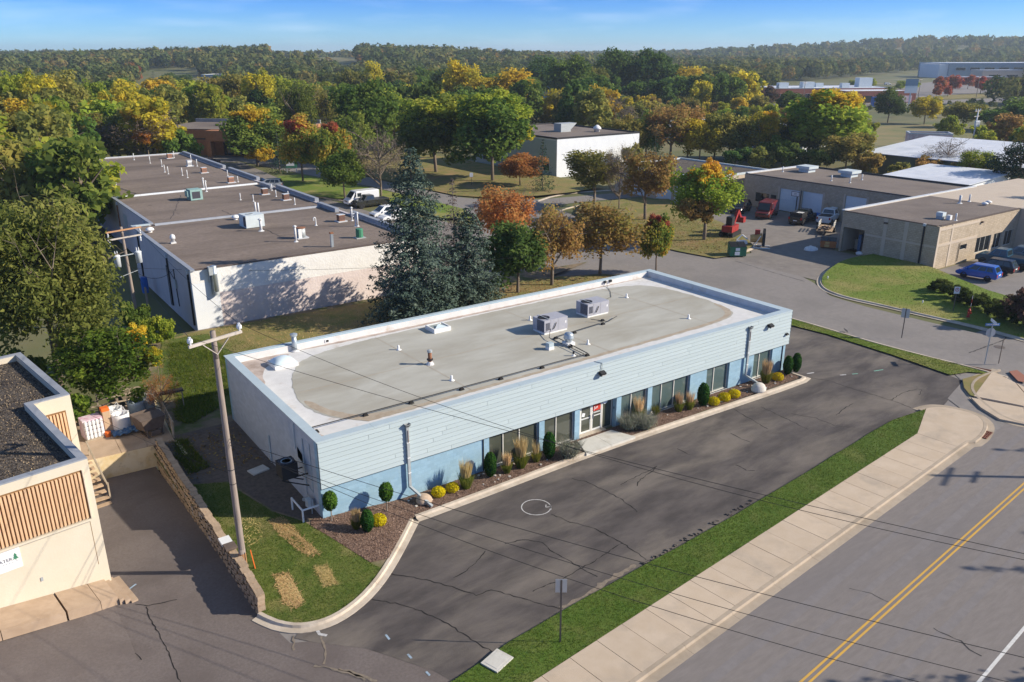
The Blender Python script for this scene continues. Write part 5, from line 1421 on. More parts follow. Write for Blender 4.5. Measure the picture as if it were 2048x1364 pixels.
# goods on the dock
pj = thing('pallet_of_jugs', 'pallet of shrink wrapped white jugs on the loading dock', 'pallet load', (-7.85,17.0,0.5), R(8))
MB().box(-0.55,-0.5,0,0.55,0.5,0.12).build('pallet', 'wood_grey', pj)
jm = None
for i in range(5):
    for j in range(3):
        for k in range(4):
            if j > 0 and 0 < i < 4 and k < 3: continue
            if jm is None:
                o = MB().lathe((0,0,0), [(0.10,0),(0.105,0.02),(0.105,0.20),(0.05,0.26),(0.05,0.285)], 6).build('jug', 'white_plastic', pj); jm = o.data
            else: o = link('jug', jm, pj)
            o.location = (-0.44+i*0.22, -0.38+j*0.3, 0.125+k*0.29)
MB().box(-0.57,-0.30,0.12,0.57,0.55,1.31).build('wrap', 'pink_wrap', pj)
t = thing('shipping_carton', 'tall pale carton with orange ends standing behind the wrapped jugs', 'box', (-6.98,17.2,0.5), R(8))
MB().box(-0.22,-0.2,0.0,0.22,0.2,1.5).build('carton', 'cardboard', t); MB().box(-0.24,-0.21,1.5,0.2,0.21,1.72).build('lid', 'orange_plastic', t)
t = thing('orange_tub', 'small orange tub on the dock floor beside the jugs', 'tub', (-7.12,16.6,0.5)); MB().lathe((0,0,0), [(0.16,0),(0.19,0.3),(0.2,0.3)], 10).build('tub', 'orange_plastic', t)
def bulk_bag(x, y, s, label, m='white_plastic', rz=0.2):
    t = thing('bulk_bag', label, 'bag', (x,y,0.5), rz)
    MB().lathe((0,0,0), [(0.42*s,0),(0.50*s,0.2*s),(0.48*s,0.75*s),(0.50*s,0.95*s),(0.40*s,0.97*s),(0.30*s,0.72*s),(0.02,0.66*s)], 9).build('sack', m, t, True)
    for a in (0.5, 2.1, 3.7, 5.2): MB().path([(0.45*s*math.cos(a),0.45*s*math.sin(a),0.9*s),(0.5*s*math.cos(a+0.3),0.5*s*math.sin(a+0.3),1.12*s),(0.45*s*math.cos(a+0.6),0.45*s*math.sin(a+0.6),0.92*s)], 0.02, 4).build('lifting_loop', m, t)
bulk_bag(-6.35, 18.4, 1.1, 'open white bulk bag farthest back against the dock fence')
bulk_bag(-6.2, 17.2, 1.15, 'open white bulk bag in front, grey sheeting below it')
bulk_bag(-4.95, 18.9, 1.05, 'blue grey open bag in the back corner of the dock', 'grey_plastic')
bulk_bag(-4.2, 19.4, 1.0, 'blue grey bag squeezed against the corner post of the dock fence', 'grey_plastic', 0.8)
t = thing('crumpled_tarp', 'crumpled grey blue tarp in front of the white bulk bags', 'tarp', (-6.0,16.45,0.5))
bm = bmesh.new(); bmesh.ops.create_grid(bm, x_segments=10, y_segments=7, size=0.5)
r_ = random.Random(8)
for q in bm.verts: q.co = Vector((q.co.x*1.8, q.co.y*1.1, 0.12+0.28*r_.random()*(1-abs(q.co.x)*1.4)))
me = bpy.data.meshes.new('sheet'); bm.to_mesh(me); bm.free(); me.materials.append(MATS['blue_tarp']); link('sheet', me, t)
hp = thing('tipping_hopper', 'dark brown metal tipping hopper with open lid at the dock edge', 'hopper', (-4.85,15.6,0.5), R(12))
h = MB(); h.add([(-0.55,-0.65,0.45),(0.55,-0.65,0.45),(0.6,0.6,0.25),(-0.6,0.6,0.25),(-0.75,-0.75,1.2),(0.75,-0.75,1.2),(0.8,0.85,1.25),(-0.8,0.85,1.25)], [(0,3,2,1),(0,1,5,4),(1,2,6,5),(2,3,7,6),(3,0,4,7)])
h.build('tub', 'iron_brown', hp)
MB().add([(-0.78,-0.78,1.22),(0.78,-0.78,1.22),(0.8,0.3,1.30),(-0.8,0.3,1.30)], [(0,1,2,3)]).build('lid', 'iron_brown', hp)
f = MB()
for x in (-0.5,0.42): f.box(x,-0.75,0,x+0.08,0.6,0.1); f.box(x,-0.7,0.1,x+0.08,-0.62,0.5); f.box(x,0.5,0.1,x+0.08,0.58,0.3)
f.build('base_frame', 'iron_brown', hp); MB().box(-0.3,-0.85,0.12,0.3,-0.66,0.42).build('step_plate', 'iron_brown', hp)
t = thing('sheet_metal_awning', 'dark corrugated metal sheet sticking out over the dock fence', 'metal sheet', (-2.9,18.6,1.72), R(-6))
c = MB(); 
for k in range(8): c.add([(-0.9,-0.4+k*0.1,0.0),(0.9,-0.4+k*0.1,0.03),(0.9,-0.35+k*0.1,0.05),(-0.9,-0.35+k*0.1,0.02),(0.9,-0.30+k*0.1,0.03),(-0.9,-0.30+k*0.1,0.0)], [(0,1,2,3),(3,2,4,5)])
c.build('sheet', 'iron_black', t); MB().box(0.78,-0.05,-1.3,0.84,0.02,0.0).build('prop', 'wood_grey', t)

# ---------------------------------------------------------------- poles and wires
def utility_pole(loc, h, lean, label, name='utility_pole'):
    t = thing(name, label, 'utility pole', loc)
    m = MB(); n = 10
    for k in range(n): 
        a, b = k/n, (k+1)/n
        m.cyl((lean[0]*a,lean[1]*a,h*a-0.05),(lean[0]*b,lean[1]*b,h*b-0.05+ (0.05 if k == n-1 else 0)),0.165-0.05*a,0.165-0.05*b,12,caps=(k in (0,n-1)))
    m.build('shaft', 'pole_wood', t, True)
    return t
PN = Vector((-4.6,-1.63,0.25)); HP = 11.7
pn = utility_pole(PN, HP, (0.0,0.0), 'tall weathered utility pole with one crossarm on the corner lawn')
MB().cyl((0,0,0),(0,0,0.9),0.171,0.168,12,caps=False).build('stained_foot', 'pole_foot', pn)
AD = Vector((0.955,0.297,0))                 # crossarm direction
def arm(t, z, half, mat, hgt=0.12, off=0.16):
    n_ = Vector((AD.y,-AD.x,0))*off
    MB().bar(n_-AD*half+Vector((0,0,z)), n_+AD*half+Vector((0,0,z)), 0.10, hgt).build('crossarm', mat, t)
    return n_
n_ = arm(pn, HP-0.32, 1.25, 'arm_wood')
for s in (-1, 1): MB().bar(n_+AD*(0.62*s)+Vector((0,0,HP-0.40)), n_*0.9+Vector((0,0,HP-1.0)), 0.05, 0.03).build('brace', 'arm_wood', pn)
tips = []
for s in (-1, 1):
    q = n_+AD*(1.16*s)+Vector((0,0,HP-0.26))
    MB().lathe(tuple(q), [(0.04,0),(0.04,0.08),(0.11,0.10),(0.12,0.18),(0.10,0.26),(0.06,0.30),(0.06,0.34)], 10).build('insulator', 'porcelain', pn)
    tips.append(PN + q + Vector((0,0,0.32)))
for z in (4.5, 5.2): MB().lathe((0.0,0,z), [(0.145,0),(0.15,0.02),(0.145,0.04)], 12).build('band', 'iron_black', pn)
st = thing('marker_stake', 'thin orange stake leaning at the foot of the near utility pole', 'stake', (-4.2,-2.05,0.25)); MB().bar((0,0,0),(-0.1,0.1,1.1),0.04).build('stake', 'orange_plastic', st)
t = thing('white_flag', 'small white rag on the grass beside the near utility pole', 'rag', (-3.75,-1.6,0.27)); MB().add([(-0.12,-0.1,0),(0.12,-0.08,0),(0.1,0.1,0.14),(-0.1,0.1,0.1)], [(0,1,2,3)]).build('cloth', 'white_plastic', t)

PF = Vector((-0.6,39.6,0.45))
pf = utility_pole(PF, 8.6, (-0.1,0.0), 'far utility pole carrying two crossarms and grey transformers')
for z, half, m in ((8.35,1.55,'arm_brown'), (7.7,1.5,'arm_wood')):
    n_ = arm(pf, z, half, m)
    for s in (-1,1):
        q = n_+AD*(s*(half-0.15))+Vector((0,0,z-0.06))
        MB().lathe((q.x,q.y,q.z-0.5), [(0.03,0),(0.07,0.06),(0.05,0.2),(0.08,0.25),(0.03,0.5)], 8).build('cutout_fuse', 'porcelain', pf)
MB().bar(AD*-0.9+Vector((0,-0.2,6.2)),AD*0.9+Vector((0,-0.2,6.2)),0.07).build('bracket', 'galv_dull', pf)
for s in (-1,1):
    q = AD*(s*0.95)+Vector((0,-0.3,5.35))
    tf = MB().lathe(tuple(q), [(0.02,0),(0.26,0.03),(0.27,0.9),(0.29,0.94),(0.24,1.02),(0.02,1.06)], 14).build('transformer', 'transformer', pf, True)
    for d in (-0.09,0.09): MB().lathe((q.x+d,q.y,q.z+1.0), [(0.05,0),(0.03,0.1),(0.05,0.14),(0.02,0.38)], 8).build('bushing', 'porcelain', tf)
    MB().bar((q.x-s*0.2,q.y,q.z-0.05),(q.x-s*0.2,q.y,q.z+0.85),0.05).build('hanger', 'galv_dull', tf)
MB().bar(AD*-0.9+Vector((0,-0.1,4.4)),AD*0.5+Vector((0.2,-0.1,4.7)),0.04).build('guy_bracket', 'galv_dull', pf)
t = thing('short_post', 'short grey wooden post beside the far utility pole', 'post', (0.35,39.2,0.45)); MB().cyl((0,0,0),(0,0,3.2),0.11,0.09,8).build('shaft', 'pole_wood', t)

def wire(a, b, sag, label, r=0.011, n=26, name='power_line'):
    a, b = Vector(a), Vector(b)
    pts = [tuple(a.lerp(b, k/n) - Vector((0,0,sag*4*(k/n)*(1-k/n)))) for k in range(n+1)]
    m = MB(); m.path(pts, r, 3)
    return tag(m.build(name, 'wire'), label, 'wire')
pa = utility_pole((14.0,-36.0,0.0), 11.0, (0,0), 'utility pole across the main street that the wires run to')
arm(pa, 10.7, 1.25, 'arm_wood')
ps = utility_pole((47.7,-28.6,0.0), 11.4, (0,0), 'utility pole across the main street casting a crossarm shadow')
arm(ps, 11.0, 1.3, 'arm_wood'); arm(ps, 10.2, 0.8, 'arm_wood')
wire(tips[1], (12.0,-34.6,10.8), 1.45, 'thin overhead wire from the right insulator of the near pole across the parking lot', 0.011)
wire(tips[0], (13.0,-36.6,10.8), 0.7, 'thin overhead wire from the left insulator of the near pole across the parking lot', 0.011)
wire(PN+Vector((0,0,6.75)), (14.0,-36.0,7.2), 0.7, 'upper of three dark cables from the near pole across the lot and street', 0.013)
wire(PN+Vector((0,0,6.45)), (14.0,-35.4,6.1), 1.0, 'middle of three dark cables from the near pole across the lot and street', 0.012)
wire(PN+Vector((0,0,6.6)), (14.0,-34.2,5.0), 1.5, 'lowest of three dark cables from the near pole across the lot and street', 0.013)
wire(PF+AD*-1.35+Vector((0,0,8.2)), tips[0], 0.35, 'wire from the upper crossarm of the far pole to the near pole, left one')
wire(PF+AD*1.35+Vector((0,0,8.2)), tips[1], 0.35, 'wire from the upper crossarm of the far pole to the near pole, right one')
wire(PF+Vector((0.1,0,5.0)), (40,16,7.0), 1.2, 'cable from the far pole passing in front of the white wall over the flat roof', 0.014)
wire(PF+Vector((0.1,0,5.0)), (3.22,40.4,4.6), 0.9, 'drooping service cable from the far pole to the shaded mauve side wall', 0.02)
wire((-9.9,13.4,5.2), PN+Vector((0,0,5.0)), 0.3, 'thin cable from the cream building to the near utility pole', 0.009)
# ---------------------------------------------------------------- planting bed in front of the blue building
def plant(name, label, cat, loc, group=None):
    t = thing(name, label, cat, loc, rnd.uniform(0,6.28), group)
    return t

def ball_me(name, seed, n, leaf, rx, rz, cz, mat, jitter=0.12, zmin=0.0, aspect=0.7):
    me = quad_mesh(name, *leaf_ball(seed, n, leaf, rx, rz, cz, zmin, jitter), aspect=aspect, seed=seed)
    me.materials.append(MATS[mat]); return me

ARB = [ball_me('foliage', s, 2600, 0.045, 0.36, 0.80, 0.82, 'arborvitae', 0.14) for s in (1,2)]
TOP = [ball_me('foliage', s, 1700, 0.055, 0.37, 0.55, 1.18, 'topiary', 0.25) for s in (3,4)]
MUM = [ball_me('blossom', s, 1500, 0.032, 0.40, 0.30, 0.22, 'mum_yellow', 0.2) for s in (5,6)]
core = {k: ball_me('inner_foliage', 9, 300, 0.14, 0.26*sx, 0.6*sz, 0.8, m, 0.1) for k, sx, sz, m in (('arb',1,1,'arborvitae'),)}
stemm = MB().cyl((0,0,0),(0.02,0,0.75),0.035,0.03,6)
stem_me = None

def arbor(x, y, label, s=1.0, sh=1.0):
    t = plant('arborvitae', label, 'shrub', (x, y, zt(x,y)+0.02), 'clipped shrubs along the blue building')
    o = link('foliage', ARB[rnd.randrange(2)], t); o.scale = (s, s, s*sh)
    o = link('inner_foliage', core['arb'], t); o.scale = (s, s, s*sh)
def topiary(x, y, label, s=1.0):
    global stem_me
    t = plant('topiary', label, 'shrub', (x, y, zt(x,y)+0.02), 'clipped shrubs along the blue building')
    o = link('foliage', TOP[rnd.randrange(2)], t); o.scale = (s,s,s)
    if stem_me is None:
        q = stemm.build('stem', 'bark_pale', t); stem_me = q.data
    else: link('stem', stem_me, t)
def mum(x, y, label, s=1.0):
    t = plant('chrysanthemum', label, 'flower', (x, y, zt(x,y)+0.02), 'yellow mums along the blue building')
    o = link('blossom', MUM[rnd.randrange(2)], t); o.scale = (s,s,s)
def reed(x, y, label, s=1.0, plume=1.0):
    t = plant('feather_grass', label, 'ornamental grass', (x, y, zt(x,y)+0.02), 'feather grasses along the blue building')
    sd = int(abs(x*100))
    co, ti = blades(sd, 620, 0.5*s, 0.95*s, 0.012, 0.55, 0.5, 0.35)
    link('leaves', tri_mesh('leaves', co, ti, 'grass_tall'), t)
    if plume:
        co, ti = blades(sd+1, int(240*plume), 0.36*s, 1.0*s, 0.02, 0.28, 0.35, 0.6, 0.62*s)
        link('plume', tri_mesh('plume', co, ti, 'grass_plume'), t)
def sage(x, y, label, s=1.0):
    t = plant('russian_sage', label, 'shrub', (x, y, zt(x,y)+0.02), 'silvery sage bushes by the entrance')
    sd = int(abs(x*70))
    co, ti = blades(sd, 900, 0.9*s, 1.25*s, 0.016, 0.9, 0.6, 0.35)
    link('stems', tri_mesh('stems', co, ti, 'sage'), t)
    o = link('foliage', ball_me('foliage', sd, 1700, 0.045, 0.85*s, 0.55*s, 0.45*s, 'sage', 0.7, 0.02, 0.35), t)
def boulder(x, y, r, mat, label):
    t = thing('boulder', label, 'rock', (x, y, zt(x,y)+0.02), rnd.uniform(0,3))
    bm = bmesh.new(); bmesh.ops.create_icosphere(bm, subdivisions=3, radius=r)
    r_ = random.Random(int(x*10))
    ph = [r_.uniform(0,6) for _ in range(3)]
    for q in bm.verts:
        k = 1 + 0.10*math.sin(q.co.x/r*2.3+ph[0]) + 0.08*math.sin(q.co.y/r*3.1+ph[1]) + 0.06*math.sin(q.co.z/r*4+ph[2])
        q.co = Vector((q.co.x*k*1.15, q.co.y*k, max(-0.25*r, q.co.z*k*0.78) + r*0.35))
    me = bpy.data.meshes.new('stone'); bm.to_mesh(me); bm.free(); me.materials.append(MATS[mat])
    me.polygons.foreach_set('use_smooth', [True]*len(me.polygons)); link('stone', me, t)

topiary(*(0.26,-0.47), 'round clipped topiary on a stem nearest the shaded corner of the building', 1.0)
topiary(*(3.15,-0.9), 'round clipped topiary on a stem just left of the front downspout', 1.0)
arbor(*(1.43,-2.19), 'dark clipped arborvitae in the wide mulch corner beside a yellow mum', 0.92, 0.85)
reed(*(1.05,-1.68), 'pale feather grass between the corner topiary and the dark arborvitae', 0.75)
mum(*(2.23,-1.81), 'yellow mum beside the dark arborvitae in the wide mulch corner', 1.05)
boulder(*(5.34,-0.92), 0.42, 'rock_tan', 'tan boulder beside the front downspout')
mum(*(6.27,-0.87), 'yellow mum next to the tan boulder', 1.0)
mum(*(7.14,-0.9), 'yellow mum between another mum and the first large feather grass', 0.98)
reed(*(7.93,-1.06), 'large feather grass against the bare blue wall left of the windows', 1.15)
arbor(*(9.72,-0.82), 'dark arborvitae at the left edge of the first window', 1.0, 0.98)
reed(*(10.75,-0.98), 'smaller feather grass under the first window, left one', 0.85)
reed(*(11.79,-0.92), 'big golden feather grass under the middle of the first window', 1.25, 1.6)
reed(*(12.94,-0.84), 'thin feather grass at the right end of the first window', 0.9, 0.35)
arbor(*(13.76,-1.04), 'dark arborvitae at the left edge of the second window', 1.05, 1.05)
sage(*(14.93,-1.48), 'silvery sage bush to the left of the entrance slab', 1.0)
sage(*(20.43,-0.79), 'silvery sage bush to the right of the entrance, nearest the door', 0.9)
sage(*(21.37,-1.28), 'broad silvery sage bush right of the entrance, near the kerb', 1.0)
reed(*(21.82,-0.21), 'pale feather grass rising behind the sage bushes right of the entrance', 1.15, 0.5)
reed(*(23.33,-0.24), 'green grass clump without plumes below the pale curtains', 0.75, 0)
reed(*(24.99,-0.74), 'feather grass at the right end of the widest curtained window', 0.95, 0.5)
reed(*(25.83,-0.94), 'feather grass left of the large rounded arborvitae', 0.9, 0.4)
arbor(*(26.98,-1.06), 'broad arborvitae with three yellow mums to its right', 1.15, 0.92)
mum(*(27.78,-1.32), 'yellow mum right beside the broad arborvitae, first of three', 1.05)
mum(*(28.9,-1.28), 'yellow mum in the middle of a row of three', 1.12)
mum(*(29.94,-1.28), 'yellow mum last of three, nearest the far downspout', 1.10)
boulder(*(32.16,-1.56), 0.50, 'rock_pale', 'pale boulder beside the far downspout')
reed(*(33.81,-0.91), 'tall pinkish feather grass in front of the last window', 1.2, 1.4)
mum(*(35.0,-1.06), 'yellow mum near the far end of the bed', 1.1)
arbor(*(36.39,-0.84), 'left one of the two dark arborvitae at the far end of the bed', 1.0, 0.95)
arbor(*(37.33,-0.9), 'right one of the two dark arborvitae at the far end of the bed', 0.98, 1.0)
for k in range(24):
    x = rnd.uniform(1, 36); 
# small stones in the mulch
m = MB()
for k in range(60):
    x = rnd.uniform(4, 36.5); y = rnd.uniform(-1.5, -0.3); s = rnd.uniform(0.03, 0.07); m.obox((x,y,zt(x,y)+0.05), s, s*0.8, s*0.6, rnd.uniform(0,3))
tag(m.build('bed_stones', 'rock_pale'), kind='stuff')

# ---------------------------------------------------------------- weeds, leaf litter, rough ground behind
def scrub(name, poly, n, h, w, mat, seed, z=None, lean=0.8):
    return turf(name, poly, z or zt, n, h, w, mat, seed, lean=lean)
scrub('weeds', [(0.09,32.11),(2.59,31.82),(3.49,25.45),(1.34,18.6),(-0.89,19.13),(-2.35,21.24)], 5000, 0.28, 0.03, 'weed', 31)
scrub('weeds', [(-1.92,20.93),(-0.08,19.61),(-0.14,17.07),(-2.53,15.43),(-3.12,16.77)], 1800, 0.3, 0.035, 'weed', 32)
scrub('weeds', [(-3.86,13.76),(-3.31,13.37),(-3.13,8.92),(-4.3,8.68),(-4.4,11.34)], 1200, 0.25, 0.03, 'weed', 33)
scrub('grass', [(0.2,15.2),(20,15.2),(10,19),(3.4,33.6),(-0.5,33),(-2,24)], 9000, 0.14, 0.02, 'grass_blade', 34)
scrub('dry_grass', [(20,15.3),(37,15.3),(46,22),(45.5,28),(24,33),(4,34),(8,21)], 9000, 0.14, 0.022, 'straw_blade', 35)
me_x = np.random.default_rng(50)
def litter(poly, n, seed, z=None):
    rg = np.random.default_rng(seed); P = np.array(poly); lo, hi = P.min(0), P.max(0)
    x = rg.uniform(lo[0],hi[0],n*3); y = rg.uniform(lo[1],hi[1],n*3); k = inside(poly,x,y); x, y = x[k][:n], y[k][:n]
    zz = np.array([(z or zt)(a,b) for a,b in zip(x,y)]) + 0.035
    me = quad_mesh('fallen_leaves', np.stack([x,y,zz],1), rg.normal(size=(len(x),3))*0.4+np.array([0,0,1]), 0.05+0.04*rg.random(len(x)), rg.random(len(x)), seed=seed)
    me.materials.append(MATS['leaf_litter']); tag(link('fallen_leaves', me), kind='stuff')
litter([(22,16),(37,15.4),(46,22),(45,28.5),(38,30),(26,31)], 3500, 51)
litter([(60.5,28),(60,34),(60.5,46),(70,50),(75,40),(68,28.5)], 3500, 52, lambda x,y: 0.12+0.3*sm((x-60)/8))
litter([(-4.8,8),(-0.3,8),(-0.3,14),(-4.8,14)], 500, 53)

# ---------------------------------------------------------------- signs and street furniture
def sign(loc, h, plates, label, cat='sign', post=0.05, rz=0.0, base=0.0):
    t = thing('street_sign', label, cat, (loc[0], loc[1], base), rz)
    m = MB(); m.box(-post/2,-0.02,0,post/2,0.02,h); m.box(-post/2-0.012,-0.005,0,post/2+0.012,0.0+0.012,h)
    m.build('post', 'post_steel', t)
    for (w_, hh, z, dy, mt, nm) in plates:
        MB().box(-w_/2, dy, z-hh/2, w_/2, dy+0.012, z+hh/2).build(nm, mt, t)
    return t
sp = (4.39,-13.89)
t = sign(sp, 3.0, [(0.46,0.62,2.72,0.021,'sign_back','plate')], 'bare backed sign on a steel post in the grass strip by the street', base=0.1, rz=R(-36))
sp = (51.14,-1.23)
t = sign(sp, 2.6, [(0.62,0.80,2.18,0.021,'sign_back','plate')], 'white backed sign on a post between the far lot and the side street', base=0.1, rz=R(-62))
sp = (50.61,-8.31)
t = thing('street_name_sign', 'street name sign with two crossed blades above a stop sign seen from behind', 'sign', (*sp, 0.1), R(-35))
MB().box(-0.03,-0.03,0,0.03,0.03,3.3).build('post', 'galv_dull', t)
b = MB().box(-0.55,-0.01,3.10,0.55,0.01,3.32).build('blade', 'sign_blue', t)
for k in range(9): MB().box(-0.46+k*0.105,-0.014,3.16,-0.40+k*0.105,0.014,3.27).build('lettering', 'sign_white', b)
b2 = MB().bar((-0.05,-0.5,3.45),(0.1,0.5,3.45),0.012,0.22).build('blade', 'sign_white', t)
oc = MB(); oc.lathe((0,0,0), [(0.38,0),(0.38,0.01)], 8); q = oc.build('stop_plate', 'sign_back', t, loc=(0,0.035,2.55)); q.rotation_euler = (R(90), R(22.5), 0)
sp = (51.59,-8.89)
t = thing('short_post', 'plain brown steel post beside the street name sign', 'post', (*sp, 0.1)); MB().box(-0.035,-0.025,0,0.035,0.025,2.0).build('post', 'post_steel', t)
sp = (61.83,0.02)
t = sign(sp, 2.3, [(0.5,0.66,2.0,-0.035,'sign_white','plate')], 'no parking sign with red circle on the lawn in front of the hedge', base=0.2, rz=R(-42))
rg_ = MB()
for k in range(20):
    a, b = k*math.pi/10, (k+1)*math.pi/10
    rg_.add([(0.18*math.cos(a),-0.04,2.06+0.18*math.sin(a)),(0.18*math.cos(b),-0.04,2.06+0.18*math.sin(b)),(0.135*math.cos(b),-0.04,2.06+0.135*math.sin(b)),(0.135*math.cos(a),-0.04,2.06+0.135*math.sin(a))], [(0,1,2,3)])
rg_.bar((-0.11,-0.041,2.17),(0.11,-0.041,1.95),0.03,0.004)
rg_.build('prohibition_ring', 'sign_red', t); text('lettering', 'P', 0.26, 'sign_ink', t, (0,-0.038,2.06), (R(90),0,0), extrude=0.001)
hp_ = (61.13,-1.71)
t = thing('fire_hydrant', 'dark red fire hydrant with striped marker rod on the shaded lawn', 'fire hydrant', (*hp_, 0.2))
MB().lathe((0,0,0), [(0.17,0),(0.17,0.05),(0.11,0.08),(0.11,0.55),(0.15,0.57),(0.15,0.62),(0.12,0.68),(0.03,0.80)], 12).build('barrel', 'hydrant_red', t, True)
m = MB(); m.cyl((-0.2,0,0.45),(0.2,0,0.45),0.06,0.06,8); m.cyl((0,-0.22,0.42),(0,0,0.42),0.075,0.075,8); m.build('outlet', 'hydrant_red', t)
for k in range(4): MB().cyl((0.13,0,0.6+k*0.35),(0.14+0.01*k,0,0.95+k*0.35),0.014,0.014,5).build('marker_rod', 'sign_white' if k % 2 else 'sign_red', t)
for (x,y), lb in (((62.13,13.49), 'small white lawn sprinkler head near the bend of the far kerb'), ((61.67,2.87), 'small white lawn marker in the middle of the office lawn')):
    t = thing('lawn_marker', lb, 'marker', (x,y,0.3)); MB().lathe((0,0,0), [(0.06,0),(0.08,0.2),(0.03,0.28)], 8).build('head', 'white_plastic', t)
sp = (48.84,2.52)
t = thing('rubber_flap', 'small black flap lying on the narrow grass strip', 'debris', (*sp, 0.1), 0.6); MB().add([(-0.3,-0.2,0),(0.3,-0.15,0.02),(0.25,0.2,0.25),(-0.3,0.1,0.2)], [(0,1,2,3)]).build('sheet', 'rubber', t)
sp = (66.15,89.49)
t = sign(sp, 2.3, [(0.6,0.75,2.0,-0.035,'sign_white','plate')], 'small white sign at the corner of the verge beyond the dead spruce', base=0.2, rz=R(-30))
sp = (88.75,35.27)
# hedge along the office car park
hd = thing('clipped_hedge', 'dark bushy hedge along the edge of the office lawn', 'hedge', (0,0,0))
for i, q in enumerate([(65.77,3.88),(64.74,2.08),(63.75,0.37),(63.23,-1.19),(62.5,-2.88),(61.84,-4.36),(61.45,-5.79),(60.66,-7.35)]):
    o = crown_obj('bush', 'hedge_leaf', hd, (1.25,1.35,1.5+0.2*(i%2)), name='shrub'); o.location = (q[0]+0.8, q[1], 0.2)
t = thing('purple_shrub', 'big dark purple leaved shrub at the right edge behind the hedge', 'shrub', (*(62.61,-5.96), 0.2)); crown_obj('bush', 'leaf_plum', t, (2.6,2.6,3.6))
# ---------------------------------------------------------------- white warehouse behind, with its crowded gravel roof
HW = 5.76; RW_ = 5.52
wh = thing('warehouse', 'long white warehouse, mauve in shade, with brown gravel roof behind the blue building', 'building', (0,0,0))
FP = [(3.2,34.6), (25.2,34.6), (25.2,124), (6.85,124), (6.85,93.0), (5.1,93.0), (5.1,57.3), (3.2,57.3)]
w = MB()
def wallrun(m, a, b, t, z0, z1, mi=0):
    dx, dy = b[0]-a[0], b[1]-a[1]; L = math.hypot(dx,dy); nx, ny = -dy/L*t, dx/L*t
    m.add([(a[0],a[1],z0),(b[0],b[1],z0),(b[0]+nx,b[1]+ny,z0),(a[0]+nx,a[1]+ny,z0),(a[0],a[1],z1),(b[0],b[1],z1),(b[0]+nx,b[1]+ny,z1),(a[0]+nx,a[1]+ny,z1)],
          [(0,3,2,1),(4,5,6,7),(0,1,5,4),(1,2,6,5),(2,3,7,6),(3,0,4,7)], mi)
m = MB(); m.box(5.4,34.6,3.45,25.19,34.95,HW-0.14); m.box(3.2,34.602,4.5,5.4,34.95,HW-0.14)
m.build('wall', 'stucco_white', wh)
m = MB(); m.box(5.4,34.604,0.1,25.19,34.95,3.449); m.build('wall', 'stucco_pink', wh)
m = MB(); m.box(3.2,34.603,0.1,5.399,34.95,4.499); m.build('wall', 'white_wall', wh)
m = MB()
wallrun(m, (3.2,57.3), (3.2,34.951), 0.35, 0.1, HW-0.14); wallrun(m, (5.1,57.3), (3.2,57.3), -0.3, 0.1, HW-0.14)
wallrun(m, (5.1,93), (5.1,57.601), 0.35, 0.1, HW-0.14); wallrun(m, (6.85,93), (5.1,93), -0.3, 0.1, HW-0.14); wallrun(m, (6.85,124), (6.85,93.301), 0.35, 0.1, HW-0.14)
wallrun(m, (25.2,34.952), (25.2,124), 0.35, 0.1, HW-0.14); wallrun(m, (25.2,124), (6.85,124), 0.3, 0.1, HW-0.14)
m.build('wall', 'wall_mauve_shade', wh)
MB().flat([(3.5,34.9), (24.9,34.9), (24.9,123.8), (7.1,123.8), (7.1,92.8), (5.4,92.8), (5.4,57.5), (3.5,57.5)], RW_).build('roof', 'gravel_roof', wh)
def cap(a, b, wd, z0, z1, mat='cap_grey'):
    m = MB(); dx, dy = b[0]-a[0], b[1]-a[1]; L = math.hypot(dx,dy); n = max(1, round(L/4))
    for k in range(n):
        p0 = (a[0]+dx*(k/n)+dx/L*0.004, a[1]+dy*(k/n)+dy/L*0.004); p1 = (a[0]+dx*((k+1)/n)-dx/L*0.004, a[1]+dy*((k+1)/n)-dy/L*0.004)
        m = MB(); nx, ny = -dy/L*wd/2, dx/L*wd/2
        m.add([(p0[0]+nx,p0[1]+ny,z0),(p0[0]-nx,p0[1]-ny,z0),(p1[0]-nx,p1[1]-ny,z0),(p1[0]+nx,p1[1]+ny,z0),(p0[0]+nx,p0[1]+ny,z1),(p0[0]-nx,p0[1]-ny,z1),(p1[0]-nx,p1[1]-ny,z1),(p1[0]+nx,p1[1]+ny,z1)],
              [(0,1,2,3),(7,6,5,4),(0,4,5,1),(1,5,6,2),(2,6,7,3),(3,7,4,0)])
        m.build('parapet_cap', mat, wh)
for a, b in (((3.36,34.45),(3.36,57.15)), ((5.26,57.5),(5.26,92.85)), ((7.0,93.2),(7.0,124.0))): cap(a, b, 0.38, HW-0.138, HW)
for a, b in (((3.15,57.32),(5.05,57.32)), ((5.05,93.02),(6.8,93.02))): cap(a, b, 0.30, HW-0.138, HW+0.02, 'cap_metal')
cap((3.58,34.75), (25.1,34.75), 0.38, HW-0.138, HW-0.06, 'iron_brown')
cap((7.2,123.85), (25.4,123.85), 0.36, HW-0.138, HW+0.02, 'cap_pale')
for a, b, dz in (((25.3,34.96),(25.3,50.5),0.22), ((24.5,52.9),(24.5,58.2),0.22), ((25.3,60.8),(25.3,74.4),0.25), ((24.4,74.2),(24.4,78.6),0.22), ((25.5,82.9),(25.5,96.5),0.25), ((25.5,99),(25.5,123.6),0.25)):
    cap(a, b, 0.5, RW_+0.001, HW+dz, 'cap_grey')
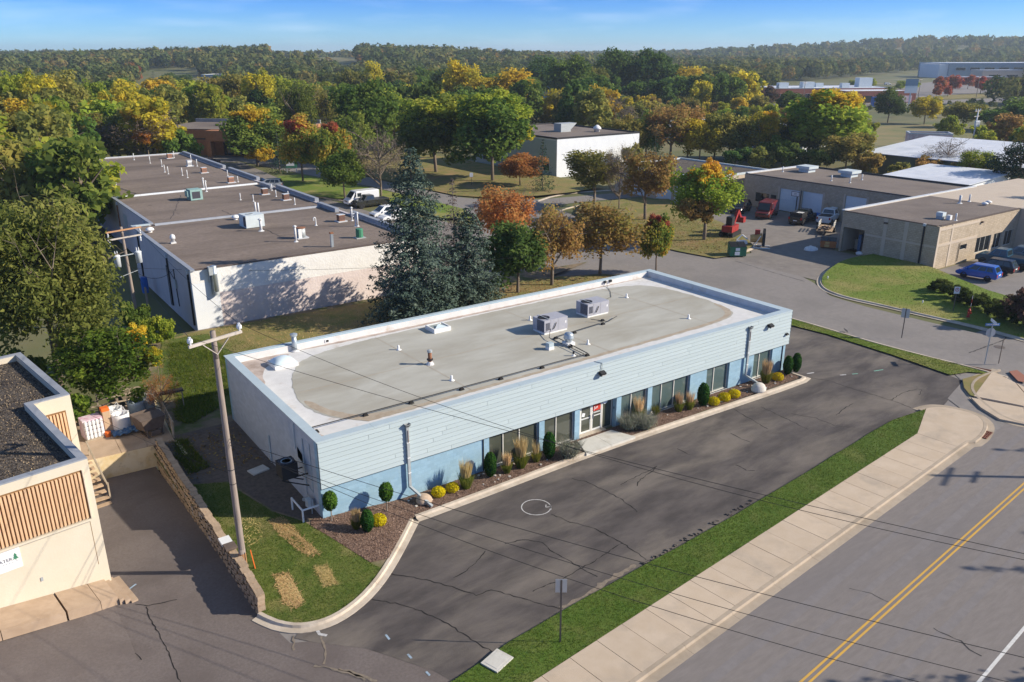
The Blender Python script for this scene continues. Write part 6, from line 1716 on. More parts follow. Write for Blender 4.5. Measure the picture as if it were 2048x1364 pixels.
for a, b in (((5.5,57.3),(24.8,57.3)), ((5.5,78.6),(24.2,79.6))):
    pts = resample([a,b], 1.6)
    for p_, q_ in zip(pts, pts[1:]): MB().add([(p_[0],p_[1]-0.25,RW_+0.002),(q_[0]-0.01,q_[1]-0.25,RW_+0.002),(q_[0]-0.01,q_[1]-0.12,RW_+0.2),(p_[0],p_[1]-0.12,RW_+0.2),(q_[0]-0.01,q_[1]+0.2,RW_+0.18),(p_[0],p_[1]+0.2,RW_+0.18)], [(0,1,2,3),(3,2,4,5)]).build('roof_flashing', 'cap_pale' if a[1] > 60 else 'cap_grey', wh)
r_ = random.Random(4)
for a, b, w_ in (((14.5,44),(14.0,62),0.09), ((6.6,97),(8.5,80.6),0.25), ((7.8,60),(13.0,76),0.07)):
    MB().strip([(x+r_.uniform(-.1,.1), y) for x, y in resample([a,b],0.5)], w_, RW_+0.006).build('tar_seam', 'seal_dark', wh)
for k in range(26):
    x, y = r_.uniform(7,24), r_.uniform(60,122); MB().flat([(x-.2,y-.1),(x+.2,y-.12),(x+.16,y+.12),(x-.15,y+.1)], RW_+0.005).build('tar_spot', 'seal_dark', wh) if k < 16 else None
# rainwater pipes and scars down the side walls
for x, y in ((3.2,35.3),(3.2,42.5),(3.2,54.5),(5.1,60.2),(5.1,75),(5.1,89.5),(6.85,96),(6.85,107),(6.85,118)):
    d = MB().box(x-0.14,y-0.09,0.7,x-0.012,y+0.09,HW-0.5).build('downpipe', 'iron_black' if y < 60 else 'rust', wh)
    MB().box(x-0.17,y-0.12,HW-0.52,x-0.008,y+0.12,HW-0.16).build('rainwater_head', 'cap_pale', d)
m = MB(); m.path([(3.14,40.4,4.6),(3.14,40.4,3.9),(3.14,40.1,1.2)], 0.04); m.build('conduit', 'iron_black', wh)
MB().box(3.05,40.0,2.9,3.19,40.6,3.7).build('meter_box', 'galv_dull', wh)
MB().path([(3.14,43.2,0.6),(3.14,43.2,4.4),(3.14,40.5,3.6)], 0.03).build('conduit', 'iron_black', wh)
MB().box(5.08,70.2,2.0,5.095,72.2,4.6).build('wall_patch', 'galv_dull', wh)
# round duct with its bracket on the front wall
du = thing('exhaust_duct', 'galvanized round exhaust duct fixed to the white end wall', 'duct', (5.05,34.3,0.0))
MB().lathe((0,0,3.3), [(0.02,0),(0.25,0.05),(0.25,0.35)], 14).build('end_piece', 'galv_dull', du)
MB().lathe((0,0,3.66), [(0.25,0),(0.25,1.5),(0.265,1.52),(0.265,1.6),(0.25,1.62),(0.25,2.22),(0.2,2.25)], 14).build('pipe', 'galvanized', du, True)
b = MB(); b.box(-0.45,-0.22,5.15,-0.12,0.29,5.85); b.box(-0.42,0.02,4.4,-0.36,0.29,5.14); b.bar((-0.3,0.2,3.4),(-0.3,0.2,5.1),0.05)
b.build('bracket', 'galv_dull', du)
t = thing('blue_barrel', 'blue plastic barrels and bin against the shaded mauve side wall', 'barrel', (2.2,49.5,0.45)); MB().lathe((0,0,0), [(0.3,0),(0.34,0.4),(0.34,1.2),(0.3,1.6)], 10).build('drum', 'blue_bright', t)
t.name = 'storage_drum'; t['label'] = 'blue storage drum against the shaded mauve side wall behind the far pole'

# rooftop equipment
def vent(loc, h, r, label, m='vent_white', capd=False, hook=False, group='vent pipes on the gravel roof', lean=(0,0)):
    t = thing('vent_pipe', label, 'vent pipe', (*loc, RW_), 0, group)
    if hook:
        MB().path([(0,0,0),(0,0,h-0.1),(-0.06,0,h),(-0.18,0,h+0.02),(-0.24,0,h-0.06),(-0.24,0,h-0.3)], r, 8).build('pipe', m, t)
    else: MB().cyl((0,0,0),(lean[0],lean[1],h),r,r,9).build('pipe', m, t, True)
    MB().lathe((0,0,0), [(r*2.4,0),(r*1.6,0.05),(r*1.1,0.12)], 9).build('flashing', m, t)
    if capd: MB().lathe((lean[0],lean[1],h), [(r*1.7,0.02),(r*1.8,0.1),(0.02,0.2)], 9).build('cap', m, t)
    return t
SLIM = 'slim pale vent pipe on the far half of the gravel roof'
for q in [(7.49,109.02),(7.65,108.69),(16.13,119.31),(17.34,112.89),(17.91,107.28),(16.64,100.01),(16.57,97.56),(17.91,91.8),(22.68,104.32),(23.59,111.29),(22.54,118.43),(17.94,94.8)]: vent(q, 1.15, 0.065, SLIM)
for q, lb in zip([(7.57,88.59),(5.8,86.74)], ('right of two tall pipes joined by a rail at the side parapet', 'left of two tall pipes joined by a rail at the side parapet')): vent(q, 1.35, 0.09, lb, group=None)
for q, lb in zip([(16.95,79.89),(16.5,77.07)], ('left of a pair of pipes beside the cross flashing', 'right of a pair of pipes beside the cross flashing')): vent(q, 1.3, 0.09, lb, capd=True, group=None)
MIDP = 'slim pale vent pipe on the nearer half of the gravel roof'
for q in [(18.09,67.85),(19.05,65.83),(22.61,67.67),(23.89,72.85),(23.55,65.88),(22.62,83.12),(23.4,90.47),(22.4,60.64)]: vent(q, 0.85, 0.06, MIDP)
for q, lb in zip([(16.27,56.64),(16.4,56.01)], ('left of two tall white pipes behind the pale air conditioner', 'right of two tall white pipes behind the pale air conditioner')): vent(q, 1.5, 0.1, lb, group=None)
vent((13.8,47.75), 1.15, 0.14, 'thick white pipe with pointed cap in front of the pale air conditioner', capd=True, group=None)
vent((19.52,47.1), 0.85, 0.07, 'white hooked vent pipe alone in the middle of the gravel roof', hook=True, group=None)
vent((14.83,40.74), 1.45, 0.10, 'white pipe with cap just left of the round condenser', capd=True, group=None)
for q, lb, hk in zip([(23.75,47.24),(22.78,44.25),(22.93,44.04)], ('left of three white pipes near the blue spruce', 'middle hooked pipe of three near the blue spruce', 'right of three white pipes near the blue spruce'), (0,1,0)): vent(q, 1.35, 0.085, lb, hook=bool(hk), capd=not hk, group=None)
q = (16.82,36.32)
t = thing('square_flue', 'tall square grey metal flue close to the front edge of the gravel roof', 'flue', (q[0], q[1]+0.3, RW_)); MB().box(-0.12,-0.12,0,0.12,0.12,1.25).build('shaft', 'galvanized', t); MB().box(-0.16,-0.16,1.26,0.16,0.16,1.4).build('cap', 'rust', t)
q = (12.91,49.64)
t = thing('rooftop_unit', 'big pale boxy air conditioner in the middle of the gravel roof', 'air conditioner', (q[0], q[1], RW_), R(4))
MB().box(0,0,0.06,2.0,1.9,1.35).build('cabinet', 'hvac_white', t); MB().box(-0.013,0.05,0.2,-0.002,0.7,1.2).build('coil_grille', 'hvac_dark', t)
MB().lathe((0.8,0.9,1.351), [(0.38,0),(0.38,0.04),(0.3,0.045),(0.3,0.01)], 16).build('fan_ring', 'galv_dull', t); MB().box(0.05,0.05,-0.0,1.95,1.85,0.059).build('base', 'iron_black', t)
q = (12.85,70.7)
t = thing('rooftop_unit', 'teal weathered air conditioner beside the white cross flashing', 'air conditioner', (q[0], q[1], RW_), R(4))
MB().box(0,0,0.05,1.5,1.5,1.35).build('cabinet', 'hvac_teal', t); MB().box(0.2,-0.013,0.25,1.2,-0.002,1.1).build('coil_grille', 'hvac_dark', t); MB().box(-0.3,0.2,0.5,-0.001,1.2,1.2).build('intake_hood', 'hvac_teal', t)
for q, lb in zip([(-0.32,69.46),(4.3,53.9)][1:] + [(13.57,55.43)], ('white mushroom vent close to the stepped side parapet', 'white mushroom vent beside the pale boxy air conditioner')):
    t = thing('mushroom_vent', lb, 'roof vent', (*q, RW_)); MB().lathe((0,0,0), [(0.22,0),(0.2,0.22)], 12).build('curb', 'white_paint', t); MB().lathe((0,0,0.22), [(0.42,0),(0.42,0.08),(0.30,0.24),(0.05,0.32)], 14).build('hood', 'white_paint', t, True)
q = (4.92,47.14)
t = thing('hooded_vent', 'white hooded vent nearest the front corner of the gravel roof', 'roof vent', (*q, RW_)); MB().box(-0.24,-0.24,0,0.24,0.24,0.12).build('base', 'white_paint', t); MB().lathe((0,0,0.12), [(0.18,0),(0.18,0.3),(0.26,0.32),(0.26,0.5),(0.2,0.68),(0.03,0.78)], 12).build('hood', 'vent_white', t, True)
def boxu(q, label, m, sx=0.55, sy=0.5, h=0.75, base='cap_pale'):
    t = thing('roof_exhaust', label, 'roof exhaust', (*q, RW_), R(4))
    MB().box(-sx,-sy,0,sx,sy,0.10).build('base', base, t); MB().box(-sx*0.62,-sy*0.62,0.10,sx*0.62,sy*0.62,h).build('housing', m, t)
    l_ = MB()
    for k in range(4): l_.box(-sx*0.6,-sy*0.62-0.012,0.2+k*0.12,sx*0.6,-sy*0.62-0.001,0.26+k*0.12)
    l_.build('louvre', 'hvac_dark', t); MB().box(-sx*0.7,-sy*0.7,h,sx*0.7,sy*0.7,h+0.05).build('top', base, t)
for q, lb in zip([(22.59,47.58),(22.71,64.47),(22.03,70.29)], ('rust red roof exhaust near the three white pipes', 'brown roof exhaust in the middle near the right parapet', 'brown roof exhaust just below the cross flashing')): boxu(q, lb, 'rust')
for q, lb in zip([(21.72,118.12),(21.38,95.7)] + [(21.63,83.15)], ('tan roof exhaust at the far edge of the gravel roof', 'tan roof exhaust near the right parapet of the far section', 'tan roof exhaust at the right edge just beyond the cross flashing')): boxu(q, lb, 'rust_tan', 0.6, 0.5, 0.8)
boxu((21.71,105.04), 'white roof exhaust at the far right of the gravel roof', 'white_paint', 0.6, 0.5, 0.95)
q = (15.92,42.08)
t = thing('round_condenser', 'round pale condenser on a slab near the front of the gravel roof', 'air conditioner', (*q, RW_)); MB().box(-0.6,-0.5,0,0.6,0.5,0.1).build('base', 'cap_pale', t); MB().lathe((0,0,0.1), [(0.42,0),(0.42,0.9)], 14).build('coil', 'galv_dull', t, True); MB().lathe((0,0,1.0), [(0.46,0),(0.46,0.06),(0.1,0.1)], 14).build('top', 'rust', t); MB().box(-0.44,-0.45,0.1,-0.1,-0.40,1.0).build('panel', 'white_paint', t)
q = (20.64,38.73)
t = thing('round_condenser', 'dark green condenser in the spruce shadow on the gravel roof', 'air conditioner', (*q, RW_)); MB().box(-0.5,-0.45,0,0.5,0.45,0.08).build('base', 'galv_dull', t); MB().lathe((0,0,0.08), [(0.36,0),(0.36,0.8),(0.3,0.86)], 12).build('coil', 'sign_green', t)
t = thing('roof_rail', 'pale rail linking two pipes at the stepped side parapet', 'rail', (0,0,RW_))
a_, b_ = [(5.8,86.74),(7.57,88.59)]
MB().bar((a_[0],a_[1],0.9),(b_[0],b_[1],0.55),0.12).build('rail', 'cap_pale', t)
# ---------------------------------------------------------------- vehicles: front is +x, wheels on the ground
TYRE = None
def wheel(t, x, y, r=0.33, wd=0.22):
    global TYRE
    s = 1 if y > 0 else -1
    if TYRE is None:
        a = MB(); n = 16; vs = []; prof = [(0.62,-0.5),(0.93,-0.5),(1.0,-0.36),(1.0,0.36),(0.93,0.5),(0.62,0.5)]
        for rr, yy in prof:
            for i in range(n): vs.append((rr*math.cos(2*math.pi*i/n), yy, rr*math.sin(2*math.pi*i/n)))
        k = len(prof)
        a.add(vs, [(j*n+i, j*n+(i+1)%n, ((j+1)%k)*n+(i+1)%n, ((j+1)%k)*n+i) for j in range(k-1) for i in range(n)])
        o = a.build('wheel', 'rubber', t, True)
        b = MB(); n = 10
        b.add([(0,0.40,0)] + [(0.63*math.cos(2*math.pi*i/n), 0.44, 0.63*math.sin(2*math.pi*i/n)) for i in range(n)] + [(0,-0.40,0)] + [(0.63*math.cos(2*math.pi*i/n), -0.44, 0.63*math.sin(2*math.pi*i/n)) for i in range(n)],
              [(0,1+(i+1)%n,1+i) for i in range(n)] + [(n+1,n+2+i,n+2+(i+1)%n) for i in range(n)])
        TYRE = (o.data, b.build('rim', 'rim_metal', o).data)
    else:
        o = link('wheel', TYRE[0], t); link('rim', TYRE[1], o)
    o.location = (x, y - s*wd*0.5, r); o.scale = (r, wd, r)

def loft(stations, half, mat, name, t, taper=0.93, belt=None):
    """body side outline (x, z low, z high) swept across the width with rounded shoulders"""
    m = MB(); vs = []; n = len(stations)
    for x, z0, z1 in stations:
        zs = z1 - 0.10
        vs += [(x,-half*0.94,z0),(x,-half,z0+0.16),(x,-half,zs),(x,-half*taper,z1),(x,half*taper,z1),(x,half,zs),(x,half,z0+0.16),(x,half*0.94,z0)]
    fs = []
    for i in range(n-1):
        for k in range(8): fs.append((i*8+k, i*8+(k+1)%8, (i+1)*8+(k+1)%8, (i+1)*8+k))
    fs += [tuple(range(7,-1,-1)), tuple(range((n-1)*8, n*8))]
    m.add(vs, fs)
    return m.build(name, mat, t)

def cabin(t, x0, x1, x2, x3, zb, zr, half, top, paint, side_cuts, rear_glass=True, glass='glass_car'):
    """greenhouse from belt (x0 rear..x3 front) to roof (x1..x2)"""
    P8 = [Vector(q) for q in ((x0,-half,zb),(x3,-half,zb),(x3,half,zb),(x0,half,zb),(x1,-top,zr),(x2,-top,zr),(x2,top,zr),(x1,top,zr))]
    m = MB(); m.add([tuple(q) for q in P8], [(4,5,6,7),(0,1,5,4),(1,2,6,5),(2,3,7,6),(3,0,4,7)])
    m.add([(x1+0.06,-top*0.9,zr+0.035),(x2-0.06,-top*0.9,zr+0.035),(x2-0.06,top*0.9,zr+0.035),(x1+0.06,top*0.9,zr+0.035)] + [tuple(P8[i]) for i in (4,5,6,7)], [(0,1,2,3),(4,5,1,0),(5,6,2,1),(6,7,3,2),(7,4,0,3)])
    c = m.build('cabin', paint, t)
    def pane(a, b, c_, d, nm, out):
        mid = (a+b+c_+d)/4
        g_ = MB().add([tuple(q + out*0.008) for q in (a,b,c_,d)], [(0,1,2,3)]); g_.build(nm, glass, t)
    def bil(a, b, c_, d, u, v): return (a*(1-u)+b*u)*(1-v) + (d*(1-u)+c_*u)*v
    a, b, c_, d = P8[1], P8[2], P8[6], P8[5]
    pane(*(bil(a,b,c_,d,u,v) for u, v in ((.05,.06),(.95,.06),(.93,.92),(.07,.92))), 'windscreen', Vector((1,0,0.5)))
    if rear_glass:
        a, b, c_, d = P8[3], P8[0], P8[4], P8[7]
        pane(*(bil(a,b,c_,d,u,v) for u, v in ((.08,.12),(.92,.12),(.92,.88),(.08,.88))), 'rear_window', Vector((-1,0,0.4)))
    for s, (a, b, c_, d) in ((-1,(P8[0],P8[1],P8[5],P8[4])), (1,(P8[2],P8[3],P8[7],P8[6]))):
        for u0, u1 in side_cuts:
            if s > 0: u0, u1 = 1-u1, 1-u0
            pane(*(bil(a,b,c_,d,u,v) for u, v in ((u0,.10),(u1,.10),(u1,.86),(u0,.86))), 'side_window', Vector((0,s,0.25)))

def car(kind, paint, label, loc, rz, cat='car', name='parked_car'):
    t = thing(name, label, cat, (*loc, loc[2] if len(loc) > 2 else 0.0)[:3] if len(loc) > 2 else (*loc, 0.0), rz)
    if kind in ('hatch', 'suv', 'sedan'):
        L, W, zr, r = {'hatch':(4.05,1.70,1.50,0.31), 'suv':(4.6,1.86,1.70,0.36), 'sedan':(4.7,1.80,1.45,0.32)}[kind]
        h = L/2; zb = {'hatch':0.92,'suv':1.06,'sedan':0.92}[kind]
        if kind == 'sedan': st = [(-h,0.35,0.80),(-h+0.12,0.24,0.95),(-h+1.0,0.22,0.97),(0.9,0.22,0.95),(h-0.6,0.22,0.86),(h-0.1,0.26,0.70),(h,0.35,0.58)]
        else: st = [(-h,0.38,0.86),(-h+0.10,0.26,zb),(0.8,0.22,zb),(h-0.85,0.22,zb-0.03),(h-0.25,0.25,zb-0.18),(h,0.36,zb-0.33)]
        loft(st, W/2, paint, 'body', t)
        if kind == 'sedan': cabin(t, -h+0.75, -h+1.55, 0.45, 1.25, 0.94, zr, W/2*0.93, W/2*0.70, paint, ((.17,.45),(.48,.80)))
        else: cabin(t, -h+0.08, -h+0.42, 0.55, 1.45, zb-0.01, zr, W/2*0.94, W/2*0.74, paint, ((.10,.30),(.33,.56),(.59,.84)))
    elif kind == 'pickup':
        L, W, zr, r = 5.7, 1.95, 1.88, 0.40; h = L/2
        loft([(-h,0.5,1.15),(-h+0.05,0.42,1.22),(-0.35,0.38,1.22)], W/2, paint, 'cargo_bed', t)
        MB().box(-h+0.12,-W/2+0.14,1.221,-0.5,W/2-0.14,1.226).build('bed_cover', 'plastic_black', t)
        loft([(-0.34,0.36,1.22),(1.3,0.36,1.20),(h-0.35,0.40,1.14),(h,0.5,0.95)], W/2, paint, 'body', t)
        cabin(t, -0.40, -0.22, 1.0, 1.62, 1.20, zr, W/2*0.94, W/2*0.76, paint, ((.10,.44),(.48,.82)))
    elif kind == 'van':
        L, W, zr, r = 5.4, 2.02, 2.3, 0.36; h = L/2
        loft([(-h,0.5,2.2),(-h+0.08,0.36,zr),(1.25,0.32,zr),(1.35,0.32,zr-0.05)], W/2, paint, 'body', t)
        loft([(1.351,0.32,1.35),(2.25,0.34,1.18),(h,0.42,0.95)], W/2*0.98, paint, 'bonnet', t)
        cabin(t, 1.20, 1.22, 1.40, 2.25, 1.25, zr-0.06, W/2*0.955, W/2*0.86, paint, ((.12,.62),), rear_glass=False)
        for s in (-1,1): MB().box(0.45,s*(W/2+0.004)-0.003,1.42,1.15,s*(W/2+0.004)+0.003,2.0).build('side_window', 'glass_car', t)
    zl = st[-1][2] - 0.10 if kind in ('hatch','suv','sedan') else 0.82
    for s in (-1,1):
        MB().obox((h-0.10, s*(W/2-0.28), zl), 0.10, 0.20, 0.075).build('headlight', 'lamp_clear', t)
        MB().obox((-h+0.03, s*(W/2-0.13), zl+0.15), 0.06, 0.11, 0.16).build('taillight', 'lamp_red', t)
        MB().obox((0.95 if kind != 'van' else 1.5, s*(W/2+0.10), 1.05 if kind != 'van' else 1.4), 0.07, 0.11, 0.08).build('wing_mirror', paint, t)
        for x in (h-0.85, -h+0.85): wheel(t, x, s*(W/2-0.0)+s*0.01, r)
        for x in (h-0.85, -h+0.85): MB().lathe((0,0,0), [(r*1.18,0),(r*1.18,0.012)], 16).build('wheel_arch', 'plastic_black', t, loc=(x, s*(W/2+0.003)-0.006, r*1.02)).rotation_euler = (R(90),0,0)
    MB().box(h-0.07,-W/2*0.8,0.36,h+0.03,W/2*0.8,0.52).build('bumper', 'plastic_black' if kind in ('suv',) else paint, t)
    MB().box(h-0.02,-0.42,zl-0.12,h+0.012,0.42,zl+0.05).build('grille', 'plastic_black', t)
    MB().box(-h-0.02,-W/2*0.85,0.36,-h+0.08,W/2*0.85,0.55).build('bumper', paint, t)
    MB().box(-h-0.026,-0.26,0.62,-h-0.01,0.26,0.74).build('number_plate', 'sign_white', t)
    return t

def setp(t, n='parked_car'): return t
car('hatch', 'paint_blue_car', 'bright blue hatchback parked nose in beside the office lawn', (75.95, 4.75, 0.12), R(97))
car('hatch', 'paint_black', 'black hatchback parked second from the lawn beside the bright blue hatchback', (79.9, 4.9, 0.12), R(97))
car('pickup', 'paint_navy', 'dark teal pickup parked beyond the black hatchback at the office front', (83.6, 5.6, 0.12), R(97), 'pickup', 'pickup_truck')
car('suv', 'paint_slate', 'dark car at the right edge of the office car park', (87.5, 5.6, 0.12), R(97))
car('van', 'paint_white', 'white delivery van in the warehouse lot behind the black pickup', (42.4, 85.0), R(182), 'van', 'delivery_van')
car('pickup', 'paint_dark_olive', 'dark pickup truck parked in front of the white delivery van', (42.8, 82.5), R(182), 'pickup', 'pickup_truck')
car('suv', 'paint_white', 'white car half hidden by the blue spruce, nearer the dark pickup', (40.6, 73.0), R(182))
car('sedan', 'paint_white', 'white car mostly hidden behind the blue spruce top', (40.6, 70.2), R(182))
car('suv', 'paint_silver', 'silver sport utility car seen from behind at the parapet of the warehouse', (36.2, 109.8), R(150))
car('sedan', 'paint_navy', 'dark blue car left of the silver sport utility car', (35.2, 113.2), R(150))
car('sedan', 'paint_black', 'black car parked near the brick building entrance', (36.5, 148.5), R(160))
q = (87.61,41.21)
car('van', 'paint_maroon', 'dark red van with black bonnet parked in the shade by the roller doors', (86.2, 40.3), R(203), 'van', 'delivery_van')
car('suv', 'paint_black_red', 'black car in the dark corner beside the dark red van', (86.0, 45.0), R(200))
car('pickup', 'paint_white', 'white pickup seen from behind next to the garage wing', (92.2-2.2, 32.6), R(20), 'pickup', 'pickup_truck')
t = car('pickup', 'paint_black', 'black truck with striped load parked before the second roller door', (86.8, 34.6), R(15), 'pickup', 'pickup_truck')
MB().box(-2.6,-0.85,1.25,-0.7,0.85,1.75).build('load', 'plastic_black', t)
for k in range(5): MB().box(-2.62,-0.8+k*0.18,1.76,-1.7,-0.72+k*0.18,1.78).build('load_stripe', 'sign_white', t)
# cars glimpsed far away
for (x, y), p_, lb in (((365.66,194.65),'paint_white','tiny white car driving on the far highway'), ((90.46,465.34),'paint_silver','tiny silver car parked on the grass slope far left'), ((423.16,236.13),'paint_black','tiny black car in the far parking lot with red trees'), ((565.17,310.97),'paint_white','tiny white car behind the red trees of the far lot'), ((15.19,328.78),'paint_white','white car glimpsed between trees at the far left')):
    car('suv', p_, lb, (x, y), rnd.uniform(0,6))
# ---------------------------------------------------------------- tan L-shaped building with its yard on the right
HT_ = 4.95
tb_ = thing('industrial_building', 'tan concrete block building with brown gravel roof and roller doors round a yard', 'building', (0,0,0))
u0, v0 = 75.5, 9.5
w = MB()
w.box(u0, v0, 0, 76.2, 21.2, 0.02)
# garage wing: shaded wall with an open garage door
def blockwall_u(m, u, va, vb, z0, z1, t=0.3): m.box(u, va, z0, u+t, vb, z1)
m = MB(); blockwall_u(m, u0, v0, 18.1, -0.1, HT_-0.08); blockwall_u(m, u0, 20.9, 21.2, -0.1, HT_-0.08); blockwall_u(m, u0, 18.1, 20.9, 3.0, HT_-0.08)
m.build('wall', 'tan_block', tb_)
m = MB(); m.box(u0+0.301, v0, -0.1, 80.9, v0+0.3, HT_-0.08); m.box(80.9,v0,2.1,82.4,v0+0.3,HT_-0.08); m.box(80.9,v0,-0.1,82.4,v0+0.3,1.5); m.box(82.4,v0,-0.1,84.5,v0+0.3,HT_-0.08)
x = 84.5
for a, b in ((84.5,87.9),(88.6,90.5),(91.3,93.3)):
    m.box(a,v0,2.45,b,v0+0.3,HT_-0.08); m.box(a,v0,-0.1,b,v0+0.3,0.6); x = b
for a, b in ((87.9,88.6),(90.5,91.3),(93.3,94.2)): m.box(a,v0,-0.1,b,v0+0.3,HT_-0.08)
m.build('wall', 'tan_block', tb_)
m = MB(); m.box(94.2, 5.0, -0.1, 120, 9.49, HT_-0.08); m.box(94.201, 9.491, -0.1, 120, 21.5, HT_-0.08); m.box(u0+0.301, 20.9, -0.1, 94.2, 21.2, HT_-0.08)
m.build('wall', 'tan_smooth', tb_)
for a, b in ((75.9,78.2),(78.7,82.4)):      # smooth pilasters round split-faced panels
    MB().box(a-0.35, v0-0.04, 0.0, a, v0-0.001, HT_-0.12).build('pilaster', 'tan_smooth', tb_)
for z in (2.55, 4.35): MB().box(u0+0.05, v0-0.045, z, 84.4, v0-0.002, z+0.28).build('band_course', 'tan_smooth', tb_)
for y in (12.9, 15.4): MB().box(u0-0.04, y, 0.0, u0-0.001, y+0.45, HT_-0.12).build('pilaster', 'tan_smooth', tb_)
for z in (2.45,): MB().box(u0-0.045, v0+0.05, z, u0-0.002, 17.9, z+0.22).build('band_course', 'tan_smooth', tb_)
for a, b, n in ((84.5,87.9,3),(88.6,90.5,2),(91.3,93.3,2)):
    fr = MB(); fr.box(a,v0+0.1,0.601,b,v0+0.16,0.68); fr.box(a,v0+0.1,2.38,b,v0+0.16,2.449)
    f = fr.build('window', 'frame_alu', tb_)
    for k in range(n):
        p_ = a+(b-a)*k/n; q_ = a+(b-a)*(k+1)/n
        MB().box(p_+0.05,v0+0.12,0.681,q_-0.05,v0+0.14,2.379).build('pane', 'glass_dark', f); MB().box(q_-0.049,v0+0.1,0.681,q_+0.0,v0+0.17,2.379).build('mullion', 'frame_alu', f)
f = MB().box(80.9,v0+0.1,1.501,82.4,v0+0.16,1.53).build('window', 'frame_alu', tb_); MB().box(80.95,v0+0.12,1.531,82.35,v0+0.14,2.09).build('pane', 'glass_dark', f)
gr = MB().box(76.6,18.2,0.0,82,20.8,0.02).build('garage_opening', 'pit', tb_)
MB().box(79.0,17.9,0.021,79.1,20.9,3.1).build('garage_back', 'wood_pale', gr); 
for y, z, c in ((18.5,1.6,'wood_pale'),(19.0,1.2,'iron_brown'),(19.6,2.0,'blue_tarp'),(20.3,1.3,'wood_grey')): MB().box(77.0+rnd.random(),y-0.2,0.021,77.6+rnd.random(),y+0.2,z).build('stored_goods', c, gr)
MB().box(u0-0.14,11.0,0.2,u0-0.01,11.16,HT_-0.25).build('downpipe', 'iron_black', tb_); MB().box(u0-0.2,10.93,HT_-0.249,u0-0.01,11.23,HT_+0.02).build('rainwater_head', 'cap_pale', tb_)
MB().box(80.55,v0-0.10,0.3,80.62,v0-0.05,2.4).build('downpipe', 'iron_black', tb_)
for y, z in ((15.6,4.3),): MB().obox((u0-0.12,y,z),0.12,0.2,0.09).build('wall_lamp', 'iron_brown', tb_)
MB().obox((84.9,v0-0.12,4.3),0.14,0.1,0.1).build('wall_lamp', 'iron_brown', tb_)
MB().flat([(u0+0.3,v0+0.3),(94.2,v0+0.3),(94.3,5.2),(119.8,5.2),(119.8,21.2),(u0+0.3,21.2)], HT_-0.10).build('roof', 'gravel_tan', tb_)
# yard wing with roller doors
V2 = 49.6; U2 = 92.0
DOORS = ((39.2,42.7,3.35),(35.3,38.7,3.4),(28.4,31.6,3.7))
m = MB(); y = 21.5
for a, b, z in sorted(DOORS): m.box(U2,y,-0.1,U2+0.3,a,HT_-0.2); m.box(U2,a,z,U2+0.3,b,HT_-0.2); y = b
m.box(U2,y,-0.1,U2+0.3,44.6,HT_-0.2); m.box(U2,44.6,2.15,U2+0.3,47.2,HT_-0.2); m.box(U2,44.6,-0.1,U2+0.3,47.2,0.75); m.box(U2,47.2,-0.1,U2+0.3,V2,HT_-0.2)
m.build('wall', 'tan_block', tb_)
m = MB(); m.box(U2+0.301,V2-0.3,-0.1,107,V2,HT_-0.2); m.box(106.7,21.6,-0.1,107,V2-0.3,HT_-0.2); m.build('wall', 'tan_smooth', tb_)
for a, b, z in DOORS:
    n = 8; d = None
    for k in range(n):
        o = MB().box(U2+0.12,a+0.001,0.02+(z-0.03)*k/n,U2+0.17,b-0.001,0.02+(z-0.03)*(k+1)/n-0.012).build('roller_door' if d is None else 'door_slat', 'door_white', tb_ if d is None else d)
        d = d or o
    for q in (a-0.32,b+0.02): MB().box(U2-0.03,q,0,U2-0.001,q+0.30,z+0.2).build('pilaster', 'tan_smooth', tb_)
for a, b in ((44.6,45.9),(46.0,47.2)):
    MB().box(U2+0.1,a+0.04,0.76,U2+0.13,b-0.04,2.14).build('window', 'glass_dark', tb_)
MB().box(U2-0.02,43.3,0.05,U2-0.002,44.3,2.15).build('door', 'iron_black', tb_)
MB().flat([(U2+0.3,21.51),(106.7,21.51),(106.7,V2-0.3),(U2+0.3,V2-0.3)], HT_-0.24).build('roof', 'gravel_tan', tb_)
def caps(a, b, wd, z0, z1, mat, par):
    dx, dy = b[0]-a[0], b[1]-a[1]; L = math.hypot(dx,dy); n = max(1, round(L/3.5)); nx, ny = -dy/L*wd/2, dx/L*wd/2
    for k in range(n):
        p0 = (a[0]+dx*k/n+dx/L*0.004, a[1]+dy*k/n+dy/L*0.004); p1 = (a[0]+dx*(k+1)/n-dx/L*0.004, a[1]+dy*(k+1)/n-dy/L*0.004)
        MB().add([(p0[0]+nx,p0[1]+ny,z0),(p0[0]-nx,p0[1]-ny,z0),(p1[0]-nx,p1[1]-ny,z0),(p1[0]+nx,p1[1]+ny,z0),(p0[0]+nx,p0[1]+ny,z1),(p0[0]-nx,p0[1]-ny,z1),(p1[0]-nx,p1[1]-ny,z1),(p1[0]+nx,p1[1]+ny,z1)],
             [(0,1,2,3),(7,6,5,4),(0,4,5,1),(1,5,6,2),(2,6,7,3),(3,7,4,0)]).build('parapet_cap', mat, par)
caps((75.6,21.28),(106.9,21.28),0.42,HT_-0.079,HT_+0.05,'cap_pale',tb_); caps((75.58,9.72),(75.58,21.0),0.3,HT_-0.079,HT_,'iron_brown',tb_); caps((75.8,9.56),(94.0,9.56),0.3,HT_-0.079,HT_,'iron_brown',tb_)
caps((U2+0.1,21.6),(U2+0.1,V2-0.2),0.34,HT_-0.199,HT_-0.1,'iron_black',tb_); caps((U2+0.3,V2-0.05),(106.9,V2-0.05),0.4,HT_-0.199,HT_+0.0,'cap_pale',tb_); caps((106.85,21.7),(106.85,V2-0.3),0.34,HT_-0.199,HT_,'iron_black',tb_)
hb = thing('basketball_hoop', 'basketball hoop with small white backboard by the first roller door', 'basketball hoop', (91.2,39.0,0))
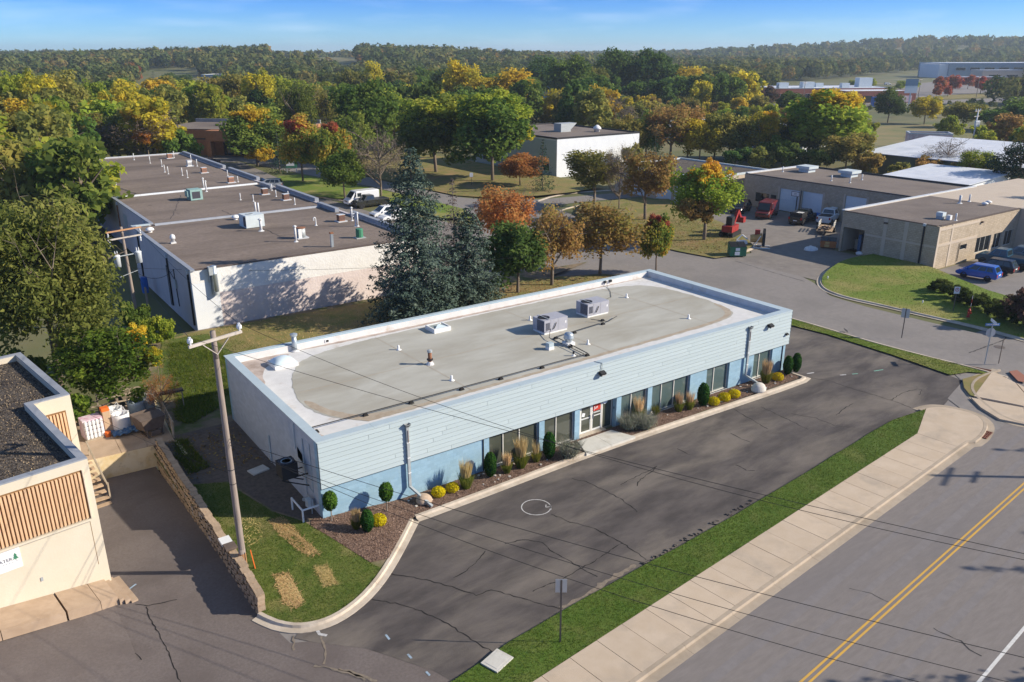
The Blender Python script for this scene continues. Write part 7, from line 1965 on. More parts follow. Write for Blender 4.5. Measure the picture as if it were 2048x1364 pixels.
MB().box(-0.06,-0.06,0,0.06,0.06,2.8).build('pole', 'iron_black', hb); b_ = MB().box(-0.5,-0.7,2.7,-0.45,0.7,3.4).build('backboard', 'sign_white', hb)
fr = MB()
for q in ((-0.52,-0.7,2.7,-0.501,0.7,2.76),(-0.52,-0.7,3.34,-0.501,0.7,3.4),(-0.52,-0.7,2.76,-0.501,-0.64,3.34),(-0.52,0.64,2.76,-0.501,0.7,3.34),(-0.52,-0.25,2.9,-0.501,0.25,2.94),(-0.52,-0.25,3.1,-0.501,0.25,3.14)): fr.box(*q)
fr.build('border', 'iron_black', b_)
# roof pieces
def ru(q, z, label, sx, sy, h, lid, mats):
    t = thing('rooftop_unit', label, 'roof unit', (*q, z)); MB().box(-sx,-sy,0,sx,sy,h).build('curb', mats[0], t); MB().box(-sx*lid,-sy*lid,h+0.001,sx*lid,sy*lid,h+0.42).build('hood', mats[1], t)
ru((101.83,45.31), HT_-0.24, 'flat topped roof unit at the far corner of the yard wing roof', 0.9, 0.9, 0.55, 1.35, ('hvac_white','hvac_white'))
ru((102.51,38.21), HT_-0.24, 'flat topped roof unit in the middle of the yard wing roof', 0.9, 0.9, 0.55, 1.35, ('hvac_white','hvac_white'))
def vp(q, z, h, r, label, grp='vent pipes on the tan building'):
    t = thing('vent_pipe', label, 'vent pipe', (*q, z), 0, grp); MB().cyl((0,0,0),(0,0,h),r,r,8).build('pipe', 'vent_white', t, True); MB().lathe((0,0,0), [(r*2.2,0),(r*1.2,0.1)], 8).build('flashing', 'vent_white', t)
for q in [(96.34,37.1),(96.82,34.32),(100.85,34.97),(98.59,47.49)]: vp(q, HT_-0.24, 0.85, 0.09, 'slim white vent pipe on the yard wing of the tan building')
for q, h, r in zip([(91.84,15.73),(94.12,15.68),(80.48,10.33)], (1.0,0.9,0.8), (0.16,0.11,0.1)): vp(q, HT_-0.10, h, r, 'thick white vent pipe on the garage wing of the tan building')
q = (80.08,11.85); ru(q, HT_-0.10, 'small grey condenser on the garage wing roof above the corner', 0.35, 0.35, 0.35, 1.1, ('galv_dull','hvac_white'))
q = (80.31,11.0); ru(q, HT_-0.10, 'little white box beside the condenser on the garage wing roof', 0.22, 0.22, 0.1, 1.0, ('white_paint','white_paint'))
for q, lb in zip([(92.99,13.22),(94.46,13.48)], ('left of two low white dome vents on the garage wing roof','right of two low white dome vents on the garage wing roof')):
    t = thing('dome_vent', lb, 'roof vent', (*q, HT_-0.10)); MB().lathe((0,0,0), [(0.26,0),(0.26,0.15),(0.40,0.17),(0.38,0.28),(0.15,0.40)], 12).build('hood', 'white_paint', t, True)

# ---- yard clutter
def bin_(q, rz, label, m, sx, sy, h, front='sign_white'):
    t = thing('dumpster', label, 'dumpster', (*q, 0.02), rz)
    b = MB(); b.add([(-sx,-sy*0.85,0.1),(sx,-sy*0.85,0.1),(sx,sy,0.1),(-sx,sy,0.1),(-sx,-sy,h*0.80),(sx,-sy,h*0.80),(sx,sy,h),(-sx,sy,h)], [(0,3,2,1),(0,1,5,4),(1,2,6,5),(2,3,7,6),(3,0,4,7)])
    b.build('container', m, t)
    for k in range(2):
        l_ = MB(); x0 = -sx+0.04+k*sx; n = 6
        l_.add([(x0,-sy-0.04,h*0.80+0.01),(x0+sx-0.06,-sy-0.04,h*0.80+0.01),(x0+sx-0.06,sy,h+0.02),(x0,sy,h+0.02)], [(0,1,2,3)])
        for j in range(n): xx = x0+(sx-0.06)*(j+0.3)/n; l_.add([(xx,-sy-0.03,h*0.80+0.05),(xx+0.05,-sy-0.03,h*0.80+0.05),(xx+0.05,sy-0.05,h+0.06),(xx,sy-0.05,h+0.06)], [(0,1,2,3)])
        l_.build('lid', 'plastic_black', t)
    MB().box(-sx-0.06,-sy*0.5,h*0.5,-sx-0.001,sy*0.5,h*0.62).build('side_pocket', m, t); MB().box(sx+0.001,-sy*0.5,h*0.5,sx+0.06,sy*0.5,h*0.62).build('side_pocket', m, t)
    MB().box(-0.35,-sy-0.004-0.0,h*0.5,0.15,-sy*0.92-0.02,h*0.72).build('notice', front, t) if front else None
    if front: MB().box(-0.42,-sy-0.02,h*0.16,0.15,-sy*0.88,h*0.42).build('notice', front, t)
    for x in (-sx*0.85,sx*0.85): MB().cyl((x,-sy*0.6,0.06),(x+0.05,-sy*0.6,0.06),0.06,0.06,8).build('caster', 'rubber', t)
    return t
bin_((63.29,26.59), R(-36), 'dark green dumpster with black ribbed lid and white notices at the verge corner', 'dumpster_green', 0.95, 0.75, 1.55)
bin_((75.88,22.9), R(-58), 'orange dumpster standing beside the open garage door', 'dumpster_orange', 0.9, 0.65, 1.15, 'machine_yellow')
q = (73.18,23.39)
t = thing('plastic_heap', 'heap of crumpled clear plastic sheeting in front of the orange dumpster', 'debris', (*q, 0.02)); 
bm = bmesh.new(); bmesh.ops.create_icosphere(bm, subdivisions=3, radius=0.75); r_ = random.Random(3)
for p_ in bm.verts: p_.co = Vector((p_.co.x*1.3, p_.co.y, max(0, p_.co.z*0.6*r_.uniform(0.4,1.3))))
me = bpy.data.meshes.new('sheet'); bm.to_mesh(me); bm.free(); me.materials.append(MATS['white_plastic']); link('sheet', me, t)
q = (75.54,18.38)
t = thing('bag_pile', 'small pile of white bags and a yellow box at the garage door', 'bag', (*q, 0.02)); MB().lathe((0,0,0), [(0.4,0),(0.45,0.25),(0.2,0.4)], 8).build('sack', 'white_plastic', t, True); MB().box(0.5,-0.3,0,1.3,0.2,0.4).build('crate', 'machine_yellow', t)
# trailer with rails
tr_ = thing('flatbed_trailer', 'low wooden flatbed trailer with slatted side rails in the yard', 'trailer', (83.6,28.6,0.0), R(28))
MB().box(-2.2,-0.95,0.45,2.2,0.95,0.58).build('deck', 'wood_pale', tr_)
for s in (-1,1):
    for z in (0.75,1.0,1.25): MB().box(-0.4,s*0.95-0.03,z,2.2,s*0.95+0.03,z+0.10).build('rail', 'frame_alu', tr_)
    for x in (-0.4,0.9,2.15): MB().box(x,s*0.95-0.05,0.581,x+0.06,s*0.95-0.031,1.36).build('stake', 'frame_alu', tr_)
    wheel(tr_, 0.3, s*1.2, 0.33)
MB().bar((-2.2,0,0.45),(-3.6,0,0.40),0.1).build('drawbar', 'iron_black', tr_)
l_ = MB()
for k in range(26): l_.obox((rnd.uniform(-2,-0.2),rnd.uniform(-0.8,0.8),0.62+rnd.random()*0.3),rnd.uniform(.1,.5),0.06,0.04,rnd.uniform(0,3),0,rnd.uniform(-.4,.4))
l_.build('scrap_load', 'iron_brown', tr_)['kind'] = 'stuff'
for i in range(5):
    t = thing('lumber_plank', 'loose plank leaning on the wall between the roller doors', 'plank', (91.3-0.05*i,34.3-0.3*i,0.0), 0, 'planks leaning between the roller doors'); MB().bar((-0.5,0,0),(0.55,0.1*i,2.2-0.2*i),0.2,0.04).build('board', 'wood_pale', t)
t = thing('white_cabinet', 'tall white cabinet standing outside against the yard wall', 'cabinet', (91.4,32.9,0.0)); MB().box(-0.35,-0.4,0.05,0.35,0.4,1.9).build('carcass', 'white_paint', t); MB().box(-0.37,-0.36,0.1,-0.351,-0.02,1.85).build('door', 'hvac_white', t)
t = thing('blue_tarp_heap', 'blue tarpaulin thrown over a heap near the white pickup', 'tarp', (90.6,34.9,0.0)); MB().lathe((0,0,0), [(1.0,0),(0.9,0.5),(0.5,0.85),(0.05,0.95)], 9).build('sheet', 'blue_bright', t)
# red loader-drill on the verge
rm = thing('red_digger', 'red tracked digger with raised arm half under the yellow tree', 'machine', (70.3,33.6,0.3), R(20))
m = MB(); m.box(-1.6,-0.9,0.0,1.6,-0.45,0.7); m.box(-1.6,0.45,0.0,1.6,0.9,0.7); m.build('track', 'rubber', rm)
MB().box(-1.4,-0.7,0.71,1.0,0.7,1.5).build('chassis', 'machine_red', rm); MB().box(-0.8,-0.4,1.51,0.2,0.4,2.6).build('operator_frame', 'iron_black', rm)
MB().bar((0.8,0,1.4),(2.2,0,3.0),0.35,0.4).build('arm', 'machine_red', rm); MB().bar((2.2,0,3.0),(3.3,0,1.9),0.3,0.35).build('arm', 'machine_red', rm); MB().box(2.9,-0.6,1.3,3.8,0.6,2.0).build('bucket', 'machine_red', rm)
MB().cyl((-0.2,-0.3,1.6),(0.8,0.2,2.0),0.05,0.05,6).build('hose', 'iron_black', rm)
dk_ = thing('trencher', 'orange and black trencher head standing on its frame at the kerb', 'machine', (69.4,27.6,0.0), R(-50))
MB().add([(-0.15,-0.9,0.3),(0.15,-0.9,0.3),(0.15,-0.7,1.9),(-0.15,-0.7,1.9),(-0.15,0.0,2.4),(0.15,0.0,2.4),(0.15,0.7,1.8),(-0.15,0.7,1.8),(-0.15,0.9,0.2),(0.15,0.9,0.2)], [(0,1,2,3),(3,2,5,4),(4,5,6,7),(7,6,9,8),(0,3,4,7,8),(1,9,6,5,2)]).build('blade_plate', 'iron_black', dk_)
MB().cyl((-1.6,0,1.1),(-0.2,0,1.2),0.45,0.6,10).build('drum', 'machine_yellow', dk_); m = MB(); m.bar((-1.2,-0.7,0.1),(-0.4,-0.7,1.6),0.1); m.bar((-1.2,0.7,0.1),(-0.4,0.7,1.6),0.1); m.bar((-1.8,-0.7,0.08),(0.8,-0.7,0.08),0.12); m.bar((-1.8,0.7,0.08),(0.8,0.7,0.08),0.12)
m.build('frame', 'white_paint', dk_); MB().box(-1.1,-0.2,1.6,-0.5,0.25,2.2).build('engine', 'machine_red', dk_); m = MB(); m.path([(-1.9,0.2,0.9),(-2.6,0.4,1.4),(-3.2,0.1,0.8)], 0.10, 6); m.build('feed_arm', 'white_paint', dk_)
MB().obox((-2.6,-0.3,0.5),0.6,0.4,0.3,0.3).build('gear_box', 'white_plastic', dk_)
# ---------------------------------------------------------------- buildings, roads and fields farther away
patch('meadow', [(48,205),(60,200),(110,230),(150,300),(120,330),(60,300)], 0.0, 0, 'dry_field', -0.02)
patch('grass_slope', [(70.38,420.48),(151.73,724.96),(166.77,712.37),(152.75,579.25),(82.17,362.01),(60.44,288.3)], 0.0, 0, 'lawn_green', 0.0)
patch('far_lot', [(126.69,539.58),(149.31,560.64),(157.96,533.43),(121.0,434.51),(104.61,447.47)], 0.0, 0, 'side_asphalt', 0.03)
patch('meadow', [(185.16,113.69),(181.16,88.99),(193.58,82.71),(198.45,64.8),(218.96,63.76),(260.44,82.23),(263.99,106.73),(249.78,130.26),(217.03,130.38)], 0.0, 0, 'dry_field', -0.02)
patch('lawn', [(183.4,219.12),(193.23,211.59),(241.98,242.49),(228.51,257.44),(205.21,245.69)], 0.0, 0, 'lawn_bright', 0.0)
patch('lawn', [(275.09,225.81),(342.45,259.46),(346.99,231.55),(319.04,210.61),(285.28,208.89)], 0.0, 0, 'lawn_dry', 0.0)
hw_ = struct('highway', MB().flat([(175.05,212.85),(190.09,210.76),(227.54,220.62),(263.0,209.13),(304.16,194.24),(341.44,169.72),(434.55,156.98),(469.06,172.13),(373.44,188.56),(332.72,215.17),(281.38,225.55),(243.72,241.14),(200.51,226.57),(184.38,228.41)], 0.03), 'side_asphalt')
struct('far_lot', MB().flat([(336.64,206.92),(347.62,198.33),(457.6,208.69),(556.72,210.63),(755.72,298.01),(706.55,339.8),(494.36,280.29),(402.15,252.87)], 0.05), 'side_asphalt')
patch('median_lawn', [(403.0,187.48),(477.86,178.53),(526.38,200.08),(457.6,208.69)], 0.0, 0, 'lawn_dry', 0.09)

def hall(name, label, loc, rz, sx, sy, h, wall, roof='gravel_tan', cat='building', parapet='cap_pale', z0=0.0):
    t = thing(name, label, cat, (*loc, z0), rz)
    MB().box(0,0,-0.5,sx,sy,h-0.3).build('wall', wall, t)
    MB().box(0.3,0.3,h-0.299,sx-0.3,sy-0.3,h-0.25).build('roof', roof, t)
    for q in ((-0.05,-0.05,sx+0.05,0.3),(-0.05,sy-0.3,sx+0.05,sy+0.05),(-0.05,0.301,0.3,sy-0.301),(sx-0.3,0.301,sx+0.05,sy-0.301)):
        MB().box(q[0],q[1],h-0.298,q[2],q[3],h).build('parapet', parapet, t)
    return t
def win(t, x, z, w_, h, y=0.0, m='glass_dark', side=0, nm='window'):
    if side == 0: o = MB().box(x,y-0.06,z,x+w_,y-0.002,z+h).build(nm, 'frame_white', t); MB().box(x+0.08,y-0.08,z+0.08,x+w_-0.08,y-0.061,z+h-0.08).build('pane', m, o)
    else: o = MB().box(y-0.06,x,z,y-0.002,x+w_,z+h).build(nm, 'frame_white', t); MB().box(y-0.08,x+0.08,z+0.08,y-0.061,x+w_-0.08,z+h-0.08).build('pane', m, o)
def gable(name, label, loc, rz, sx, sy, h, rh, wall, roof, cat='house', wins=()):
    t = thing(name, label, cat, (*loc, 0.0), rz)
    m = MB(); m.box(0,0,-0.5,sx,sy,h); m.add([(0,0,h),(sx,0,h),(sx,sy,h),(0,sy,h),(0,sy/2,h+rh),(sx,sy/2,h+rh)], [(0,4,3),(1,2,5)])
    m.build('wall', wall, t)
    for s in (0,1):
        y0, y1 = (-0.4, sy/2) if s == 0 else (sy+0.4, sy/2)
        e = h - rh*0.4/(sy/2)
        MB().add([(-0.4,y0,e+0.02),(sx+0.4,y0,e+0.02),(sx+0.4,y1,h+rh+0.02),(-0.4,y1,h+rh+0.02),(-0.4,y0,e+0.2),(sx+0.4,y0,e+0.2),(sx+0.4,y1,h+rh+0.2),(-0.4,y1,h+rh+0.2)], [(0,1,2,3),(4,5,6,7),(0,1,5,4),(2,3,7,6),(0,3,7,4),(1,2,6,5)]).build('roof', roof, t)
    for x, z, w_, hh, sd in wins: win(t, x, z, w_, hh, 0, 'glass_dark', sd)
    return t
# pale blue warehouse behind the round maples
t = hall('warehouse', 'pale warehouse with a sunlit white end wall beyond the round maples', (85.9,89.8), 0.0, 21.5, 29, 7.5, 'white_wall', 'gravel_tan', parapet='iron_black')
MB().box(-0.03,0.2,4.2,-0.004,28,4.8).build('band', 'iron_black', t)
MB().box(-0.035,0.2,0.0,-0.003,28.5,6.9).build('shade_sheet', 'cap_metal', t)  # darker sheet puts the shade of this side into the wall colour
for k in range(6): win(t, 2.2+k*4.2, 1.0, 2.6, 1.6, -0.036, 'glass_dark', 1)
q = (95.4,100.55)
t = thing('rooftop_unit', 'big slanted grey roof unit on the pale warehouse', 'roof unit', (*q, 7.25)); MB().box(0,0,0,2.6,2.4,1.7).build('cabinet', 'galv_dull', t); MB().add([(2.6,0,0.4),(2.6,2.4,0.4),(2.6,2.4,1.7),(2.6,0,1.7),(4.2,0,1.7),(4.2,2.4,1.7)], [(0,3,4),(1,5,2),(0,4,5,1),(3,2,5,4)]).build('hood', 'galv_dull', t)
q = (102.09,96.92)
t = thing('dome_vent', 'white dome vent near the edge of the pale warehouse roof', 'roof vent', (*q, 7.25)); MB().lathe((0,0,0), [(0.6,0),(0.6,0.5),(0.9,0.55),(0.8,0.9),(0.2,1.4)], 10).build('hood', 'white_paint', t, True)
# low tan building left of the yard
t = hall('workshop', 'low workshop with dark roof and pale back parapet left of the yard wing', (84.2,51.2), 0.0, 16, 20, 4.6, 'tan_smooth', 'gravel_pebble', parapet='hvac_white')
for x in (1.0,6.5,12.0): MB().box(-0.05,x,0.1,-0.004,x+3.4,3.4).build('roller_door', 'door_white', t)
MB().box(-0.06,5.2,0,-0.003,5.8,4.2).build('pilaster', 'white_wall', t)
# white storage halls with metal roofs
def metal_hall(name, label, loc, rz, sx, sy, h0, h1, wall):
    t = thing(name, label, 'building', (*loc, 0.0), rz)
    MB().add([(0,0,-0.5),(sx,0,-0.5),(sx,sy,-0.5),(0,sy,-0.5),(0,0,h0),(sx,0,h1),(sx,sy,h1),(0,sy,h0)], [(0,3,2,1),(0,1,5,4),(1,2,6,5),(2,3,7,6),(3,0,4,7)]).build('wall', wall, t)
    n = max(4, int(sy/2.2)); mm = None
    for k in range(n):
        y0, y1 = -0.4+(sy+0.8)*k/n, -0.4+(sy+0.8)*(k+1)/n-0.05
        MB().add([(-0.6,y0,h0-0.02),(sx+0.4,y0,h1+0.02),(sx+0.4,y1,h1+0.02),(-0.6,y1,h0-0.02),(-0.6,y0,h0+0.10),(sx+0.4,y0,h1+0.14),(sx+0.4,y1,h1+0.14),(-0.6,y1,h0+0.10)], [(0,1,2,3),(4,7,6,5),(0,4,5,1),(1,5,6,2),(2,6,7,3),(3,7,4,0)]).build('roof_sheet', 'roof_white', t)
    return t
metal_hall('storage_hall', 'long storage hall with a broad white metal roof and olive walls', (143.5,20), R(1.5), 26, 41, 3.6, 5.2, 'olive_wall')
metal_hall('storage_hall', 'low storage hall with white roof just behind the tan building', (123,30), R(1.5), 15, 14, 2.6, 3.2, 'white_wall')
metal_hall('storage_hall', 'white roofed storage hall half hidden by the turning trees', (160,88), R(1.5), 18, 60, 3.2, 4.4, 'white_wall')
t = hall('painted_shed', 'small shed with a blotched pink and white wall beside the white roof', (171,68), R(-52), 9, 5, 5.4, 'pink_wall', 'iron_brown')
# brick building
bk = thing('brick_building', 'orange brick building with flat roof and projecting entrance canopy', 'building', (39.2,170.0,0.0), R(-45))
MB().box(-10,0,-0.5,5.2,20,3.9).build('wall', 'brick_orange', bk); MB().box(-10,-0.06,3.901,5.2,20,6.0).build('wall', 'brick_orange', bk)
MB().box(5.201,0.5,-0.5,24,20,6.0).build('wall', 'brick_orange', bk)
MB().box(5.21,-3.2,3.6,24,0.499,6.0).build('canopy', 'brick_orange', bk); MB().box(5.21,-3.2,0,6.3,-2.1,3.599).build('column', 'brick_orange', bk)
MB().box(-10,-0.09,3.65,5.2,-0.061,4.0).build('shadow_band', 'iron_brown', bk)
MB().box(-10.1,-0.2,6.001,24.1,20.1,6.1).build('roof', 'gravel_tan', bk); MB().box(-10.1,19.6,6.101,24.1,20.1,6.9).build('parapet', 'cap_grey', bk)
win(bk, -1.0, 0.9, 1.5, 1.8, 0.0)
for k in range(3): MB().box(7.5+k*3,0.45,0.1,9.8+k*3,0.49,3.0).build('glazing', 'glass_dark', bk)
ga = (149.31,560.64)
t = hall('industrial_building', 'grey blue flat roofed building with two white doors far left', ga, R(-38), 34, 30, 9.4, 'blue_far', 'gravel_tan', parapet='hvac_white')
for x in (2.0,5.4): MB().box(x,-0.08,0,x+2.2,-0.004,5.0).build('roller_door', 'door_white', t)
MB().box(15.5,-0.08,2.0,19,-0.004,5.0).build('roller_door', 'door_white', t)
wf = (197.7,473.2)
t = hall('white_building', 'white flat roofed building glimpsed over the willows', wf, R(-30), 34, 30, 7.5, 'white_paint', 'roof_white')
MB().box(12,-0.06,0,34,-0.003,3.4).build('base_band', 'hvac_white', t); MB().box(4,8,7.4,22,20,9.6).build('upper_storey', 'hvac_white', t); MB().cyl((18,6,8.0),(18,18,8.0),3.2,3.2,14).build('arched_roof', 'cap_metal', t)
for (x, yb, d, sx, sy, h, rh, rz, lb) in ((575,147,0,40,24,7,9,-20,'big house with a brown pitched roof and cream gable on the far rise'), (612,150,0,26,16,5,7,-60,'brown roofed wing with a cream gable on the far rise, in front'), (626,148,0,44,14,5,5,-20,'long low brown roofed wing right of the big far house'), (672,158,0,56,14,5,4,-22,'long low grey brown roof partly behind conifers')):
    gable('far_house', lb, (325.94,892.86) if x == 575 else (318.76,819.37) if x == 612 else (354.43,867.65) if x == 626 else (299.85,685.48), R(rz), sx, sy, h, rh, 'stucco_cream', 'shingle_brown')
gable('white_house', 'small white gabled house right of the big yellow trees', (213.61,264.51), R(-75), 11, 9, 4.2, 4.2, 'white_paint', 'shingle_slate', wins=((2.0,0.8,1.4,2.0,1),(5.5,0.8,1.4,2.0,1),(3.8,4.8,1.3,1.6,1)))
t = thing('blue_house', 'pale blue two storey house with green hip roof', 'house', (*(262.93,254.39), 0.0), R(-38))
MB().box(0,0,-0.5,15,11,6).build('wall', 'cap_metal', t); MB().add([(-0.8,-0.8,6),(15.8,-0.8,6),(15.8,11.8,6),(-0.8,11.8,6),(5,5.5,8.8),(10,5.5,8.8)], [(0,1,5,4),(1,2,5),(2,3,4,5),(3,0,4),(0,3,2,1)]).build('roof', 'shingle_green', t)
for x in (1.5,5.5,9.5,12.5): win(t, x, 3.6, 1.4, 1.5); win(t, x, 0.8, 1.4, 1.5)
MB().box(3.9,-1.6,0,5.0,-0.5,1.6).build('porch', 'rust', t)
gable('white_house', 'tall white house with steep gable under the dark green trees', (325.19,329.27), R(-80), 10, 9, 6.5, 5.0, 'white_paint', 'shingle_slate', wins=((1.5,1.0,1.3,1.8,1),(5,1.0,1.3,1.8,1),(3.5,5.0,1.3,1.8,1)))
gable('blue_shed', 'small pale blue gabled shed between the yellow trees', (176.09,276.35), R(-70), 6, 6, 4.5, 2.6, 'blue_paint', 'shingle_slate')
gable('white_house', 'white house with garages behind the conifers right of centre', (320.77,264.11), R(-40), 14, 9, 3.6, 2.8, 'white_paint', 'shingle_slate', wins=((2,0.2,3.0,2.4,0),(6.5,0.2,3.0,2.4,0)))
t = gable('grey_house', 'grey roof of a house behind the round maples', (147.67,282.21), R(-40), 14, 10, 3.6, 2.2, 'hvac_white', 'shingle_slate')
# red brick commercial block by the highway
t = hall('shopping_block', 'long low red brick shopping block with white roof units', (333.46,230.8), R(-30), 62, 34, 6.0, 'brick_red', 'roof_white', parapet='cap_grey')
for k in range(9): win(t, 3+k*6.4, 0.6, 4.2, 2.8)
for k, (x, y, s, h) in enumerate(((6,10,5,2.5),(18,9,6,2.8),(28,16,4,2.0),(38,8,4,2.2),(50,14,7,4.5))): MB().box(x,y,5.75,x+s,y+s*0.7,5.75+h).build('roof_unit', 'hvac_white', t)
t2 = hall('shopping_block', 'red painted end of the shopping block facing the highway', (345.79,199.76), R(-32), 34, 26, 5.4, 'brick_red', 'roof_white', parapet='rust_tan')
for k in range(5): MB().box(2+k*6.4,-0.1,0.3,6.4+k*6.4,-0.01,3.2).build('shop_front', 'glass_dark' if k % 2 else 'pink_wall', t2)
# grey complex at the far right
t = hall('office_complex', 'huge grey flat roofed complex on the far right rise', (759.28,369.87), R(-36), 150, 60, 13, 'blue_far', 'roof_white', parapet='hvac_white')
MB().box(-8,2,-0.5,-0.01,40,12).build('end_block', 'white_wall', t)
for k in range(10): win(t, 6+k*13, 6.5, 9, 2.6)
t = hall('office_complex', 'lower stone fronted part of the far right complex', (677.3,299.76), R(-36), 90, 18, 9, 'tan_smooth', 'roof_white', parapet='cap_pale')
for k in range(6): win(t, 5+k*14, 2.0, 9, 3.5)
t = hall('office_complex', 'dark brick forecourt wing with red trees in front at far right', (619.16,291.91), R(-36), 40, 14, 5, 'brick_red', 'roof_white', parapet='cap_pale')
# street furniture far off
t = thing('pylon_sign', 'tall dark and white shop sign pylon beside the highway', 'sign', (*(347.66,169.39), 0.0), R(-36)); MB().box(-0.2,-0.2,0,0.2,0.2,6).build('post', 'hvac_white', t); MB().box(-2.6,-0.3,5.5,2.6,0.3,8.6).build('panel', 'sign_white', t); MB().box(-2.6,-0.35,8.601,2.6,0.35,11.5).build('panel', 'blue_far', t)
t = thing('blue_container', 'bright blue container beside the highway trees', 'container', (*(330.4,173.87), 0.0), R(-36)); MB().box(-2.5,-1.2,0.3,2.5,1.2,4.2).build('box', 'blue_bright', t); MB().box(-2.5,-1.25,0.0,2.5,1.25,0.299).build('skid', 'hvac_white', t)
for x, y, h, lb in ((1502,208,11,'thin far utility pole before the shopping block'), (1836,196,10,'thin lamp post at the far parking lot'), (1955,205,12,'thin leaning pole at the highway far right'), (1905,196,11,'thin pole at the highway between red trees')):
    q = {1502: (305.01,193.58), 1836: (414.28,202.67), 1955: (405.22,153.3), 1905: (437.35,184.44)}[x]
    t = thing('far_pole', lb, 'pole', (*q, 0.0)); MB().cyl((0,0,0),(0,0,h),0.18,0.12,6).build('shaft', 'pole_wood', t); MB().box(-1.2,-0.1,h-1,1.2,0.1,h-0.8).build('crossarm', 'arm_wood', t)
q = (196.7,66.1)
t = thing('utility_pole', 'pale utility pole with white transformer bank behind the white roof', 'utility pole', (*q, 0.0)); MB().cyl((0,0,0),(0.1,0,9.5),0.2,0.15,8).build('shaft', 'cap_pale', t, True)
for k in range(3): MB().lathe((-0.7+k*0.7,-0.3,5.6), [(0.3,0),(0.32,1.2),(0.2,1.4)], 8).build('transformer', 'transformer', t)
for z in (8.0,9.2): MB().bar((-1.4,0,z),(1.4,0.2,z),0.14).build('crossarm', 'arm_wood', t)
for x in (-1.1,0,1.1): MB().lathe((x,0,9.3), [(0.05,0),(0.12,0.1),(0.05,0.5)], 6).build('insulator', 'porcelain', t)
t = thing('white_shed', 'white wall of a shed hidden behind the big locust tree', 'shed', (-21.5,26.5,0.2), R(12)); MB().box(0,0,0,6,5,3.0).build('wall', 'white_paint', t); MB().box(-0.3,-0.3,3.001,6.3,5.3,3.2).build('roof', 'roof_white', t)
t = hall('flat_roof_building', 'corner of a flat roofed building at the left edge behind the locust', (-12.5,66), R(9), 5.2, 9, 5.0, 'wall_mauve_shade', 'gravel_tan', parapet='cap_grey')
t.location = (-16.5,62.5,0)
for (a, b), lb in (((206.8,201.2), 'white parked trailer glimpsed through trees, centre right'),):
    pass
s_ = thing('lot_sign', 'green and white yard sign on two posts at the warehouse lot entrance', 'sign', (46.5,126,0.2), R(-30)); MB().box(-1.1,-0.08,0.9,1.1,0.08,2.6).build('panel', 'sign_green', s_); MB().box(-1.0,-0.1,1.3,0.6,-0.081,2.2).build('notice', 'sign_white', s_); MB().box(-1.0,-0.06,0,-0.86,0.06,0.899).build('post', 'white_paint', s_); MB().box(0.86,-0.06,0,1.0,0.06,0.899).build('post', 'white_paint', s_)
# ---------------------------------------------------------------- trees
# the three nearest ones get crowns of their own
CROWN['locust'] = [crown_me(crown_round(101, 30000, 0.030, z0=0.12, nclump=150, open_=0.25), 101, aspect=0.45)]
CROWN['elder'] = [crown_me(crown_round(103, 12000, 0.040, z0=0.10, nclump=70, open_=0.1), 103, aspect=0.6)]
CROWN['blue_spruce'] = [crown_me(crown_spruce(105, 40, 15, 84, 0.034, power=0.6, droop=0.3), 105, aspect=0.42, asp=3.2), crown_me(crown_spruce(106, 32, 13, 70, 0.042, power=0.52, droop=0.3), 106, aspect=0.42, asp=2.6)]
TR_OF.update({'locust':'open', 'elder':'open', 'blue_spruce':'spruce'})
tree((-8.36,27.65,14.38,6.04), 'locust', 'leaf_locust', 'big grey green locust filling the left edge beside the far utility pole', 'locust_tree', z=0.2)
tree((-5.73,21.07,5.88,3.64), 'elder', 'leaf_elder', 'bright green box elder with a yellow limb behind the loading dock', 'box_elder_tree', z=0.45, extra=[('bush','leaf_gold',(0.48,0.0,0.62,0.26,0.34)), ('bush','leaf_yellow',(0.70,-0.1,0.40,0.24,0.28))])
for s_, m_, lb_ in (((-10.81,26.67,3.73,2.15),'leaf_green','green shrub under the left edge of the big locust'), ((-6.38,31.05,3.71,2.1),'leaf_elder','green shrub under the middle of the big locust'), ((-1.27,36.65,2.96,1.7),'leaf_green','green shrub under the big locust beside the far utility pole'), ((-9.16,19.41,2.98,1.91),'leaf_elder','green shrub behind the cream building corner')):
    tree(s_, 'bush', m_, lb_, 'shrub', 'shrub', z=0.3)
tree((-0.34,32.42,2.6,1.55), 'bush', 'leaf_lime', 'yellow green sapling at the foot of the far utility pole', 'sapling', z=0.45)
tree((-3.55,17.56,3.43,1.11), 'twiggy', 'leaf_rust', 'rusty autumn vine bush beside the dock fence', 'vine_bush', z=0.45)
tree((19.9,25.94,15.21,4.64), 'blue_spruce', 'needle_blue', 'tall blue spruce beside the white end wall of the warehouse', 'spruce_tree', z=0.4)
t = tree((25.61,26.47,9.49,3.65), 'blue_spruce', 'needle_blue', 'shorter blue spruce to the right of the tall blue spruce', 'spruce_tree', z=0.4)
tree((34.83,44.26,9.68,2.33), 'spruce', 'needle_dead', 'dying spruce with bare grey twigs behind the two blue spruces', 'spruce_tree')
tree((32.2,27.9,7.34,3.28), 'round', 'leaf_dark', 'dense dark green round tree right of the shorter blue spruce', 'deciduous_tree', z=0.4)
tree((36.62,28.09,8.54,3.07), 'weep', 'leaf_brown', 'brownish crabapple with a low branch behind the flat roof', 'crabapple_tree', z=0.35)
tree((44.05,29.1,8.05,4.44), 'weep', 'leaf_brown', 'broad orange brown crabapple behind the flat roof corner', 'crabapple_tree', z=0.3)
tree((41.89,43.79,8.39,3.99), 'weep', 'leaf_rust', 'reddish brown crabapple behind the dense dark green tree', 'crabapple_tree')
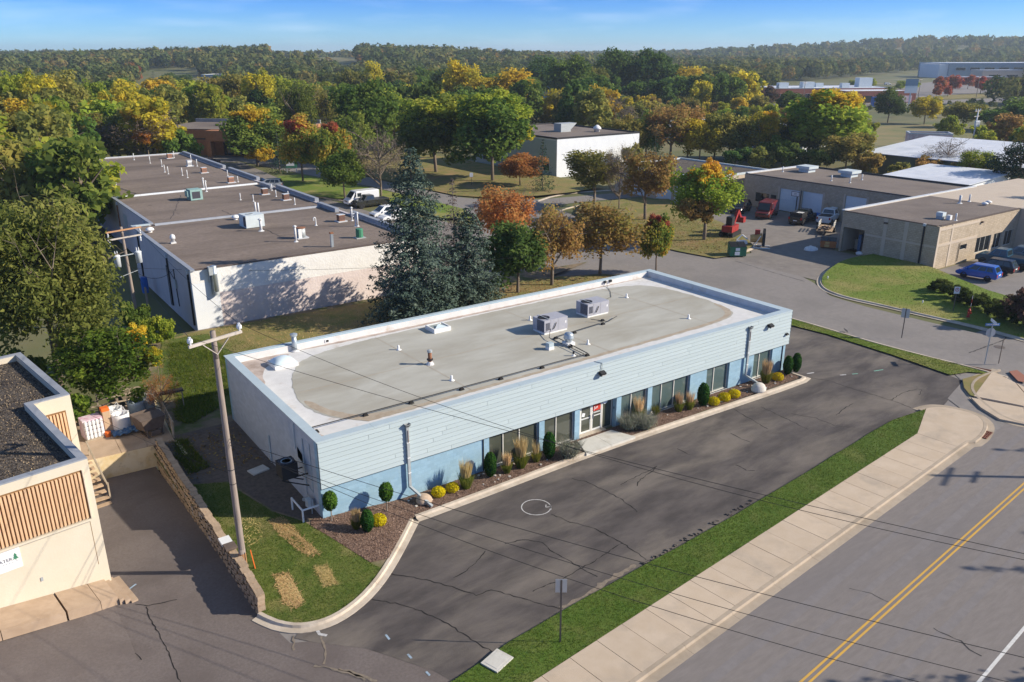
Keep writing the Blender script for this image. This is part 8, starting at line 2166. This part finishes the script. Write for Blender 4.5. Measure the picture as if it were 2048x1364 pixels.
tree((49.53,26.13,6.62,1.97), 'tall', 'leaf_turn', 'small maple with a red top at the corner of the side street', 'maple_tree', z=0.15, extra=[('bush','leaf_red',(0,0,0.55,0.5,0.42))])
tree((65.75,33.93,9.88,4.72), 'sparse', 'leaf_lime', 'golden topped tree beside the red digger', 'deciduous_tree', z=0.3, extra=[('bush','leaf_gold',(-0.1,-0.1,0.60,0.5,0.36)), ('bush','leaf_orange',(0.15,0.1,0.70,0.25,0.30)), ('bush','leaf_brown',(-0.55,-0.2,0.2,0.5,0.4))])
tree((70.93,61.32,8.74,5.18), 'sparse', 'leaf_olive', 'leaning olive green ash on the verge in the middle of the view', 'ash_tree', z=0.3)
tree((71.18,55.83,10.0,2.58), 'twiggy', 'twig_grey', 'bare topped grey tree between the ash and the brown tree', 'bare_tree', z=0.3)
tree((68.88,47.85,10.04,4.14), 'sparse', 'leaf_brown', 'brown leaved tree on the verge left of the golden topped tree', 'deciduous_tree', z=0.3)
tree((72.69,76.96,8.93,2.68), 'spruce', 'needle_dark', 'dark spruce against the pale warehouse corner', 'spruce_tree', z=0.3)
tree((72.82,83.79,5.81,3.59), 'round', 'leaf_rust', 'low round orange crabapple left of the dark spruce', 'crabapple_tree', z=0.3)
tree((72.21,91.7,15.37,7.47), 'round', 'leaf_green', 'huge maple yellowing at the top in front of the pale warehouse', 'maple_tree', z=0.3, extra=[('round','leaf_lime',(0.1,0.0,0.48,0.75,0.55)), ('bush','leaf_yellow',(0.45,-0.2,0.40,0.4,0.3))])
tree((69.47,107.86,15.03,7.6), 'round', 'leaf_green', 'huge bright green maple left of the yellowing one', 'maple_tree', z=0.3, extra=[('round','leaf_lime',(0.2,-0.1,0.30,0.8,0.7))])
tree((68.8,137.6,16.82,6.61), 'round', 'leaf_green', 'round green tree behind the bare lilac brown one', 'maple_tree')
tree((43.59,112.74,11.39,3.94), 'tall', 'leaf_turn', 'maple with a red crown top beside the warehouse lot, left one', 'maple_tree', z=0.3, extra=[('bush','leaf_red',(-0.05,0,0.60,0.62,0.40))])
tree((47.08,105.61,10.96,3.66), 'tall', 'leaf_turn', 'maple with a red tuft on top beside the warehouse lot, right one', 'maple_tree', z=0.3, extra=[('bush','leaf_red',(-0.05,0,0.66,0.45,0.34)), ('bush','leaf_orange',(0.5,0,0.45,0.35,0.3))])
tree((47.75,88.79,11.12,4.86), 'twiggy', 'twig_grey', 'nearly bare pinkish grey tree above the white van', 'bare_tree', z=0.3)
tree((41.87,90.16,7.89,3.71), 'round', 'leaf_green', 'dense green tree just behind the white van', 'deciduous_tree', z=0.3)
tree((44.72,127.91,8.53,3.04), 'spruce', 'needle_dark', 'dark spruce between the golden maple and the red topped maple', 'spruce_tree')
tree((44.96,142.2,12.66,6.49), 'round', 'leaf_green', 'golden and green maple in front of the brick building', 'maple_tree', extra=[('bush','leaf_gold',(-0.1,-0.1,0.55,0.62,0.42)), ('bush','leaf_gold',(0.55,-0.1,0.42,0.42,0.34)), ('bush','leaf_yellow',(0.0,-0.5,0.08,0.5,0.3))])
tree((63.58,165.21,16.69,5.26), 'weep', 'leaf_green', 'weeping willow left of the green trees in the middle distance', 'willow_tree')
tree((77.44,185.66,15.69,6.14), 'weep', 'leaf_olive', 'olive willow right of the weeping willow', 'willow_tree')
tree((62.22,143.5,13.82,2.75), 'spruce', 'needle_dark', 'narrow dark spruce behind the red topped maples', 'spruce_tree')
tree((57.84,142.22,10.83,2.92), 'spruce', 'needle_blue', 'blue grey spruce behind the left red topped maple', 'spruce_tree')
tree((74.11,222.74,18.63,5.93), 'tall', 'leaf_yellow', 'tall yellow poplar above the golden maple', 'poplar_tree')
tree((71.05,240.8,17.38,6.87), 'round', 'leaf_olive', 'round olive tree left of the yellow poplar', 'deciduous_tree')
tree((24.97,150.99,12.45,8.24), 'twiggy', 'twig_grey', 'wide bare brown tree beyond the far end of the gravel roof', 'bare_tree', extra=[('bush','leaf_gold',(-0.2,-0.1,0.72,0.3,0.26)), ('bush','leaf_orange',(-0.15,-0.5,0.38,0.2,0.28)), ('bush','leaf_green',(0.55,-0.4,0.05,0.5,0.6))])
tree((32.22,150.65,7.1,3.24), 'bush', 'leaf_green', 'green bush at the brick building corner beside the bare brown tree', 'shrub')
tree((16.6,177.31,11.92,4.15), 'spruce', 'needle_blue', 'dark blue spruce in the left woods above the yellow bush tree', 'spruce_tree')
tree((2.28,128.87,9.05,5.78), 'sparse', 'leaf_yellow', 'yellow green spreading tree behind the big locust', 'deciduous_tree')
tree((-1.61,140.83,9.74,4.78), 'round', 'leaf_lime', 'lime green tree at the left edge behind the yellow spreading one', 'deciduous_tree')
for s, m, lb in (((3.16,210.19,17.97,5.31),'leaf_olive','olive tree at the very left edge of the left woods'), ((7.27,207.13,20.07,5.56),'leaf_lime','tall lime tree in the left woods, second from the edge'), ((11.85,196.94,19.67,5.17),'leaf_yellow','tall yellowish tree in the left woods beside the lime one'),
        ((17.75,199.33,17.94,5.3),'leaf_olive','tall olive tree in the middle of the left woods'), ((24.62,205.8,17.71,4.73),'leaf_lime','bright lime tree at the right side of the left woods'), ((28.86,205.69,13.69,4.52),'leaf_green','shorter green tree at the right end of the left woods'),
        ((4.98,172.72,13.05,5.03),'leaf_yellow','yellow tree low in front of the left woods'), ((10.31,168.78,10.99,4.8),'leaf_lime','lime tree low in front of the left woods'), ((34.64,217.72,13.4,4.22),'leaf_yellow','yellow tree at the edge of the grass slope'), ((17.85,163.21,10.27,4.14),'leaf_olive','olive tree low in the right front of the left woods'),
        ((0.21,161.62,10.81,4.1),'leaf_green','green tree low at the left front of the left woods'), ((48.72,241.89,11.96,4.39),'leaf_lime','lime tree beside the grass slope above the bare brown tree')):
    tree(s, 'tall', m, lb)
# middle distance, centre
for s, k, m, lb in (((141.22,212.78,20.22,8.0),'round','leaf_yellow','tall golden yellow tree, left of the two big yellow ones'), ((146.43,195.86,17.8,11.06),'round','leaf_yellow','broad yellow green tree, right of the two big yellow ones'), ((127.26,210.39,13.93,6.39),'round','leaf_yellow','smaller dull yellow tree left of the two big yellow ones'),
        ((134.77,246.72,20.75,5.63),'spruce','needle_dark','tall dark conifer in the centre distance'), ((130.57,249.94,16.93,4.13),'spruce','needle_dark','narrow dark conifer left of the tall dark conifer'), ((138.67,243.74,16.91,4.51),'spruce','needle_dark','dark conifer right of the tall dark conifer'), ((153.5,306.71,18.32,5.79),'tall','leaf_yellow','yellow and orange tree left of the dark conifers'),
        ((137.15,290.32,16.28,6.28),'round','leaf_olive','olive tree left of the yellow and orange tree'), ((132.72,271.54,14.74,3.98),'spruce','needle_dark','small dark conifer below the yellow and orange tree'), ((202.32,228.8,21.53,10.1),'round','leaf_green','large green tree right of the small white house'), ((235.78,291.03,21.29,10.19),'round','leaf_dark','dark green tree above the small white house, touched with orange'),
        ((240.49,315.35,14.56,10.74),'round','leaf_green','green round tree behind the broad yellow one'), ((245.93,248.48,23.82,10.39),'round','leaf_dark','very tall dark green tree left of the steep white house'), ((258.51,238.7,24.19,10.37),'round','leaf_dark','very tall dark green tree above the blue house'), ((263.39,221.49,16.8,8.76),'round','leaf_yellow','yellow brown tree right of the blue house'),
        ((215.32,230.05,18.02,5.79),'sparse','leaf_olive','thin olive tree with pale trunk between two dark green trees'), ((188.67,205.53,12.43,4.47),'spruce','needle_dark','dim dark conifer below the large green tree'), ((201.98,204.89,7.66,8.38),'bush','leaf_dark','low dark bushes left of the blue house'), ((291.83,231.84,17.67,6.07),'spruce','needle_dark','dark pine right of the yellow brown tree'),
        ((298.13,217.22,13.46,4.11),'spruce','needle_dark','pointed spruce on the lawn before the shopping block'), ((283.88,218.97,13.23,4.94),'pine','needle_dark','dark pine beside the white garages'), ((298.76,207.4,8.97,4.48),'bush','leaf_plum','plum coloured tree at the end of the shopping block'), ((295.94,200.62,9.64,3.96),'spruce','needle_dark','small dark spruce at the end of the shopping block'),
        ((262.35,193.78,2.76,5.34),'bush','leaf_dark','low dark bush beside the highway'), ((228.64,143.7,11.06,5.11),'tall','leaf_dark','dark green tree beside the highway before the shopping block')):
    tree(s, k, m, lb)
# right: the row behind the yards
for s, k, m, lb, ex in (((143.58,70.26,15.53,8.78),'tall','leaf_lime','biggest golden tree right of centre beyond the yard wing',[('round','leaf_gold',(0.1,0,0.50,0.55,0.5)),('bush','leaf_orange',(0.3,0,0.55,0.4,0.3))]), ((135.15,81.72,11.29,5.26),'sparse','leaf_yellow','bright yellow tree behind the workshop roof',[('bush','leaf_gold',(0.2,-0.2,0.45,0.6,0.5))]),
        ((144.17,78.29,9.32,5.33),'round','leaf_dark','dark green tree between the yellow and the golden tree',None), ((130.15,85.42,10.47,5.05),'round','leaf_olive','olive tree left of the bright yellow tree',None), ((125.14,89.12,9.23,4.39),'round','leaf_yellow','yellow green tree behind the low workshop',None),
        ((123.24,96.01,12.95,6.97),'sparse','leaf_brown','big brown green tree behind the low workshop, left',None), ((114.24,91.95,9.36,2.58),'spruce','needle_dark','dark spruce left of the big brown green tree',None), ((131.31,74.34,6.62,3.78),'bush','leaf_green','green undergrowth below the dark green tree',None), ((136.78,60.95,8.06,4.42),'round','leaf_olive','olive tree in front of the biggest golden tree',None),
        ((130.69,115.24,9.33,4.47),'twiggy','twig_grey','grey twiggy tree behind the pale warehouse',None), ((152.91,147.18,11.24,5.87),'twiggy','twig_grey','grey thicket tree above the pale warehouse roof',None), ((155.44,161.41,8.01,5.25),'sparse','leaf_olive','sparse olive tree above the pale warehouse roof',None), ((153.86,178.16,5.14,5.5),'bush','leaf_yellow','yellow bush behind the left end of the pale warehouse roof',None), ((150.77,164.93,5.36,4.63),'bush','leaf_yellow','yellow bush behind the grey roof unit',None), ((168.32,151.7,9.16,6.77),'bush','leaf_olive','olive thicket right of the pale warehouse',None),
        ((147.98,46.62,7.25,5.06),'twiggy','twig_grey','leafless spreading tree before the broad white roof',None), ((141.06,46.78,4.44,3.23),'bush','leaf_brown','brown bush below the leafless spreading tree',None), ((141.64,38.62,6.39,3.29),'sparse','leaf_lime','lime bushy tree before the broad white roof',None), ((138.37,29.17,9.36,4.29),'pine','needle_dark','dark pine at the right edge above the tan roof',None), ((142.51,35.05,4.73,3.06),'bush','leaf_olive','olive bush left of the dark pine',None), ((135.94,55.49,4.94,3.31),'bush','leaf_brown','brown bush left of the broad white roof',None),
        ((257.17,124.65,10.92,5.13),'tall','leaf_dark','dark green tree beside the highway, left of a golden one',None), ((261.06,113.94,9.58,4.68),'tall','leaf_yellow','golden tree beside the highway',None), ((257.86,99.5,7.62,5.41),'round','leaf_olive','olive green tree in the right field',None), ((253.53,87.44,6.85,6.08),'round','leaf_green','green thicket tree at the right of the field',None), ((258.89,83.4,9.72,6.08),'round','leaf_green','green thicket tree at the right edge of the field',None), ((211.76,102.94,4.21,3.2),'bush','leaf_lime','lime bush at the edge of the dry field',None), ((223.12,85.21,6.36,4.22),'bush','leaf_lime','lime bush in the dry field',None), ((217.79,72.36,5.12,5.85),'bush','leaf_lime','lime thicket behind the pale utility pole',None), ((215.66,63.25,5.17,5.11),'bush','leaf_olive','olive thicket at the right edge beyond the pale utility pole',None), ((238.07,126.38,8.7,4.96),'twiggy','twig_grey','grey twiggy tree left of the dark highway tree',None)):
    tree(s, k, m, lb, extra=ex)
for i, s in enumerate(((453.36,212.07,10.03,3.89), (481.53,219.83,9.95,4.08), (541.83,241.72,9.16,4.18), (481.68,204.23,9.7,4.26), (488.13,199.08,8.08,3.69), (520.79,204.58,7.34,4.16), (421.45,197.0,6.44,2.34), (435.75,198.53,5.57,2.39))):
    tree(s, 'far', 'leaf_red', 'small red leaved tree in the far right parking lot', 'red_tree', group='red trees in the far right parking lot')
for i, s in enumerate(((444.94,351.6,7.47,4.1), (446.22,339.86,7.67,4.04), (452.62,334.64,8.3,4.37), (452.51,324.36,7.87,3.97), (494.36,280.29,7.09,3.89), (485.76,287.27,5.56,3.9), (482.37,252.66,6.42,4.3), (475.7,240.83,6.26,3.59))):
    tree(s, 'far', 'leaf_lime', 'small round bright tree lined up behind the shopping block', 'deciduous_tree', group='round trees behind the shopping block')
for s, k, m, lb in (((109.5,518.0,12.85,6.78),'spruce','needle_blue','dark blue spruce on the far grass slope'), ((108.08,472.35,12.74,8.01),'round','leaf_dark','brown green round tree on the far grass slope'), ((144.4,564.63,10.7,4.79),'spruce','needle_dark','small spruce left of the grey blue building'), ((100.81,425.24,6.22,5.75),'bush','leaf_plum','flat topped plum tree on the far grass slope'), ((189.05,693.72,16.98,5.02),'far','leaf_orange','orange tree far above the grey blue building'), ((125.0,648.92,17.73,5.26),'far','leaf_red','red tree far up the left slope'), ((81.94,310.52,6.14,3.21),'bush','leaf_plum','small dark bush in the meadow'), ((72.5,304.05,7.79,4.66),'bush','leaf_lime','pale lime bush in the meadow'), ((80.31,285.22,8.62,4.88),'round','leaf_olive','olive tree at the edge of the meadow'), ((70.91,286.27,6.74,4.07),'bush','leaf_green','green bush in the meadow')):
    tree(s, k, m, lb)
for s, m in (((113.9,100.7,9.7,4.46),'leaf_olive'), ((120.19,100.53,10.51,4.32),'leaf_green'), ((127.73,94.95,8.99,4.08),'leaf_lime'), ((132.54,91.38,9.62,4.31),'leaf_olive'), ((138.89,88.98,8.4,3.89),'leaf_lime'), ((143.39,83.34,8.53,4.3),'leaf_green'), ((149.17,79.06,10.02,4.52),'leaf_olive'), ((154.34,70.76,9.19,3.77),'leaf_lime')):
    tree(s, 'round', m, 'leafy tree in the dense row behind the workshop and yard wing', group='trees in the row behind the workshop')
for s, m in (((102.54,86.19,5.91,3.03),'leaf_olive'), ((123.18,77.44,4.65,3.32),'leaf_dark'), ((126.1,73.4,5.0,3.49),'leaf_olive'), ((129.78,68.83,5.64,3.87),'leaf_dark'), ((132.15,63.48,5.64,3.8),'leaf_green'), ((136.06,48.86,3.5,2.83),'leaf_olive'), ((140.28,41.12,3.68,3.13),'leaf_brown')):
    tree(s, 'bush', m, 'bushy undergrowth shrub behind the yard wing roof', 'shrub', 'shrub', group='shrubs behind the yard wing')
for s, m in (((61.88,130.66,10.96,4.98),'leaf_green'), ((82.75,150.94,14.56,6.5),'leaf_lime'), ((112.78,193.58,11.44,7.14),'leaf_olive'), ((89.14,239.29,15.26,6.08),'leaf_lime'), ((94.69,207.22,13.95,6.23),'leaf_green'), ((100.31,202.98,12.48,5.6),'leaf_dark'), ((100.36,152.31,13.58,5.79),'leaf_green'), ((62.0,231.87,12.53,5.0),'leaf_olive')):
    tree(s, 'round', m, 'full green tree in the dense middle belt behind the warehouse lot', group='trees in the middle belt')
# trees outside the right edge whose shadows cross the street and the tan roof
for (x, y, h, r) in ((28.0,-34.7,12,3.2),(40.8,-34.6,12,2.2),(46.2,-34.8,12,1.8),(54.5,-29.6,12,2.4)):
    tree((x,y,h,r), 'spruce', 'needle_dark', 'spruce across the main street outside the right edge', 'spruce_tree', group='spruces across the main street')
for (x, y, h, r) in ((107,0,12,3.2),(104,-6,11,3.4),(112,4,12,3.0)):
    tree((x,y,h,r), 'round', 'leaf_green', 'tree in front of the office car park outside the right edge', 'deciduous_tree', group='trees by the office car park')

# ---- belts of wood between the yards and the hills, tree by tree
KEEP = [[(-8,-40),(120,-40),(120,70),(-2,70)], [(1,30),(60,30),(60,160),(4,130)], [(30,140),(70,150),(80,215),(30,200)], [(60,60),(112,60),(112,125),(60,125)],
        [(70.38,420.48),(167.8,797.72),(184.23,783.75),(177.96,581.3),(123.39,407.48),(60.44,288.3)], [(55.68,236.63),(79.64,218.57),(101.34,281.96),(79.52,312.38)], [(272.8,185.73),(416.95,149.25),(917.76,369.17),(1090.74,548.7),(500.8,364.17)], [(167.91,206.39),(221.44,214.09),(261.44,202.27),(302.9,238.5),(240.44,271.94),(231.0,294.77)],
        [(239.63,239.92),(257.73,225.89),(360.11,325.35),(495.12,519.51)], [(157.37,95.38),(208.16,57.57),(316.21,105.01),(262.18,146.28)], [(110,0),(190,0),(190,150),(110,110)], [(266.31,219.23),(297.88,194.76),(389.22,263.18),(350.11,294.34)], [(177.38,431.96),(195.75,417.33),(254.06,542.75),(230.86,561.84)], [(282.64,803.16),(289.59,609.56),(516.23,1089.95),(445.35,1260.94)], [(194.84,245.84),(205.5,237.62),(257.14,302.24),(244.11,312.5)]]
CX, CY = -12.86, -34.97
def pick(rg, n, d0, d1, x0, x1, mind):
    """points in a sector seen from above the lot: distances d0..d1, image-free bearings x0..x1 (radians)"""
    out = []
    tries = 0
    while len(out) < n and tries < n*60:
        tries += 1
        d = math.sqrt(rg.uniform(d0*d0, d1*d1)); b = rg.uniform(x0, x1)
        x, y = CX + d*math.cos(b), CY + d*math.sin(b)
        if any(inside(k, np.array([x]), np.array([y]))[0] for k in KEEP): continue
        if any((x-a)**2+(y-c)**2 < mind*mind for a, c in out): continue
        out.append((x, y))
    return out
B_L, B_R = R(54.8+33.5), R(54.8-33.5)                 # bearings of the left and right picture edges
rg = random.Random(21)
BELTS = [ (75, 105, 330, R(54.8+19), R(54.8+34), 6.5, ('leaf_lime','leaf_olive','leaf_yellow','leaf_green'), (11,16), 'leafy tree in the left woods beyond the gravel roof', 'trees in the left woods'),
          (55, 255, 430, R(54.8+6), R(54.8+21), 9, ('leaf_olive','leaf_green','leaf_lime','leaf_dark'), (9,14), 'green tree between the meadow and the far white building', 'trees behind the meadow'),
          (62, 225, 470, R(54.8-6), R(54.8+8), 9, ('leaf_green','leaf_dark','leaf_yellow','leaf_olive','leaf_green'), (11,16), 'tree in the wooded belt behind the round maples', 'trees behind the round maples'),
          (62, 320, 520, R(54.8-15.5), R(54.8-3), 10, ('leaf_dark','leaf_green','leaf_olive','leaf_yellow','leaf_brown'), (12,17), 'tree in the wood behind the houses right of centre', 'trees behind the houses'),
          (60, 165, 320, R(54.8-33), R(54.8-6), 7, ('leaf_olive','leaf_lime','leaf_green','leaf_brown','leaf_yellow'), (5,9), 'low tree in the thickets beyond the yards', 'low trees beyond the yards') ]
for n, d0, d1, b0, b1, md, mats, (h0, h1), lb, gr in BELTS:
    for (x, y) in pick(rg, n, d0, d1, b0, b1, md):
        h = rg.uniform(h0, h1); con = rg.random() < 0.12 and h0 > 8
        tree((x, y, h, h*(0.2 if con else rg.uniform(0.34,0.48))), 'far_spruce' if con else 'far', 'needle_dark' if con else rg.choice(mats), lb, 'spruce_tree' if con else 'deciduous_tree', group=gr)

# ---- distant woods and wooded rises, past counting
HILLS = [((226.64,1191.87), 330, 3), ((327.97,958.17), 200, 8), ((459.38,846.5), 170, 9), ((1680.75,826.23), 300, 30), ((2210.85,1666.53), 700, 10), ((217.29,2152.96), 600, 12)]
def hz(x, y):
    x = np.asarray(x, float); y = np.asarray(y, float)
    z = np.zeros_like(x)
    for (hx, hy), s, a in HILLS: z = z + a*np.exp(-((x-hx)**2+(y-hy)**2)/(2*s*s))
    return z
n = 90
gx, gy = np.meshgrid(np.linspace(-1800, 3600, n), np.linspace(250, 4200, n), indexing='ij')
gz = hz(gx, gy); gz = np.where(gz > 1.2, gz, gz*0.5 - 0.8)
hl = MB(); hl.v = list(zip(gx.ravel().tolist(), gy.ravel().tolist(), gz.ravel().tolist()))
hl.f = [(i*n+j, (i+1)*n+j, (i+1)*n+j+1, i*n+j+1) for i in range(n-1) for j in range(n-1)]; hl.mi = [0]*len(hl.f)
struct('hills', hl, 'ground_soil', smooth=True)
leafmat('far_wood', (0.085,0.12,0.04), (0.18,0.185,0.06), (0.33,0.17,0.06), trans=0.35, rand=0.0)
def wood(name, d0, d1, b0, b1, n, q, hh, seed, warm):
    rg = np.random.default_rng(seed)
    d = np.sqrt(rg.uniform(d0*d0, d1*d1, n)); b = rg.uniform(b0, b1, n)
    x, y = CX + d*np.cos(b), CY + d*np.sin(b)
    ok = np.ones(n, bool)
    for k in KEEP: ok &= ~inside(k, x, y)
    x, y = x[ok], y[ok]; n = len(x)
    z = np.maximum(hz(x, y), 0); h = rg.uniform(hh*0.72, hh*1.2, n); r = h*rg.uniform(0.36, 0.55, n)
    base = np.clip(rg.beta(1.3, 2.6, n)*warm + 0.02, 0, 1)
    dd = sphere_dirs(rg, n*q).reshape(n, q, 3)
    rad = (0.72 + 0.28*rg.random((n, q)))*(0.9 + 0.18*np.sin(dd[:, :, 0]*4+base[:, None]*20)*np.cos(dd[:, :, 1]*3+base[:, None]*9))
    cen = np.stack([x[:, None]+dd[:, :, 0]*rad*r[:, None], y[:, None]+dd[:, :, 1]*rad*r[:, None], z[:, None]+h[:, None]*0.55+dd[:, :, 2]*rad*h[:, None]*0.46], 2).reshape(-1, 3)
    nr = (dd + rg.normal(size=dd.shape)*0.35).reshape(-1, 3)
    sz = (np.repeat(r, q)*(2.4/math.sqrt(q))*(0.6+0.7*rg.random(n*q)))
    ti = np.repeat(base, q) + rg.normal(size=n*q)*0.07
    me = quad_mesh(name, cen, nr, sz, ti, aspect=0.9, seed=seed, tri=True); me.materials.append(MATS['far_wood'])
    tag(link(name, me), kind='stuff')
wood('undergrowth', 120, 440, B_R-0.1, B_L+0.1, 2600, 60, 2.6, 5, 0.6)
wood('far_woodland', 430, 760, B_R-0.1, B_L+0.1, 1900, 200, 13, 1, 0.75)
wood('far_woodland', 760, 1250, B_R-0.1, B_L+0.1, 4000, 80, 14, 2, 0.85)
wood('distant_woodland', 1250, 3400, B_R-0.1, B_L+0.1, 9000, 26, 17, 3, 0.8)
# ---------------------------------------------------------------- thin autumn haze over the whole place
hm = bpy.data.materials.new('haze_air'); hm.use_nodes = True
hn = hm.node_tree.nodes; hn.clear()
ho = hn.new('ShaderNodeOutputMaterial'); hv_ = hn.new('ShaderNodeVolumePrincipled')
hv_.inputs['Color'].default_value = (0.74, 0.87, 1.0, 1)
hv_.inputs['Density'].default_value = 0.00017
hv_.inputs['Anisotropy'].default_value = 0.2
hm.node_tree.links.new(hv_.outputs['Volume'], ho.inputs['Volume'])
MATS['haze_air'] = hm
tag(MB().box(-5200, -3200, -6.0, 5200, 6700, 75.0).build('haze', 'haze_air'), kind='stuff')
